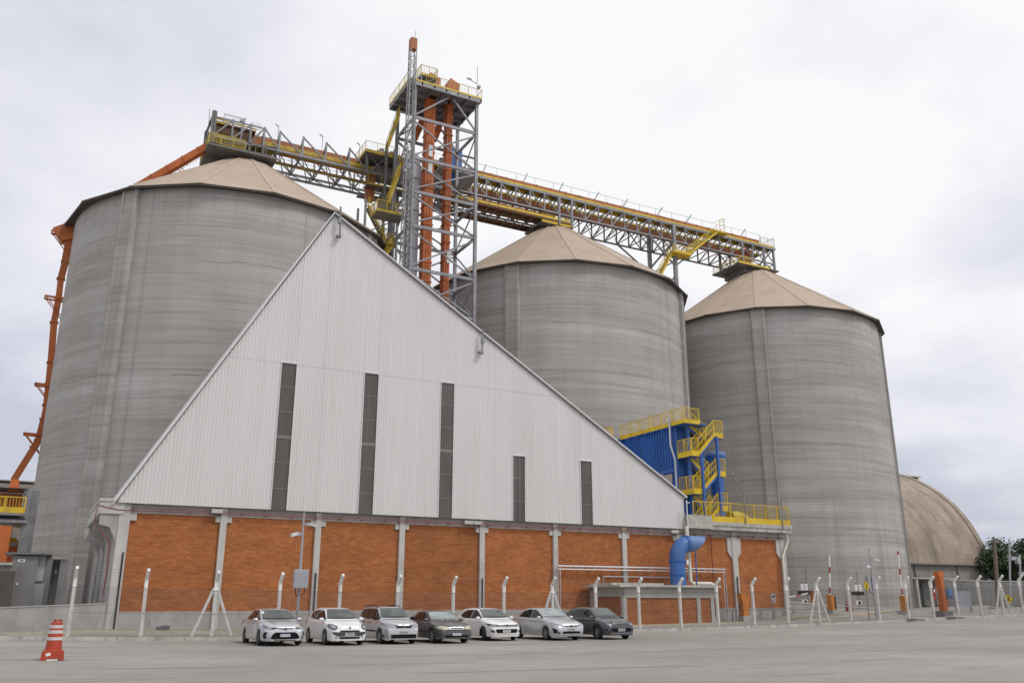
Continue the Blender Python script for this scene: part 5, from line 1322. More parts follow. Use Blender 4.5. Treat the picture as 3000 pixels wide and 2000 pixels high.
cctv(683, 1176, 1408, K + 1.2, 'grey camera pole with two cameras and control box, behind the leftmost silver sedan', .37, True, False)
cctv(2014, 1258, 1420, K + 1.6, 'grey camera pole with yellow diamond sign and box, in front of the right silo', .42, False, True)

# ================================================================== TRAFFIC BARRELS
def barrel(loc, label, sc=1.0, base=True):
    t = thing('traffic_barrel', label, 'barrel', loc, 'traffic drums')
    x, y, z = loc; kr = .84 if base else 1.0
    def L(pr, nm, m, n=28, par=None): mb = MB(); mb.lathe([(r * sc * kr, h * sc) for r, h in pr], loc, n); return mb.build(nm, m, par or t, True)
    body = L([(.0, .30), (.285, .30), (.285, .32), (.272, .42), (.265, .56), (.258, .565), (.258, .70), (.252, .705), (.250, .78), (.244, .785), (.240, .90), (.235, .905), (.232, .99), (.226, .995), (.224, 1.06), (.20, 1.065), (.20, 1.13), (.18, 1.15), (.0, 1.15)], 'drum', 'barrel')
    for h in (.66, .86, 1.02) if base else (.45, .68, .90, 1.06):
        rr = {.66: .266, .86: .252, 1.02: .236, .45: .278, .68: .265, .90: .252, 1.06: .234}[h]
        L([(rr - .02, h - .062), (rr, h - .06), (rr - .003, h + .03), (rr - .02, h + .032)], 'reflective_band', 'band_white', par=body)
    mb = MB(); mb.bar((x - .08 * sc, y - .02, z + 1.19 * sc), (x + .12 * sc, y - .02, z + 1.19 * sc), .05 * sc, .05 * sc); mb.bar((x - .08 * sc, y - .02, z + 1.12 * sc), (x - .08 * sc, y - .02, z + 1.21 * sc), .05 * sc); mb.bar((x + .12 * sc, y - .02, z + 1.12 * sc), (x + .12 * sc, y - .02, z + 1.21 * sc), .05 * sc); mb.build('handle', 'barrel', t)
    if base:
        mb = MB(); s = .33 * sc; q = [(-s, 0), (-s * .62, 0), (-s * .55, .05), (s * .55, .05), (s * .62, 0), (s, 0), (s * .92, .27), (s * .8, .31), (-s * .8, .31), (-s * .92, .27)]
        mb.prism([(x + u, z + w) for u, w in q], y - s * .95, y + s * .95); mb.build('base', 'barrel', t, bevel=.015)
        mb = MB(); mb.bar((x - .2 * sc, y - s * .95 - .004, z + .17 * sc), (x - .07 * sc, y - s * .95 - .004, z + .20 * sc), .006, .085); mb.build('sticker', 'white_sign', t)
        mb = MB(); mb.box((x - s * .5, y - s * .97, z + .005), (x + s * .45, y - s * .9, z + .04)); mb.build('reflector', 'white_sign', t)
    else:
        L([(.0, 0), (.30, 0), (.29, .3), (.0, .3)], 'base', 'barrel')
    return t
p = gp(119, 1515); barrel((p.x, p.y, p.z), 'big red and white striped traffic drum on heavy base, in the left foreground', 1.0)
p = gp(1951, 1403); barrel((p.x, p.y, p.z), 'small red and white striped drum at the foot of the right silo', 1.0, False)

# ================================================================== YARD ITEMS ALONG THE WALL
p = at(1711, 1425, 53.0); HY = thing('hydrant_pedestal', 'orange metal pedestal with flared top on a concrete block, by the brick wall', 'pedestal', tuple(p))
s = 1.0
mb = MB(); mb.box((p.x - .38, p.y - .3, p.z - .1), (p.x + .38, p.y + .3, p.z + .38)); mb.build('block', 'concrete', HY)
mb = MB(); mb.prism([(p.x - .28, p.z + .38), (p.x + .30, p.z + .38), (p.x + .26, p.z + 1.1), (p.x + .4, p.z + 1.75), (p.x + .4, p.z + 2.02), (p.x - .42, p.z + 2.02), (p.x - .40, p.z + 1.75), (p.x - .27, p.z + 1.3)], p.y - .25, p.y + .25); mb.build('body', 'barrier_orange', HY, bevel=.015)
mb = MB(); mb.box((p.x - .42, p.y - .28, p.z + .8), (p.x - .24, p.y + .1, p.z + 1.15)); mb.box((p.x + .05, p.y - .28, p.z + 1.8), (p.x + .22, p.y - .24, p.z + 1.96)); mb.build('bracket', 'orange_old', HY)
p = at(1777, 1421, 55.2); CP = thing('control_panel', 'small grey push button panel on a thin post by the right brick bay', 'control panel', tuple(p))
mb = MB(); mb.tube([(p.x, p.y, p.z - .2), (p.x, p.y, p.z + 1.5)], .05, 8); mb.build('post', 'steel', CP)
mb = MB(); mb.box((p.x - .22, p.y - .2, p.z + 1.3), (p.x + .22, p.y - .03, p.z + 1.98)); bxp = mb.build('box', 'grey_metal_pale', CP, bevel=.02)
mb = MB(); mb.box((p.x - .12, p.y - .22, p.z + 1.7), (p.x + .12, p.y - .2, p.z + 1.86)); mb.build('display', 'black', bxp); mb = MB(); mb.lathe([(.01, -.04), (.07, -.03), (.07, 0)], (p.x, p.y - .2, p.z + 1.48), 12, 'y'); mb.build('button', 'red', bxp)
t = thing('ground_pipe', 'grey pipe running low along the plinth at the right end of the brick wall', 'pipe', (52, 55.4, .5))
mb = MB(); y = WY - .55; a, b = at(1668, 1400, y), at(1818, 1398, y); mb.tube([(a.x, y, a.z), (b.x + 5, y, a.z + .06)], .05, 8); mb.build('pipe', 'steel', t); mb = MB(); [mb.box((a.x + .6 + i * 2.2, y - .04, -.2), (a.x + .68 + i * 2.2, y + .04, a.z)) for i in range(5)]; mb.build('support', 'steel', t)
for (px, py, lab) in ((374, 1413 + 29, 'small dark box lying on the ground at the foot of the leftmost brick bay'), (1586 + 640, 1422, 'x')):
    if lab == 'x': continue
    p = gp(px, py); t = thing('ground_box', lab, 'box', (p.x, WY - 1.6, ground_z(p.x, WY - 1.6)))
    q = at(px, py, WY - 1.6); zg = ground_z(q.x, WY - 1.6)
    mb = MB(); mb.prism([(q.x - .32, zg), (q.x + .32, zg), (q.x + .36, zg + .22), (q.x + .1, zg + .26), (q.x - .34, zg + .17)], WY - 1.8, WY - 1.4); mb.build('shell', 'steel_dark', t)
# covers at the kerb
for px, py, w, lab in ((2104, 1413, 0.55, 'weathered concrete manhole slab on the kerb near the orange barrier cabinet'), (2194, 1406, 0.5, 'weathered concrete manhole slab on the kerb below the grey notice board')):
    p = at(px, py, K - .5); z = ground_z(p.x, K - .5)
    t = thing('manhole_slab', lab, 'manhole', (p.x, K - .5, z), 'manhole slabs on the kerb')
    mb = MB(); mb.box((p.x - w, K - .85, z - .1), (p.x + w, K + .05, z + .16)); mb.build('chamber', 'concrete', t, bevel=.02); mb = MB(); mb.box((p.x - w * 1.1, K - .92, z + .16), (p.x + w * 1.1, K + .1, z + .25)); mb.build('lid', 'concrete_dirty', t, bevel=.02)

# ================================================================== GATE AREA AT THE RIGHT
def GY(px, py, lift=0): p = gp(px, py); return p
RW = thing('ramp_wall', 'low concrete ramp wall with cream kerb line, at the foot of the right silo', 'wall', (62, 56, .3))
a, b = at(1815, 1372 + 8, 57), at(2056, 1394, 57)
mb = MB(); mb.prism([(57.2, -.6), (b.x, -.6), (b.x, ground_z(b.x, 57) + .12), (57.2, 1.75)], 57, 57.3); mb.build('wall_face', 'concrete', RW)
mb = MB(); mb.prism([(57.2, 1.75), (b.x, ground_z(b.x, 57) + .12), (b.x, ground_z(b.x, 57) + .22), (57.2, 1.86)], 56.95, 57.4); mb.build('coping', 'concrete_pale', RW)
mb = MB(); a, b = at(1690, 1421, 50.6), at(1978, 1405, 50.6)
y = 53
q0, q1, q2, q3 = gp(1785, 1423), gp(1925, 1413), gp(1955, 1413), gp(2060, 1402)
for q, w in ((q0, q1), (q2, q3)): mb.bar((q.x, q.y, ground_z(q.x, q.y) + .08), (w.x, w.y, ground_z(w.x, w.y) + .08), .22, .16)
mb.build('kerb_strip', 'kerb_yellow', RW)
# road behind the fence at the right and pale kerb lines
mb = MB()
for (q, w, wd) in ((gp(2062, 1404), gp(2150, 1404), .3), (gp(2060, 1385), gp(2352, 1378), .35), (gp(1935, 1388), gp(2060, 1378), .3), (gp(2275, 1407), gp(2352, 1404), .3)):
    mb.bar((q.x, q.y, q.z + .03), (w.x, w.y, w.z + .03), wd, .12)
struct(mb, 'road_kerb', 'concrete_pale')
for k, (px, py, tx, ty, lab, down) in enumerate(((1911, 1408, 1905, 1275, 'raised red and white barrier with orange cabinet, nearest the tripod fence post', 0), (2080, 1410, 2062, 1265, 'raised red and white barrier with orange cabinet, right of the camera pole', 0), (1872, 1390, 1808, 1371, 'lowered red and white barrier with orange cabinet, beside the downpipe corner', 1))):
    p = gp(px, py)
    if k == 0: p = V((*at(px, py, 52.5).xy, 0)); p.z = at(px, py, 52.5).z
    if k == 2: p = at(px, py, 57.8)
    t = thing('barrier_gate', lab, 'barrier', tuple(p), 'barrier gates')
    sc_ = ((p - CAM).dot(FW)) / FPX * DS
    hh = 33 * sc_; ww = (15 if k != 2 else 13) * sc_
    if k < 2:
        mb = MB(); mb.box((p.x - ww * .6, p.y - .4, p.z - .5), (p.x + ww * .8, p.y + .5, p.z + 8 * sc_)); mb.build('plinth', 'concrete', t); zb0_ = p.z + 8 * sc_
    else: zb0_ = p.z
    mb = MB(); mb.prism([(p.x - ww * .5, zb0_), (p.x + ww * .5, zb0_), (p.x + ww * .56, zb0_ + hh * .94), (p.x - ww * .5, zb0_ + hh)], p.y - .3, p.y + .2); cab = mb.build('cabinet', 'barrier_orange', t, bevel=.02)
    mb = MB(); mb.box((p.x + ww * .22, p.y - .32, zb0_ + .08), (p.x + ww * .47, p.y - .29, zb0_ + hh * .9)); mb.build('door_panel', 'black_gloss', cab)
    e = at(tx, ty, p.y + .3)
    s0 = V((p.x + (ww * .5 if k < 2 else -ww * .5), p.y + .3, zb0_ + hh * .85))
    off = OFF[t.name]
    mb = MB(); mb.bar(s0, e, .095, .095); mb.build('boom', 'boom', t)
    mb = MB(); mb.lathe([(.01, -.1), (.16, -.1), (.16, .1), (.01, .1)], tuple(s0), 12, 'y'); mb.build('hub', 'black', t)
for k, (px, ptop, pbase, lab) in enumerate(((1847, 1335, 1392, 'two white notices over a black board, left notice post by the gate'), (1971, 1337, 1385, 'two white notices over a black board, beside the grey camera pole'))):
    p = gp(px + (8 if k else 6), pbase); Y = 60.0; p = at(px + 6, pbase, Y)
    t = thing('notice_post', lab, 'sign', (p.x, Y, p.z), 'notice posts by the gate')
    mb = MB(); a = at(px + (14 if k == 0 else 5), ptop - 28, Y); mb.tube([(p.x + (.35 if k == 0 else 0), Y + .1, p.z - .5), (p.x + (.35 if k == 0 else 0), Y + .1, a.z)], .05, 6); mb.tube([(p.x - .3, Y + .1, p.z - .3), (p.x - .3, Y + .1, at(px, ptop, Y).z)], .03, 6); mb.build('post', 'steel', t)
    for dx in (-4.2, 4.6):
        mb = MB(); bx(mb, px + dx - 3.8, ptop + 5, px + dx + 3.8, ptop + 19, Y - .02, .03); pn = mb.build('notice', 'white_sign', t)
        mb = MB(); bx(mb, px + dx - 2.2, ptop + 8, px + dx + 1.2, ptop + 9.2, Y - .03, .006); bx(mb, px + dx - 2.2, ptop + 11.5, px + dx + 2.2, ptop + 12.5, Y - .03, .006); bx(mb, px + dx - 1.5, ptop + 14.5, px + dx + 2.0, ptop + 15.3, Y - .03, .006); mb.build('print', 'grey_metal', pn)
    mb = MB(); bx(mb, px - 14, ptop + 21, px + 15, ptop + 29, Y - .05, .08); mb.build('display_board', 'black_gloss', t)
    mb = MB(); bx(mb, px - 4, ptop + 41, px + 9, ptop + 51, Y - .05, .08); rd = mb.build('reader', 'white_sign', t); mb = MB(); bx(mb, px + .5, ptop + 42.5, px + 7, ptop + 50, Y - .07, .02); mb.build('screen', 'black_gloss', rd)
# orange column sign
p = gp(2169, 1418); Y = p.y
CSg = thing('orange_column', 'tall orange column with flared top on a concrete block behind the fence', 'column', tuple(p))
sc_ = ((p - CAM).dot(FW)) / FPX * DS
mb = MB(); mb.box((p.x - 13 * sc_, Y - .4, p.z - .4), (p.x + 17 * sc_, Y + .5, p.z + 15 * sc_)); mb.build('block', 'concrete_dark', CSg)
mb = MB(); q = [(-5, 14), (7, 14), (8.5, 30), (7, 44), (5.5, 84), (8.5, 94), (8.5, 103), (-9, 103), (-9, 94), (-6, 84), (-4, 50)]
mb.prism([(p.x + u * sc_, p.z + w * sc_) for u, w in q], Y - .25, Y + .25); mb.build('body', 'orange', CSg, bevel=.02)
mb = MB(); mb.prism([(p.x + u * sc_, p.z + w * sc_) for u, w in [(9.5, 40), (13, 38), (13, 26), (10.5, 24)]], Y - .2, Y + .2); mb.build('bracket', 'orange_old', CSg)
p = gp(2211, 1406); NB = thing('notice_board', 'blank grey notice board on two thin legs behind the fence', 'sign', tuple(p)); Y = p.y
mb = MB(); bx(mb, 2192, 1356, 2231, 1399 - 6, Y, .05); mb.build('panel', plain('grey_sign_back', (.27, .28, .31), .5), NB)
mb = MB(); [bx(mb, x, 1356, x + 2, 1408, Y + .06, .06) for x in (2194, 2228)]; mb.build('leg', 'steel', NB)
def diamond(px, py, Y, r, lab, rz):
    c = at(px, py, Y); sc_ = ((c - CAM).dot(FW)) / FPX * DS; r *= sc_
    t = thing('warning_sign', lab, 'sign', (c.x, Y, ground_z(c.x, Y)), 'yellow diamond signs')
    mb = MB(); u = V((cos(rz), sin(rz), 0)); n = V((-sin(rz), cos(rz), 0)); z = V((0, 0, 1))
    for k2, (rr, o, m, nm) in enumerate(((1, 0, 'black', 'border'), (.9, -.012, 'sign_yellow', 'face'))):
        mb = MB(); q = [c + u * r * rr + n * o, c + z * r * rr + n * o, c - u * r * rr + n * o, c - z * r * rr + n * o]
        mb.add(q + [p_ + n * .02 for p_ in q], [(0, 1, 2, 3), (7, 6, 5, 4), (0, 4, 5, 1), (1, 5, 6, 2), (2, 6, 7, 3), (3, 7, 4, 0)]); f = mb.build(nm, m, t)
    mb = MB()                                # walking figure
    def S(a, b, w): mb.bar(c + u * a[0] * r + z * a[1] * r - n * .02, c + u * b[0] * r + z * b[1] * r - n * .02, w * r, .008, up=n)
    S((0, .3), (-.02, -.02), .2); S((-.02, 0), (-.2, -.42), .11); S((0, 0), (.2, -.4), .11); S((0, .24), (.24, .02), .08); S((0, .24), (-.2, .05), .08); S((.02, .36), (.03, .5), .16)
    mb.build('walking_figure', 'black', f)
    mb = MB(); mb.tube([(c.x + n.x * .06, Y + n.y * .06, ground_z(c.x, Y) - .2), (c.x + n.x * .06, Y + n.y * .06, c.z + r * .9)], .035, 6); mb.build('post', 'steel', t)
diamond(1990, 1345, 47.1, 13.5, 'yellow diamond pedestrian sign turned partly away beside the grey camera pole box', radians(13))
diamond(2316, 1375, 58, 12, 'yellow diamond pedestrian sign at the far right beside the last tripod post', radians(-35))
# vault warehouse behind
VX0, VX1 = 95.0, 164.5
VW = thing('vault_warehouse', 'brown stained vaulted warehouse behind the right silo', 'warehouse', (150, 130, 1))
mb = MB(); 
prof_ = [atx(px, py, VX1) for px, py in ((2271.5, 1297), (2266, 1272), (2259, 1251), (2249, 1235), (2239, 1218), (2227, 1200), (2214, 1183), (2190, 1157), (2164, 1136), (2140, 1120), (2114, 1106), (2090, 1097), (2066, 1090), (2040, 1084))]
near = [(p.y, p.z) for p in prof_]; VY0, VB = near[0]; VYM = near[-1][0] + 2.5
rows = near + [(VYM, near[-1][1] + .1)] + [(2 * VYM - y, z) for y, z in near[::-1]]; n = len(rows) - 1
m_ = 30
mb.v = [(VX0 + (VX1 - VX0) * j / m_, y, z) for j in range(m_ + 1) for y, z in rows]
mb.f = [(j * (n + 1) + i, j * (n + 1) + i + 1, (j + 1) * (n + 1) + i + 1, (j + 1) * (n + 1) + i) for j in range(m_) for i in range(n)]
mb.add([(VX1 - .02, y, z - .05) for y, z in rows], [tuple(range(n + 1))])
rf = mb.build('roof', 'dome', VW, True)
mb = MB()
for i in range(n):
    (y0, z0), (y1, z1) = rows[i], rows[i + 1]; mb.bar((VX1 - .6, y0, z0 + .05), (VX1 - .6, y1, z1 + .05), 1.3, .35, up=(0, 0, 1))
mb.build('verge', 'dome', rf)
mb = MB(); Ym = VYM - 6; m0, m1 = at(2040, 1090, Ym), at(2111, 1110, Ym); mb.box((m0.x, Ym, m1.z - 2), (m1.x, Ym + 9, m0.z)); mb.box((m0.x, Ym - .4, m0.z), (m1.x + .4, Ym + 9.4, m0.z + .3)); mn = mb.build('roof_monitor', 'beige_wall', VW)
mb = MB(); a_, b_ = at(2085, 1094, Ym), at(2106, 1101, Ym); mb.box((a_.x, Ym - .06, b_.z), (b_.x, Ym, a_.z)); mb.build('louvre', 'black', mn)
mb = MB(); mb.box((VX0, VY0 + .5, -.5), (VX1 - .3, VY0 + .9, VB - .1)); mb.box((VX1 - .7, VY0 + .9, -.5), (VX1 - .3, 2 * VYM - VY0, VB)); mb.build('base_wall', 'wall_grey', VW)
mb = MB(); mb.box((VX0, VY0 - .25, VB - .25), (VX1, VY0 + .6, VB)); mb.build('gutter', 'steel_dark', VW)
mb = MB()
for px in (2107, 2205, 2290 - 30): x = at(px, 1320, VY0).x; mb.box((x - .15, VY0 + .2, 3), (x + .15, VY0 + .5, VB - .3))
mb.build('drain_pipe', 'concrete_dark', VW)
# porch building at its foot
Yp = 92.0
PB = thing('porch_building', 'low grey concrete porch building with white door, between right silo and orange column', 'outbuilding', (at(2140, 1380, Yp).x, Yp, 1))
mb = MB(); bx(mb, 2088, 1325, 2195, 1330, Yp - 2.5, 6); mb.build('roof', 'concrete', PB)
mb = MB(); bx(mb, 2080, 1330, 2190, 1393, Yp, .4); bx(mb, 2118, 1337, 2138, 1390, Yp - .4, .3); mb.build('wall', 'concrete_dark', PB)
mb = MB(); bx(mb, 2108, 1330, 2113, 1395, Yp - 2.4, .4); bx(mb, 2140, 1330, 2145, 1390, Yp - 2.4, .4); mb.build_split('pillar', 'concrete_pale', PB)
mb = MB(); bx(mb, 2147, 1345, 2161, 1388, Yp - .1, .06); mb.build('door', plain('pale_grey_door', (.5, .5, .52), .5), PB)
t = thing('fire_cabinet', 'red fire cabinet with white disc beside the orange column', 'fire cabinet', (at(2172 - 24, 1366, 80).x, 80, 2))
mb = MB(); bx(mb, 2143, 1350, 2150, 1378, 80, .4); mb.build('box', 'red', t); mb = MB(); bx(mb, 2144, 1353, 2148, 1359, 79.97, .03); mb.build('disc', 'white_sign', t); mb = MB(); bx(mb, 2145.5, 1378, 2147.5, 1392, 80.1, .15); mb.build('post', 'steel', t)
FWl = thing('boundary_wall', 'long plain grey boundary wall at the far right behind the road', 'wall', (150, 100, 1))
mb = MB(); a, b = at(2178, 1333, 97), at(2352, 1334, 97); mb.prism([(a.x, -1), (b.x + 120, -1), (b.x + 120, b.z), (a.x, a.z)], 97, 97.4); mb.build('wall_face', 'concrete_dark', FWl)
mb = MB(); mb.box((a.x, 96.9, a.z), (b.x + 120, 97.5, a.z + .15)); mb.build('coping', 'concrete', FWl)
t = thing('water_drum', 'small blue drum at the foot of the far boundary wall', 'drum', (at(2176, 1362, 90).x, 90, 1)); c = at(2177, 1362, 90); mb = MB(); mb.lathe([(.01, 0), (.75, 0), (.8, .5), (.75, 1.1), (.01, 1.1)], (c.x, 90, c.z - .5), 16); mb.build('body', 'blue_pale', t, True); mb = MB(); mb.box((c.x - .8, 89.5, ground_z(c.x, 90)), (c.x + .8, 90.5, c.z - .5)); mb.build('stand', 'concrete_dark', t)
# grass verge at far right
mb = MB(); q = [gp(2268, 1399), gp(2420, 1394), gp(2420, 1380), gp(2290, 1383)]
random.seed(5)
for i in range(2600):
    u, w = random.random(), random.random(); p = q[0].lerp(q[1], u).lerp(q[3].lerp(q[2], u), w)
    z = ground_z(p.x, p.y); a = random.uniform(0, pi); h = random.uniform(.08, .28); dx, dy = .09 * cos(a), .09 * sin(a)
    mb.add([(p.x - dx, p.y - dy, z), (p.x + dx, p.y + dy, z), (p.x + random.uniform(-.1, .1), p.y + random.uniform(-.1, .1), z + h)], [(0, 1, 2)])
tag(mb.build('grass', 'grass'), kind='stuff')
for k, (x0, y0, x1, y1) in enumerate(((2290, 1388, 2352, 1386), (2282, 1396, 2352, 1393))):
    pass
# utility poles
def upole(px, ptop, pbase, Y, r, lab, arm, mat_, lamp=False):
    b = at(px + 2, pbase, Y); tp = at(px, ptop, Y)
    t = thing('utility_pole' if not lamp else 'floodlight_pole', lab, 'pole', (b.x, Y, ground_z(b.x, Y)))
    mb = MB(); mb.tube([(b.x, Y, ground_z(b.x, Y) - .3), (tp.x, Y, tp.z)], [r * 1.3, r], 8); mb.build('pole', mat_, t)
    mb = MB()
    if lamp: mb.box((tp.x - .5, Y - .2, tp.z - 2.4), (tp.x + .9, Y + .2, tp.z - 2.0)); mb.box((tp.x + .5, Y - .3, tp.z - 2.8), (tp.x + 1.1, Y + .1, tp.z - 2.0))
    else: mb.bar((tp.x - arm, Y, tp.z - .2), (tp.x + arm, Y, tp.z - .25), .22, .22); mb.bar((tp.x - arm * .6, Y, tp.z - .2), (tp.x, Y, tp.z - 1.2), .08)
    mb.build('floodlight' if lamp else 'crossarm', 'grey_metal_pale' if lamp else 'wood_pole', t)
upole(2283, 1240, 1335, 92, .28, 'brown wooden utility pole with crossarm in front of the far right tree', 1.6, 'wood_pole')
upole(2318, 1237, 1395, 64, .09, 'tall slim grey floodlight pole at the far right in front of the tree', 0, 'grey_metal_pale', True)
upole(2342, 1273, 1385, 66, .09, 'shorter slim grey floodlight pole at the right picture edge', 0, 'grey_metal_pale', True)

# ================================================================== TREES
def leaf_mat(name, lo, hi):
    m, nt, b, pos = base_mat(name)
    n = noisetex(nt, pos, 1.1, 4, 0.6); n2 = noisetex(nt, pos, 14, 2)
    c = ramp(nt, n, [(0.32, lo), (0.68, hi)])
    c = mixc(nt, 1.0, c, ramp(nt, n2, [(.3, (.65, .7, .6)), (.7, (1.25, 1.2, 1.2))]), 'MULTIPLY')
    nt.links.new(c, b.inputs['Base Color']); b.inputs['Roughness'].default_value = .6
    return m
LM = [leaf_mat('dark_leaf', (.018, .036, .010), (.045, .085, .022)), leaf_mat('mid_leaf', (.025, .05, .014), (.065, .11, .03))]
def tree(px0, px1, ptop, Y, lab, seed, mat_, nclump=46, bias=0):
    random.seed(seed)
    xa_, xb_ = at(px0, 1330, Y).x, at(px1, 1330, Y).x; cx = (xa_ + xb_) / 2; R = (xb_ - xa_) / 2
    zt_ = at((px0 + px1) / 2, ptop, Y).z; z0 = ground_z(cx, Y); zc_ = z0 + (zt_ - z0) * .6; rz = (zt_ - z0) * .42
    t = thing('broadleaf_tree', lab, 'tree', (cx, Y, z0))
    mb = MB(); top = V((cx, Y, zc_)); mb.tube([(cx + .3, Y, z0 - .3), (cx + .1, Y, z0 + (zc_ - z0) * .5), top], [R * .09, R * .07, R * .04], 8)
    cl = []
    for i in range(nclump):
        a = random.uniform(0, 2 * pi); u = random.uniform(-1, 1); rr = random.uniform(.35, 1) ** .6
        s_ = sqrt(1 - u * u) * rr
        c = V((cx + R * .98 * s_ * cos(a), Y + R * .8 * s_ * sin(a), zc_ + rz * .85 * u * rr + rz * .1 * random.random())); cl.append((c, R * random.uniform(.16, .3)))
        if i % 3 == 0: mb.tube([(cx + .1, Y, z0 + (zc_ - z0) * random.uniform(.55, 1)), tuple(c.lerp(top, .45) + V((0, 0, -.3))), tuple(c)], [R * .035, R * .02, R * .008], 5)
    mb.build('trunk', 'bark', t)
    mb = MB()
    for c, r in cl:
        nl = int(150 * (r / (R * .23)))
        for _ in range(nl):
            d = V((random.gauss(0, 1), random.gauss(0, 1), random.gauss(0, 1))).normalized() * r * random.uniform(.35, 1.12); d.z *= .62
            p = c + d; s_ = R * random.uniform(.022, .042)
            n = (d.normalized() + V((random.uniform(-.8, .8), random.uniform(-.8, .8), random.uniform(.1, 1.0)))).normalized()
            a = n.orthogonal().normalized(); a.rotate(Matrix.Rotation(random.uniform(0, 6.28), 3, n)); b = n.cross(a)
            mb.add([p - a * s_, p + b * s_ * .6 + n * s_ * .15, p + a * s_, p - b * s_ * .6 + n * s_ * .1], [(0, 1, 2, 3)])
    mb.build('crown', mat_, t)
    return t
tree(2272, 2400, 1236, 108, 'dark green spreading tree behind the wooden pole at the far right', 11, LM[0], 85)
tree(2325, 2460, 1285, 118, 'lower bushy green tree cut by the right picture edge', 12, LM[1], 40)
tree(2286, 2352, 1325, 125, 'small mid green bush tree low behind the boundary wall, under the spreading tree', 13, LM[1], 26)

# ================================================================== CARS
def pchip(pts):
    xs_ = [p[0] for p in pts]; ys_ = [p[1] for p in pts]; n = len(pts)
    h = [xs_[i + 1] - xs_[i] for i in range(n - 1)]; d = [(ys_[i + 1] - ys_[i]) / h[i] for i in range(n - 1)]
    m = [d[0]] + [0 if d[i - 1] * d[i] <= 0 else 2 * d[i - 1] * d[i] / (d[i - 1] + d[i]) for i in range(1, n - 1)] + [d[-1]]
    def f(x):
        if x <= xs_[0]: return ys_[0]
        if x >= xs_[-1]: return ys_[-1]
        i = max(j for j in range(n - 1) if xs_[j] <= x)
        t = (x - xs_[i]) / h[i]; a, b = ys_[i], ys_[i + 1]
        return a * (1 + 2 * t) * (1 - t) ** 2 + m[i] * h[i] * t * (1 - t) ** 2 + b * t * t * (3 - 2 * t) + m[i + 1] * h[i] * t * t * (t - 1)
    return f

SCL = 1.07
def txt(s, size):
    cu = bpy.data.curves.new('t', 'FONT'); cu.body = s; cu.size = size; cu.align_x = 'CENTER'; cu.align_y = 'CENTER'; cu.fill_mode = 'FRONT'
    o = bpy.data.objects.new('t', cu); COL.objects.link(o)
    dg = bpy.context.evaluated_depsgraph_get(); me = bpy.data.meshes.new_from_object(o.evaluated_get(dg))
    vs = [tuple(v.co) for v in me.vertices]; fs = [tuple(p.vertices) for p in me.polygons]
    bpy.data.objects.remove(o); bpy.data.curves.remove(cu); bpy.data.meshes.remove(me)
    return vs, fs

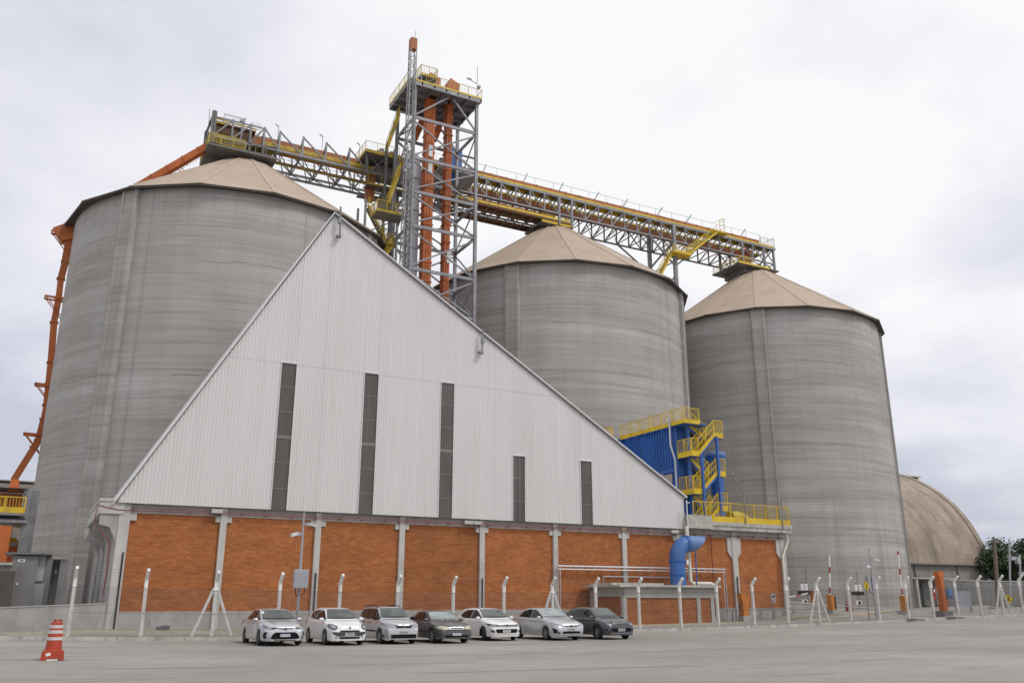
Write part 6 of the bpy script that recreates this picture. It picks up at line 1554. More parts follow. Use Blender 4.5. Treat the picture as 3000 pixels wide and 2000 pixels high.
def car(pxr, pxl, py, c):
    L, W, H, WB = c['dim']
    hl, hw = L / 2, W / 2
    fo = c.get('fo', .90); xf = hl - fo; xr = xf - WB                # axle positions
    pm = gp((pxr + pxl) / 2 / DS, py / DS)
    # the tyres touch the ground near the front axle line
    root = thing('parked_car', c['label'], 'car', (pm.x, pm.y, ground_z(pm.x, pm.y)), 'cars parked along the fence', rz=-pi / 2 + c.get('turn', 0))
    root.location = (pm.x, pm.y + xf * SCL, ground_z(pm.x, pm.y + xf * SCL)); root.scale = (SCL,) * 3
    OFF[root.name] = V((0, 0, 0))
    slope = atan2(ground_z(pm.x, pm.y + 4) - ground_z(pm.x, pm.y), 4)
    top = pchip(c['top']); belt = pchip(c['belt']); plan = pchip(c['plan']); rw = pchip(c['roofw'])
    sill = c.get('sill', .20); ra = c.get('arch', .345); rad = c.get('rad', .31); zc = rad
    xs_ = sorted(set([-hl + L * i / 110 for i in range(111)] + [hl - .02, hl - .05, -hl + .03]))
    rows = []
    for x in xs_:
        wb = plan(x) * hw; zt_ = top(x); zb = min(belt(x), zt_ - .02); zs = pchip(c['bottom'])(x) if 'bottom' in c else sill
        flare = 0
        for xa in (xf, xr):
            d = abs(x - xa)
            if d < ra: zs = max(zs, zc + sqrt(ra * ra - d * d) - .0)
            if d < ra + .09: flare = max(flare, .012)
        r = rw(x) * hw; hgt = zt_ - zb
        zm = zs + (zb - zs) * .45
        pr = [(wb * .955 + flare, zs), (wb * .985 + flare, zs + (zb - zs) * .12), (wb * 1.0 + flare, zm), (wb * .995, zs + (zb - zs) * .75), (wb * .965, zb - .035 * (zb - zs)), (wb * .93, zb)]
        e = min(.07, hgt * .35)
        w1 = wb * .915
        pr += [(w1 + (r - w1) * .35, zb + (hgt - e) * .36), (w1 + (r - w1) * .72, zb + (hgt - e) * .74), (r, zt_ - e), (r * .93, zt_ - e * .42), (r * .75, zt_ - e * .16), (r * .45, zt_ - e * .04), (0, zt_)]
        rows.append([(x, y, z) for y, z in pr])
    m = len(rows[0])
    mb = MB()
    full = [[(x, y, z) for x, y, z in r] + [(x, -y, z) for x, y, z in r[-2::-1]] for r in rows]
    M_ = 2 * m - 1
    mb.v = [p for r in full for p in r]
    mb.f = [(i * M_ + j, i * M_ + j + 1, (i + 1) * M_ + j + 1, (i + 1) * M_ + j) for i in range(len(rows) - 1) for j in range(M_ - 1)]
    mb.f += [tuple(range(M_)), tuple((len(rows) - 1) * M_ + j for j in range(M_ - 1, -1, -1))]
    body = mb.build('body', c['paint'], root, True)
    bv = BVHTree.FromPolygons([V(p) for p in mb.v], mb.f)
    def decal(poly, view, name, m_, par=None, off=.007, cuts=3, smooth=True):
        """a thin panel cut to an outline and laid on the body, seen from the front ('f'), side ('l','r') or above ('t')"""
        bm = bmesh.new(); vs = [bm.verts.new((u, w, 0)) for u, w in poly]; bm.faces.new(vs)
        bmesh.ops.triangulate(bm, faces=bm.faces)
        for _ in range(cuts): bmesh.ops.subdivide_edges(bm, edges=bm.edges[:], cuts=1, use_grid_fill=True)
        out = []; ok = True
        for v in bm.verts:
            u, w = v.co.x, v.co.y
            if view == 'f': o_, d_ = V((hl + 1, u, w)), V((-1, 0, 0))
            elif view == 'w': o_, d_ = V((hl + 1, u, w + .0)), V((-1, 0, 0))
            elif view == 't': o_, d_ = V((u, w, 3)), V((0, 0, -1))
            elif view == 'l': o_, d_ = V((u, 2, w)), V((0, -1, 0))
            elif view == 'd': o_, d_ = V((hl + .55, u - .9 * (1 if u > 0 else -1) * -1, w)), V((-1, -.9 * (1 if u > 0 else -1), 0)).normalized()
            else: o_, d_ = V((u, -2, w)), V((0, 1, 0))
            h = bv.ray_cast(o_, d_)
            if h[0] is None: h = bv.find_nearest(o_ + d_ * (1.2 if view in 'fw' else 1.1))
            nrm = h[1]
            if nrm.dot(d_) > 0: nrm = -nrm
            out.append(h[0] + nrm * off - d_ * .002)
        bm.verts.index_update()
        fs = [tuple(v.index for v in f.verts) for f in bm.faces]; bm.free()
        q = MB(); q.add(out, fs); o = q.build(name, m_, par or root, smooth)
        return o
    mir = lambda pl: [(-u, w) for u, w in pl][::-1]
    # glazing
    ws = c['screen']                                  # (z bottom, z top, half width bottom, half width top)
    zb0, zt0, b0, t0 = ws
    decal([(-b0, zb0), (-b0 * .5, zb0 - .012), (b0 * .5, zb0 - .012), (b0, zb0), (t0, zt0), (t0 * .5, zt0 + .012), (-t0 * .5, zt0 + .012), (-t0, zt0)], 'f', 'windscreen', c.get('screen_mat', 'screen'))
    if c.get('shade_sticker'): decal([(-b0 * .86, zb0 + .22), (-b0 * .74, zb0 + .22), (-b0 * .74, zb0 + .30), (-b0 * .86, zb0 + .30)], 'f', 'sticker', 'white_sign', off=.012, cuts=1)
    for s in (-1, 1):
        yb = s * b0 * .45
        decal([(yb - .36, zb0 + .012), (yb + .36, zb0 + .035), (yb + .36, zb0 + .047), (yb - .36, zb0 + .026)], 'f', 'wiper', 'black', off=.02, cuts=2)
    for view in ('l', 'r'):
        for pl in c['side']: decal(pl, view, 'side_window', 'glass')
        for pl in c.get('seams', []): decal(pl, view, 'door_seam', 'black_gloss', body, .003, 1)
        for (hx, hz) in c['handles']:
            q = MB(); yy = 0
            hh = bv.ray_cast(V((hx, 2 if view == 'l' else -2, hz)), V((0, -1 if view == 'l' else 1, 0)))
            if hh[0]: q.box((hx - .09, hh[0].y - .012, hz - .016), (hx + .09, hh[0].y + (.03 if view == 'l' else -.03), hz + .016)); q.build('door_handle', c.get('handle_mat', c['paint']), root, bevel=.006)
        for pl in c.get('strip', []): decal(pl, view, 'side_moulding', 'black_gloss', root, .012, 2)
    # front
    for name, m_, pl, sym, cuts, off in c['front']:
        for q in ((pl, mir(pl)) if sym else (pl,)):
            decal(q, 'f', name, m_, None, off, cuts)
    # plate
    py_, pz, tx = c['plate']
    hh = bv.ray_cast(V((hl + 1, py_, pz)), V((-1, 0, 0))); x0 = hh[0].x + .02
    q = MB(); q.box((x0 - .03, py_ - .20, pz - .065), (x0 + .004, py_ + .20, pz + .065)); pm_ = q.build('number_plate', 'white_sign' if c['plate_new'] else 'plate_grey', root)
    if c['plate_new']: q = MB(); q.box((x0, py_ - .2, pz + .035), (x0 + .007, py_ + .2, pz + .065)); q.build('plate_band', 'plate_blue', pm_)
    vs, fs = txt(tx, .088); q = MB(); q.add([(x0 + .0085, py_ + u, pz - (.014 if c['plate_new'] else 0) + w) for u, w, _ in vs], fs); q.build('plate_text', 'black', pm_)
    # badge
    by_, bz, br, kind = c['badge']
    hh = bv.ray_cast(V((hl + 1, by_, bz)), V((-1, 0, 0))); x0 = hh[0].x + .012
    q = MB()
    ry = br * (1.35 if kind == 'oval' else 1)
    def arc(rx, rz_, cy_, cz_, th=.012, n=18):
        P = [V((x0 + .012, cy_ + rx * cos(2 * pi * k / n), cz_ + rz_ * sin(2 * pi * k / n))) for k in range(n)]
        for k in range(n): q.bar(P[k], P[(k + 1) % n], th, th)
    if kind == 'oval': arc(ry, br, by_, bz); arc(ry * .35, br * .95, by_, bz); arc(ry * .75, br * .4, by_, bz + br * .45)
    elif kind == 'ring':
        arc(br, br, by_, bz, .014); X = x0 + .012
        for s in (-1, 1):
            q.bar((X, by_ + s * br * .45, bz + br * .85), (X, by_, bz + br * .15), .014); q.bar((X, by_ + s * br * .85, bz + br * .2), (X, by_ + s * br * .4, bz - br * .85), .014); q.bar((X, by_ + s * br * .4, bz - br * .85), (X, by_, bz - br * .05), .014)
    elif kind == 'disc': q.lathe([(.001, .02), (br, .016), (br, 0)], (x0, by_, bz), 18, 'x')
    else: arc(br * 1.2, br * .7, by_, bz, .01)
    q.build('emblem', 'chrome', root)
    # mirrors
    mx_, mz = c['mirror']
    for s in (-1, 1):
        hh = bv.ray_cast(V((mx_, 2 * s, mz)), V((0, -s, 0))); y0 = hh[0].y if hh[0] else s * hw * .9
        q = MB(); pr = [(0.0, .0), (.045, .02), (.062, .07), (.06, .14), (.045, .19), (0.0, .205)]
        n = 12; base = len(q.v)
        for r, h in pr:
            for k in range(n):
                t_ = 2 * pi * k / n; q.v.append((mx_ + .03 + r * 1.25 * cos(t_), y0 + s * (.02 + h), mz + .055 + r * 1.15 * sin(t_)))
        for i in range(len(pr) - 1):
            for k in range(n): q.f.append((base + i * n + k, base + i * n + (k + 1) % n, base + (i + 1) * n + (k + 1) % n, base + (i + 1) * n + k))
        q.bar((mx_ + .02, y0 - s * .03, mz + .01), (mx_ + .03, y0 + s * .06, mz + .03), .06, .03)
        q.build('wing_mirror', c.get('mirror_mat', c['paint']), root, True)
    # wheels
    wd = .20
    def wheel(x, y, s, steer=0.0):
        q = MB(); pr = [(rad * .66, -wd * .46), (rad * .90, -wd * .5), (rad * .985, -wd * .36), (rad, -wd * .15), (rad, wd * .15), (rad * .985, wd * .36), (rad * .90, wd * .5), (rad * .66, wd * .46), (rad * .62, 0), (rad * .66, -wd * .46)]
        q.lathe(pr, (0, 0, 0), 32, 'y'); w = q.build('wheel', 'black', root, True); w.location = (x, y, rad); w.rotation_euler = (0, 0, steer)
        q = MB(); o = s * wd * .36
        q.lathe([(rad * .68, o * 1.25), (rad * .62, o * 1.15), (rad * .58, o * .6), (rad * .58, -o)], (0, 0, 0), 28, 'y'); 
        q.lathe([(.001, o * 1.15), (rad * .13, o * 1.1), (rad * .16, o * .9)], (0, 0, 0), 16, 'y')
        ns = c.get('spokes', 5); tw = c.get('twin', .07)
        for k in range(ns):
            a = 2 * pi * k / ns + .3
            for dlt in (-tw, tw):
                q.bar((rad * .12 * cos(a), o * 1.0, rad * .12 * sin(a)), (rad * .62 * cos(a + dlt * 2.2), o * 1.08, rad * .62 * sin(a + dlt * 2.2)), .035, .035)
        r = q.build('rim', c.get('rim', 'alloy'), w, True)
        q = MB(); q.lathe([(.001, o * .35), (rad * .58, o * .35)], (0, 0, 0), 20, 'y'); q.build('brake_disc', 'alloy_dark', w)
    tr = hw - wd / 2 - .005
    st_ = c.get('steer', 0)
    for s in (-1, 1):
        wheel(xf, s * tr, s, st_); wheel(xr, s * tr, s)
    # dark underbody and wheel housings
    q = MB(); q.box((-hl + .25, -hw + .24, .19), (hl - .25, hw - .24, .62))
    q.box((-hl + .15, -hw + .12, .30), (xr - .40, hw - .12, .55)); q.box((xr + .40, -hw + .10, .21), (xf - .40, hw - .10, .5)); q.box((xf + .38, -hw + .22, .24), (hl - .12, hw - .22, .5)); q.build('underbody', 'black', root)
    # tail lights
    for s in (-1, 1):
        zl_ = belt(-hl + .1) - .08
        pl = [(-hl + .02, zl_ - .16), (-hl + .28, zl_ - .1), (-hl + .32, zl_ + .02), (-hl + .04, zl_ + .03)]
        decal(pl, 'l' if s > 0 else 'r', 'tail_light', 'red', off=.008, cuts=2)
    if c.get('rails'):
        for s in (-1, 1):
            q = MB(); P = []
            for k in range(9):
                x = c['rails'][0] + (c['rails'][1] - c['rails'][0]) * k / 8; h = bv.ray_cast(V((x, s * rw(x) * hw * .9, 3)), V((0, 0, -1)))[0]
                P.append((x, s * rw(x) * hw * .9, h.z + .055 * min(1, 3 * sin(pi * k / 8)) + .005))
            q.tube(P, .02, 6); q.build('roof_rail', 'black_gloss', root)
    q = MB(); x = c['top'][-1][0]
    if c.get('aerial'):
        xa = c['aerial']; h = bv.ray_cast(V((xa, 0, 3)), V((0, 0, -1)))[0]; q.tube([(xa, 0, h.z - .01), (xa - .16, 0, h.z + .28)], .008, 5); q.build('aerial', 'black', root)
    return root

def sedan(L, H, ht=.74, cowl=None, roof=None, deck=.98):
    hl = L / 2
    return hl

def prof_sedan(L, H, hood0, hood1, cowl, rf, rr, dk, deckz, nose=.0):
    hl = L / 2
    return [(-hl, .62), (-hl + .03, deckz - .06), (-hl + .12, deckz), (-hl + dk * .8, deckz + .015), (-hl + dk, deckz + .045), (rr - .28, H - .12), (rr, H - .025), ((rr + rf) / 2, H), (rf, H - .035), (rf + .22, H - .13), (cowl - .06, hood1 + .055), (cowl + .02, hood1), (cowl + .45, hood1 - .035), (hl - .32, hood0 + .06), (hl - .12, hood0), (hl - .045, hood0 - .07), (hl, hood0 - .17)]

def prof_hatch(L, H, hood0, hood1, cowl, rf, rr, beltz):
    hl = L / 2
    return [(-hl, .60), (-hl + .03, .86), (-hl + .08, beltz + .02), (-hl + .20, beltz + .20), (rr - .06, H - .10), (rr + .06, H - .05), ((rr + rf) / 2, H), (rf, H - .035), (rf + .22, H - .13), (cowl - .06, hood1 + .055), (cowl + .02, hood1), (cowl + .4, hood1 - .04), (hl - .30, hood0 + .06), (hl - .11, hood0), (hl - .04, hood0 - .07), (hl, hood0 - .17)]
def planp(L, nose=.74, tail=.80):
    hl = L / 2
    return [(-hl, tail), (-hl + .05, tail + .07), (-hl + .2, .945), (-hl + .6, .985), (-.3, 1.0), (hl - 1.1, 1.0), (hl - .62, .975), (hl - .30, .925), (hl - .12, .86), (hl - .04, nose + .06), (hl, nose)]
def roofp(L, cowl, rf, rr, tail_x, w=.69):
    hl = L / 2
    return [(-hl, .62), (tail_x, .74), (rr, w - .01), (rf, w), (rf + .25, w + .04), (cowl, .80), (hl - .3, .66), (hl, .50)]

# --- silver sedan, new shape
L, W, H, WB = 4.63, 1.78, 1.45, 2.70; hl = L / 2; cw, rf, rr = 1.08, .18, -.95
car1 = dict(dim=(L, W, H, WB), fo=.94, paint='paint_silver', rim='alloy_dark', spokes=10, twin=.03, label='bright silver sedan with wide black trapezoid grille, leftmost in the parked row',
    top=prof_sedan(L, H, .80, .98, cw, rf, rr, .52, 1.08), belt=[(-hl, .60), (-hl + .1, .98), (-1.2, .965), (0, .93), (cw, .90), (hl - .5, .80), (hl - .12, .70), (hl, .55)],
    plan=planp(L, .70), roofw=roofp(L, cw, rf, rr, -hl + .5), screen=(1.015, 1.375, .68, .545), shade_sticker=True,
    side=[[(.98, .985), (.30, 1.30), (.05, 1.355), (-.12, 1.365), (-.12, .985)], [(-.18, .985), (-.18, 1.365), (-.62, 1.355), (-1.02, 1.28), (-1.42, 1.09), (-1.36, 1.02)]],
    seams=[[(.93, .30), (.95, .30), (.99, .93), (.97, .93)], [(-.16, .24), (-.145, .24), (-.14, .96), (-.155, .96)], [(-1.02, .62), (-1.0, .62), (-1.18, .98), (-1.2, .98)]], handles=[(-.02, .86), (-1.0, .88)], mirror=(.80, .95),
    plate=(0, .43, 'RHC3D50'), plate_new=True, badge=(0, .665, .055, 'oval'),
    front=[('grille', 'black_gloss', [(-.46, .27), (.46, .27), (.60, .31), (.50, .47), (.40, .535), (-.40, .535), (-.50, .47), (-.60, .31)], False, 3, .008),
           ('upper_grille', 'black_gloss', [(-.44, .69), (-.13, .645), (.13, .645), (.44, .69), (.42, .715), (.12, .69), (-.12, .69), (-.42, .715)], False, 3, .009),
           ('headlight', 'lamp_dark', [(.40, .655), (.62, .63), (.80, .70), (.83, .80), (.80, .82), (.62, .735), (.42, .71)], True, 3, .010),
           ('headlight_lens', 'lamp', [(.54, .66), (.64, .65), (.74, .70), (.74, .745), (.62, .715), (.54, .695)], True, 2, .014),
           ('fog_surround', 'black_gloss', [(.72, .30), (.80, .30), (.83, .42), (.80, .54), (.70, .55), (.76, .44)], True, 2, .009),
           ('lower_lip', 'black_gloss', [(-.64, .205), (.64, .205), (.64, .235), (-.64, .235)], False, 2, .008),
           ('chrome_bar', 'alloy', [(-.46, .72), (-.12, .695), (.12, .695), (.46, .72), (.46, .735), (.12, .712), (-.12, .712), (-.46, .735)], False, 3, .012)])
# --- white three door hatch
L, W, H, WB = 4.06, 1.69, 1.50, 2.51; hl = L / 2; cw, rf, rr = 1.02, .18, -1.50
car2 = dict(dim=(L, W, H, WB), fo=.86, paint='paint_white', rim='alloy', spokes=6, label='white rounded three door hatchback with big oval headlights, second from left in the row',
    top=prof_hatch(L, H, .80, 1.0, cw, rf, rr, 1.08), belt=[(-hl, .58), (-hl + .1, 1.0), (-1.0, 1.0), (0, .95), (cw, .92), (hl - .45, .80), (hl - .12, .68), (hl, .54)],
    plan=planp(L, .66, .82), roofw=roofp(L, cw, rf, rr, -hl + .2, .68), screen=(1.045, 1.425, .66, .52),
    side=[[(.90, 1.0), (.32, 1.33), (.08, 1.39), (-.40, 1.40), (-.40, 1.01)], [(-.46, 1.01), (-.46, 1.40), (-1.1, 1.37), (-1.42, 1.25), (-1.45, 1.15), (-1.2, 1.06)]],
    seams=[[(.88, .30), (.90, .30), (.93, .96), (.91, .96)], [(-.44, .24), (-.42, .24), (-.44, 1.0), (-.46, 1.0)]], handles=[(-.28, .87)], mirror=(.76, .97),
    plate=(0, .44, 'ASF8734'), plate_new=False, badge=(0, .70, .05, 'disc'),
    front=[('headlight', 'lamp_dark', [(.50, .70), (.58, .63), (.70, .62), (.79, .70), (.82, .80), (.76, .85), (.64, .84), (.53, .78)], True, 3, .010),
           ('headlight_lens', 'lamp', [(.56, .70), (.62, .665), (.69, .68), (.74, .74), (.72, .79), (.64, .79), (.57, .76)], True, 2, .015),
           ('bumper_grille', 'alloy_dark', [(-.50, .37), (.50, .37), (.70, .47), (.72, .545), (.45, .535), (-.45, .535), (-.72, .545), (-.70, .47)], False, 3, .010),
           ('grille', 'black_gloss', [(-.44, .545), (.44, .545), (.40, .60), (-.40, .60)], False, 3, .012),
           ('lower_grille', 'black_gloss', [(-.42, .27), (.42, .27), (.46, .345), (-.46, .345)], False, 3, .012),
           ('fog_light', 'lamp', [(.52, .30), (.60, .30), (.60, .36), (.52, .36)], True, 2, .012)])
# --- silver tall wagon
L, W, H, WB = 4.18, 1.66, 1.56, 2.465; hl = L / 2; cw, rf, rr = 1.10, .30, -1.70
car3 = dict(dim=(L, W, H, WB), fo=.84, paint='paint_silver_warm', rim='alloy', spokes=7, handle_mat='black_gloss', mirror_mat='black_gloss', label='tall silver family wagon with black roof rails and black bumper, third in the row',
    top=prof_hatch(L, H, .86, 1.04, cw, rf, rr, 1.06), belt=[(-hl, .58), (-hl + .1, 1.0), (-1.0, 1.0), (0, .98), (cw, .96), (hl - .45, .88), (hl - .12, .76), (hl, .58)],
    plan=planp(L, .76, .84), roofw=roofp(L, cw, rf, rr, -hl + .2, .70), screen=(1.085, 1.475, .665, .535),
    side=[[(1.02, 1.02), (.42, 1.40), (.22, 1.45), (-.18, 1.46), (-.18, 1.02)], [(-.24, 1.02), (-.24, 1.46), (-.95, 1.455), (-1.0, 1.04)], [(-1.06, 1.05), (-1.02, 1.45), (-1.62, 1.41), (-1.76, 1.14)]],
    seams=[[(1.02, .35), (1.04, .35), (1.06, .98), (1.04, .98)], [(-.22, .24), (-.205, .24), (-.2, 1.0), (-.215, 1.0)], [(-.98, .66), (-.96, .66), (-1.02, 1.0), (-1.04, 1.0)]], handles=[(-.06, .88), (-.88, .90)], mirror=(.84, 1.0),
    strip=[[(-.9, .50), (.86, .50), (.86, .56), (-.9, .56)]], rails=(-1.6, .2),
    plate=(0, .49, 'ARG8663'), plate_new=False, badge=(0, .735, .068, 'ring'),
    front=[('headlight', 'lamp', [(.40, .685), (.58, .665), (.74, .70), (.80, .80), (.79, .87), (.66, .85), (.44, .82)], True, 3, .010),
           ('grille', 'black_gloss', [(-.34, .665), (.34, .665), (.42, .80), (.2, .775), (-.2, .775), (-.42, .80)], False, 3, .009),
           ('grille_bar', 'alloy_dark', [(-.37, .725), (.37, .725), (.37, .735), (-.37, .735)], False, 2, .013),
           ('bumper', 'black_gloss', [(-.76, .25), (.76, .25), (.80, .41), (-.80, .41)], False, 3, .014),
           ('fog_light', 'lamp', [(.56, .33), (.63, .33), (.63, .38), (.56, .38)], True, 1, .018)])
# --- grey brown old sedan
L, W, H, WB = 4.45, 1.70, 1.38, 2.62; hl = L / 2; cw, rf, rr = .98, .10, -.85
car4 = dict(dim=(L, W, H, WB), fo=.88, paint='paint_taupe', rim='alloy', spokes=6, label='old grey brown sedan with yellowed headlights, fourth in the row, beside the tall silver wagon',
    top=prof_sedan(L, H, .76, .93, cw, rf, rr, .62, 1.0), belt=[(-hl, .58), (-hl + .1, .93), (-1.2, .92), (0, .89), (cw, .87), (hl - .5, .77), (hl - .12, .68), (hl, .54)],
    plan=planp(L, .78, .84), roofw=roofp(L, cw, rf, rr, -hl + .6, .70), screen=(.965, 1.30, .66, .53), screen_mat='screen_pale',
    side=[[(.88, .94), (.26, 1.24), (0, 1.285), (-.14, 1.29), (-.14, .94)], [(-.20, .94), (-.20, 1.29), (-.6, 1.28), (-.95, 1.20), (-1.25, 1.02), (-1.2, .96)]],
    seams=[[(.90, .30), (.915, .30), (.95, .90), (.935, .90)], [(-.18, .24), (-.165, .24), (-.16, .92), (-.175, .92)]], handles=[(-.04, .80), (-.95, .82)], mirror=(.72, .92),
    strip=[[(-.95, .46), (.9, .46), (.9, .50), (-.95, .50)]], aerial=-.8,
    plate=(0, .41, 'ASP2M02'), plate_new=True, badge=(0, .66, .035, 'flat'),
    front=[('headlight', 'lamp_old', [(.36, .595), (.74, .60), (.80, .64), (.80, .72), (.70, .735), (.40, .715)], True, 3, .010),
           ('grille', 'alloy', [(-.33, .60), (.33, .60), (.35, .70), (-.35, .70)], False, 3, .009),
           ('grille_mesh', 'black_gloss', [(-.30, .622), (.30, .622), (.315, .672), (-.315, .672)], False, 2, .013),
           ('lower_grille', 'black_gloss', [(-.55, .28), (.55, .28), (.55, .36), (-.55, .36)], False, 3, .010),
           ('bumper_seam', 'black_gloss', [(-.74, .555), (.74, .555), (.74, .567), (-.74, .567)], False, 3, .006)])
# --- white hatch
L, W, H, WB = 4.06, 1.75, 1.47, 2.565; hl = L / 2; cw, rf, rr = 1.0, .12, -1.55
def polo(paint, label, plate, new, steer, rim, turn=0):
    return dict(dim=(4.06, 1.75, 1.47, 2.565), fo=.82, paint=paint, rim=rim, spokes=5, steer=steer, turn=turn, label=label,
    top=prof_hatch(L, H, .80, .98, cw, rf, rr, 1.06), belt=[(-hl, .58), (-hl + .1, .98), (-1.0, .97), (0, .94), (cw, .91), (hl - .45, .82), (hl - .12, .70), (hl, .54)],
    plan=planp(L, .72, .82), roofw=roofp(L, cw, rf, rr, -hl + .2, .685), screen=(1.025, 1.395, .68, .53),
    side=[[(.90, .985), (.28, 1.31), (.02, 1.365), (-.22, 1.375), (-.22, .985)], [(-.28, .985), (-.28, 1.375), (-.95, 1.355), (-1.30, 1.26), (-1.48, 1.10), (-1.1, 1.0)]],
    seams=[[(.92, .30), (.935, .30), (.97, .93), (.955, .93)], [(-.26, .24), (-.245, .24), (-.24, .97), (-.255, .97)], [(-1.0, .66), (-.985, .66), (-1.12, .98), (-1.135, .98)]], handles=[(-.10, .85), (-.92, .87)], mirror=(.76, .955),
    plate=(0, .45, plate), plate_new=new, badge=(0, .685, .06, 'ring'),
    front=[('headlight', 'lamp_dark', [(.40, .64), (.66, .635), (.80, .69), (.84, .775), (.74, .765), (.44, .715)], True, 3, .010),
           ('headlight_lens', 'lamp', [(.52, .66), (.66, .655), (.74, .69), (.74, .735), (.54, .70)], True, 2, .014),
           ('grille', 'black_gloss', [(-.40, .64), (.40, .64), (.42, .715), (-.42, .715)], False, 3, .009),
           ('grille_bar', 'alloy', [(-.40, .655), (.40, .655), (.40, .668), (-.40, .668)], False, 3, .013),
           ('lower_grille', 'black_gloss', [(-.50, .36), (.50, .36), (.58, .47), (.54, .53), (-.54, .53), (-.58, .47)], False, 3, .010),
           ('fog_surround', 'black_gloss', [(.60, .38), (.74, .40), (.78, .50), (.64, .49)], True, 2, .010),
           ('fog_light', 'lamp', [(.66, .42), (.71, .425), (.71, .47), (.66, .465)], True, 1, .014),
           ('lip', 'chrome' if paint == 'paint_white' else 'paint_silver', [(-.62, .285), (.62, .285), (.62, .30), (-.62, .30)], False, 3, .012)])
car5 = polo('paint_white', 'white five door hatchback with steered front wheels, between old brown sedan and silver sedan', 'QJU4B27', True, -.42, 'alloy_dark')
car7 = polo('paint_grey', 'dark grey hatchback at the right end of the parked row', 'BCH0G40', False, -.1, 'alloy')
# --- second silver sedan
L, W, H, WB = 4.62, 1.775, 1.47, 2.70; hl = L / 2; cw, rf, rr = 1.08, .16, -.98
car6 = dict(dim=(L, W, H, WB), fo=.94, paint='paint_silver_warm', rim='alloy', spokes=5, twin=.09, label='silver sedan with thin slanting headlights and pale windscreen, second from the right end',
    top=prof_sedan(L, H, .80, .99, cw, rf, rr, .50, 1.09), belt=[(-hl, .60), (-hl + .1, .99), (-1.2, .97), (0, .94), (cw, .91), (hl - .5, .81), (hl - .12, .70), (hl, .55)],
    plan=planp(L, .72), roofw=roofp(L, cw, rf, rr, -hl + .5), screen=(1.03, 1.395, .68, .54), screen_mat='screen_pale',
    side=[[(.98, .995), (.28, 1.31), (.02, 1.37), (-.14, 1.38), (-.14, .995)], [(-.20, .995), (-.20, 1.38), (-.62, 1.37), (-1.05, 1.29), (-1.42, 1.10), (-1.36, 1.03)]],
    seams=[[(.93, .30), (.945, .30), (.99, .94), (.975, .94)], [(-.18, .24), (-.165, .24), (-.16, .97), (-.175, .97)], [(-1.04, .64), (-1.025, .64), (-1.2, .98), (-1.215, .98)]], handles=[(-.04, .87), (-1.0, .89)], mirror=(.80, .96),
    plate=(0, .50, 'AYC4J04'), plate_new=False, badge=(0, .655, .05, 'oval'),
    front=[('headlight', 'lamp', [(.34, .635), (.62, .65), (.82, .74), (.84, .80), (.64, .735), (.36, .68)], True, 3, .010),
           ('grille', 'black_gloss', [(-.36, .625), (.36, .625), (.36, .655), (-.36, .655)], False, 3, .009),
           ('grille_bar', 'chrome', [(-.36, .67), (.36, .67), (.38, .69), (-.38, .69)], False, 3, .013),
           ('lower_grille', 'black_gloss', [(-.50, .32), (.50, .32), (.46, .42), (-.46, .42)], False, 3, .010),
           ('fog_surround', 'black_gloss', [(.58, .32), (.80, .34), (.84, .56), (.74, .50), (.66, .40)], True, 2, .010),
           ('fog_light', 'lamp', [(.68, .37), (.74, .37), (.74, .43), (.68, .43)], True, 1, .014),
           ('lip', 'chrome', [(-.66, .25), (.66, .25), (.66, .27), (-.66, .27)], False, 3, .012)])
car(761.5, 872, 1889, car1)
car(954.8, 1054, 1887.5, car2)
car(1116.8, 1206, 1884, car3)
car(1268, 1360.5, 1882, car4)
car(1419.5, 1502.4, 1874.5, car5)
car(1604.4, 1684, 1873, car6)
car(1754.3, 1832.4, 1870.5, car7)

# ================================================================== SKY, SUN, CAMERA
w = bpy.data.worlds.new('World'); SC.world = w; w.use_nodes = True
nt = w.node_tree; nt.nodes.clear()
out = _n(nt, 'ShaderNodeOutputWorld'); tc = _n(nt, 'ShaderNodeTexCoord')
SUN = V((0.42, -0.62, 0.92)).normalized(); el = math.asin(SUN.z); az = atan2(SUN.x, SUN.y)
sky = _n(nt, 'ShaderNodeTexSky', sky_type='NISHITA'); sky.sun_disc = False; sky.sun_elevation = el; sky.sun_rotation = az; sky.air_density = 1.2; sky.dust_density = 2.5
bg1 = _n(nt, 'ShaderNodeBackground'); nt.links.new(sky.outputs[0], bg1.inputs[0]); bg1.inputs[1].default_value = 0.09
sp = _n(nt, 'ShaderNodeSeparateXYZ'); nt.links.new(tc.outputs['Generated'], sp.inputs[0])
mx_ = _n(nt, 'ShaderNodeMath', operation='MAXIMUM'); nt.links.new(sp.outputs[2], mx_.inputs[0]); mx_.inputs[1].default_value = 0.0
ad = _n(nt, 'ShaderNodeMath', operation='ADD'); nt.links.new(mx_.outputs[0], ad.inputs[0]); ad.inputs[1].default_value = 0.22
dx = _n(nt, 'ShaderNodeMath', operation='DIVIDE'); nt.links.new(sp.outputs[0], dx.inputs[0]); nt.links.new(ad.outputs[0], dx.inputs[1])
dy = _n(nt, 'ShaderNodeMath', operation='DIVIDE'); nt.links.new(sp.outputs[1], dy.inputs[0]); nt.links.new(ad.outputs[0], dy.inputs[1])
cb = _n(nt, 'ShaderNodeCombineXYZ'); nt.links.new(dx.outputs[0], cb.inputs[0]); nt.links.new(dy.outputs[0], cb.inputs[1])
CL = (2.3, 0.4, 0)
n1 = noisetex(nt, cb.outputs[0], 1.25, 6, 0.55, (1, 1, 1), CL)
n2 = noisetex(nt, cb.outputs[0], 0.42, 3, 0.5, (1, 1, 1), (7.1, 3.3, 0))
sm = _n(nt, 'ShaderNodeMath', operation='ADD'); nt.links.new(n1, sm.inputs[0]); nt.links.new(n2, sm.inputs[1])
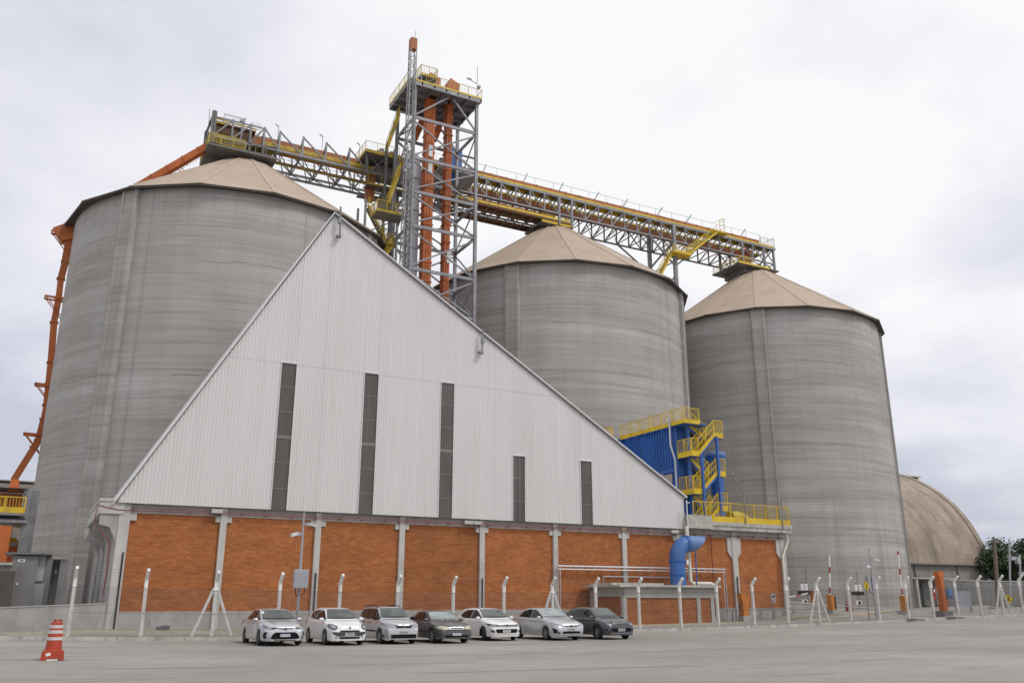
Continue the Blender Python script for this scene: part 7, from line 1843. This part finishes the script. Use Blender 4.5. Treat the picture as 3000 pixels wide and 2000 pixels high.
hz = _n(nt, 'ShaderNodeMapRange'); nt.links.new(sp.outputs[2], hz.inputs[0]); hz.inputs[1].default_value = 0.0; hz.inputs[2].default_value = 0.45; hz.inputs[3].default_value = -0.24; hz.inputs[4].default_value = 0.11
s2 = _n(nt, 'ShaderNodeMath', operation='ADD'); nt.links.new(sm.outputs[0], s2.inputs[0]); nt.links.new(hz.outputs[0], s2.inputs[1])
dt = _n(nt, 'ShaderNodeVectorMath', operation='DOT_PRODUCT'); nt.links.new(tc.outputs['Generated'], dt.inputs[0])
dt.inputs[1].default_value = tuple(ray(1850, 150).normalized())
br = _n(nt, 'ShaderNodeMapRange'); nt.links.new(dt.outputs['Value'], br.inputs[0]); br.inputs[1].default_value = 0.82; br.inputs[2].default_value = 1.0; br.inputs[3].default_value = 0.0; br.inputs[4].default_value = 0.14
s3 = _n(nt, 'ShaderNodeMath', operation='ADD'); nt.links.new(s2.outputs[0], s3.inputs[0]); nt.links.new(br.outputs[0], s3.inputs[1]); s2 = s3
cc = ramp(nt, s2.outputs[0], [(0.74, (0.60, 0.625, 0.72)), (0.88, (0.735, 0.748, 0.838)), (1.0, (0.86, 0.862, 0.93)), (1.12, (1.01, 1.01, 1.02))])
# ramp positions live in 0..1: rescale
for nd in nt.nodes:
    if nd.type == 'VALTORGB':
        for e_, p_ in zip(nd.color_ramp.elements, (0.30, 0.43, 0.57, 0.74)): e_.position = p_
        rs = _n(nt, 'ShaderNodeMapRange'); rs.inputs[1].default_value = 0.6; rs.inputs[2].default_value = 1.4
        nt.links.new(s2.outputs[0], rs.inputs[0]); nt.links.new(rs.outputs[0], nd.inputs[0])
bg2 = _n(nt, 'ShaderNodeBackground'); nt.links.new(cc, bg2.inputs[0]); bg2.inputs[1].default_value = 1.0
ms_ = _n(nt, 'ShaderNodeMixShader'); ms_.inputs[0].default_value = 0.93
nt.links.new(bg1.outputs[0], ms_.inputs[1]); nt.links.new(bg2.outputs[0], ms_.inputs[2]); nt.links.new(ms_.outputs[0], out.inputs[0])

sl = bpy.data.lights.new('sun', 'SUN'); sl.energy = 1.4; sl.angle = radians(12); sl.color = (1.0, 0.965, 0.92)
so = bpy.data.objects.new('sun', sl); COL.objects.link(so); so.rotation_euler = SUN.to_track_quat('Z', 'Y').to_euler()

cam = bpy.data.cameras.new('camera'); co = bpy.data.objects.new('camera', cam); COL.objects.link(co)
cam.sensor_fit = 'HORIZONTAL'; cam.sensor_width = 36; cam.lens = 36 * FPX / 3000; cam.clip_end = 4000; cam.clip_start = 0.1
R3 = Matrix((RT, UP, -FW)).transposed()
co.matrix_world = Matrix.Translation(CAM) @ R3.to_4x4()
SC.camera = co
SC.view_settings.view_transform = 'Standard'; SC.view_settings.look = 'None'; SC.view_settings.exposure = 0.0; SC.view_settings.gamma = 1.0; SC.view_settings.use_curve_mapping = False
SC.cycles.max_bounces = 6; SC.cycles.diffuse_bounces = 3; SC.cycles.glossy_bounces = 3
try: SC.cycles.use_denoising = True
except Exception: pass
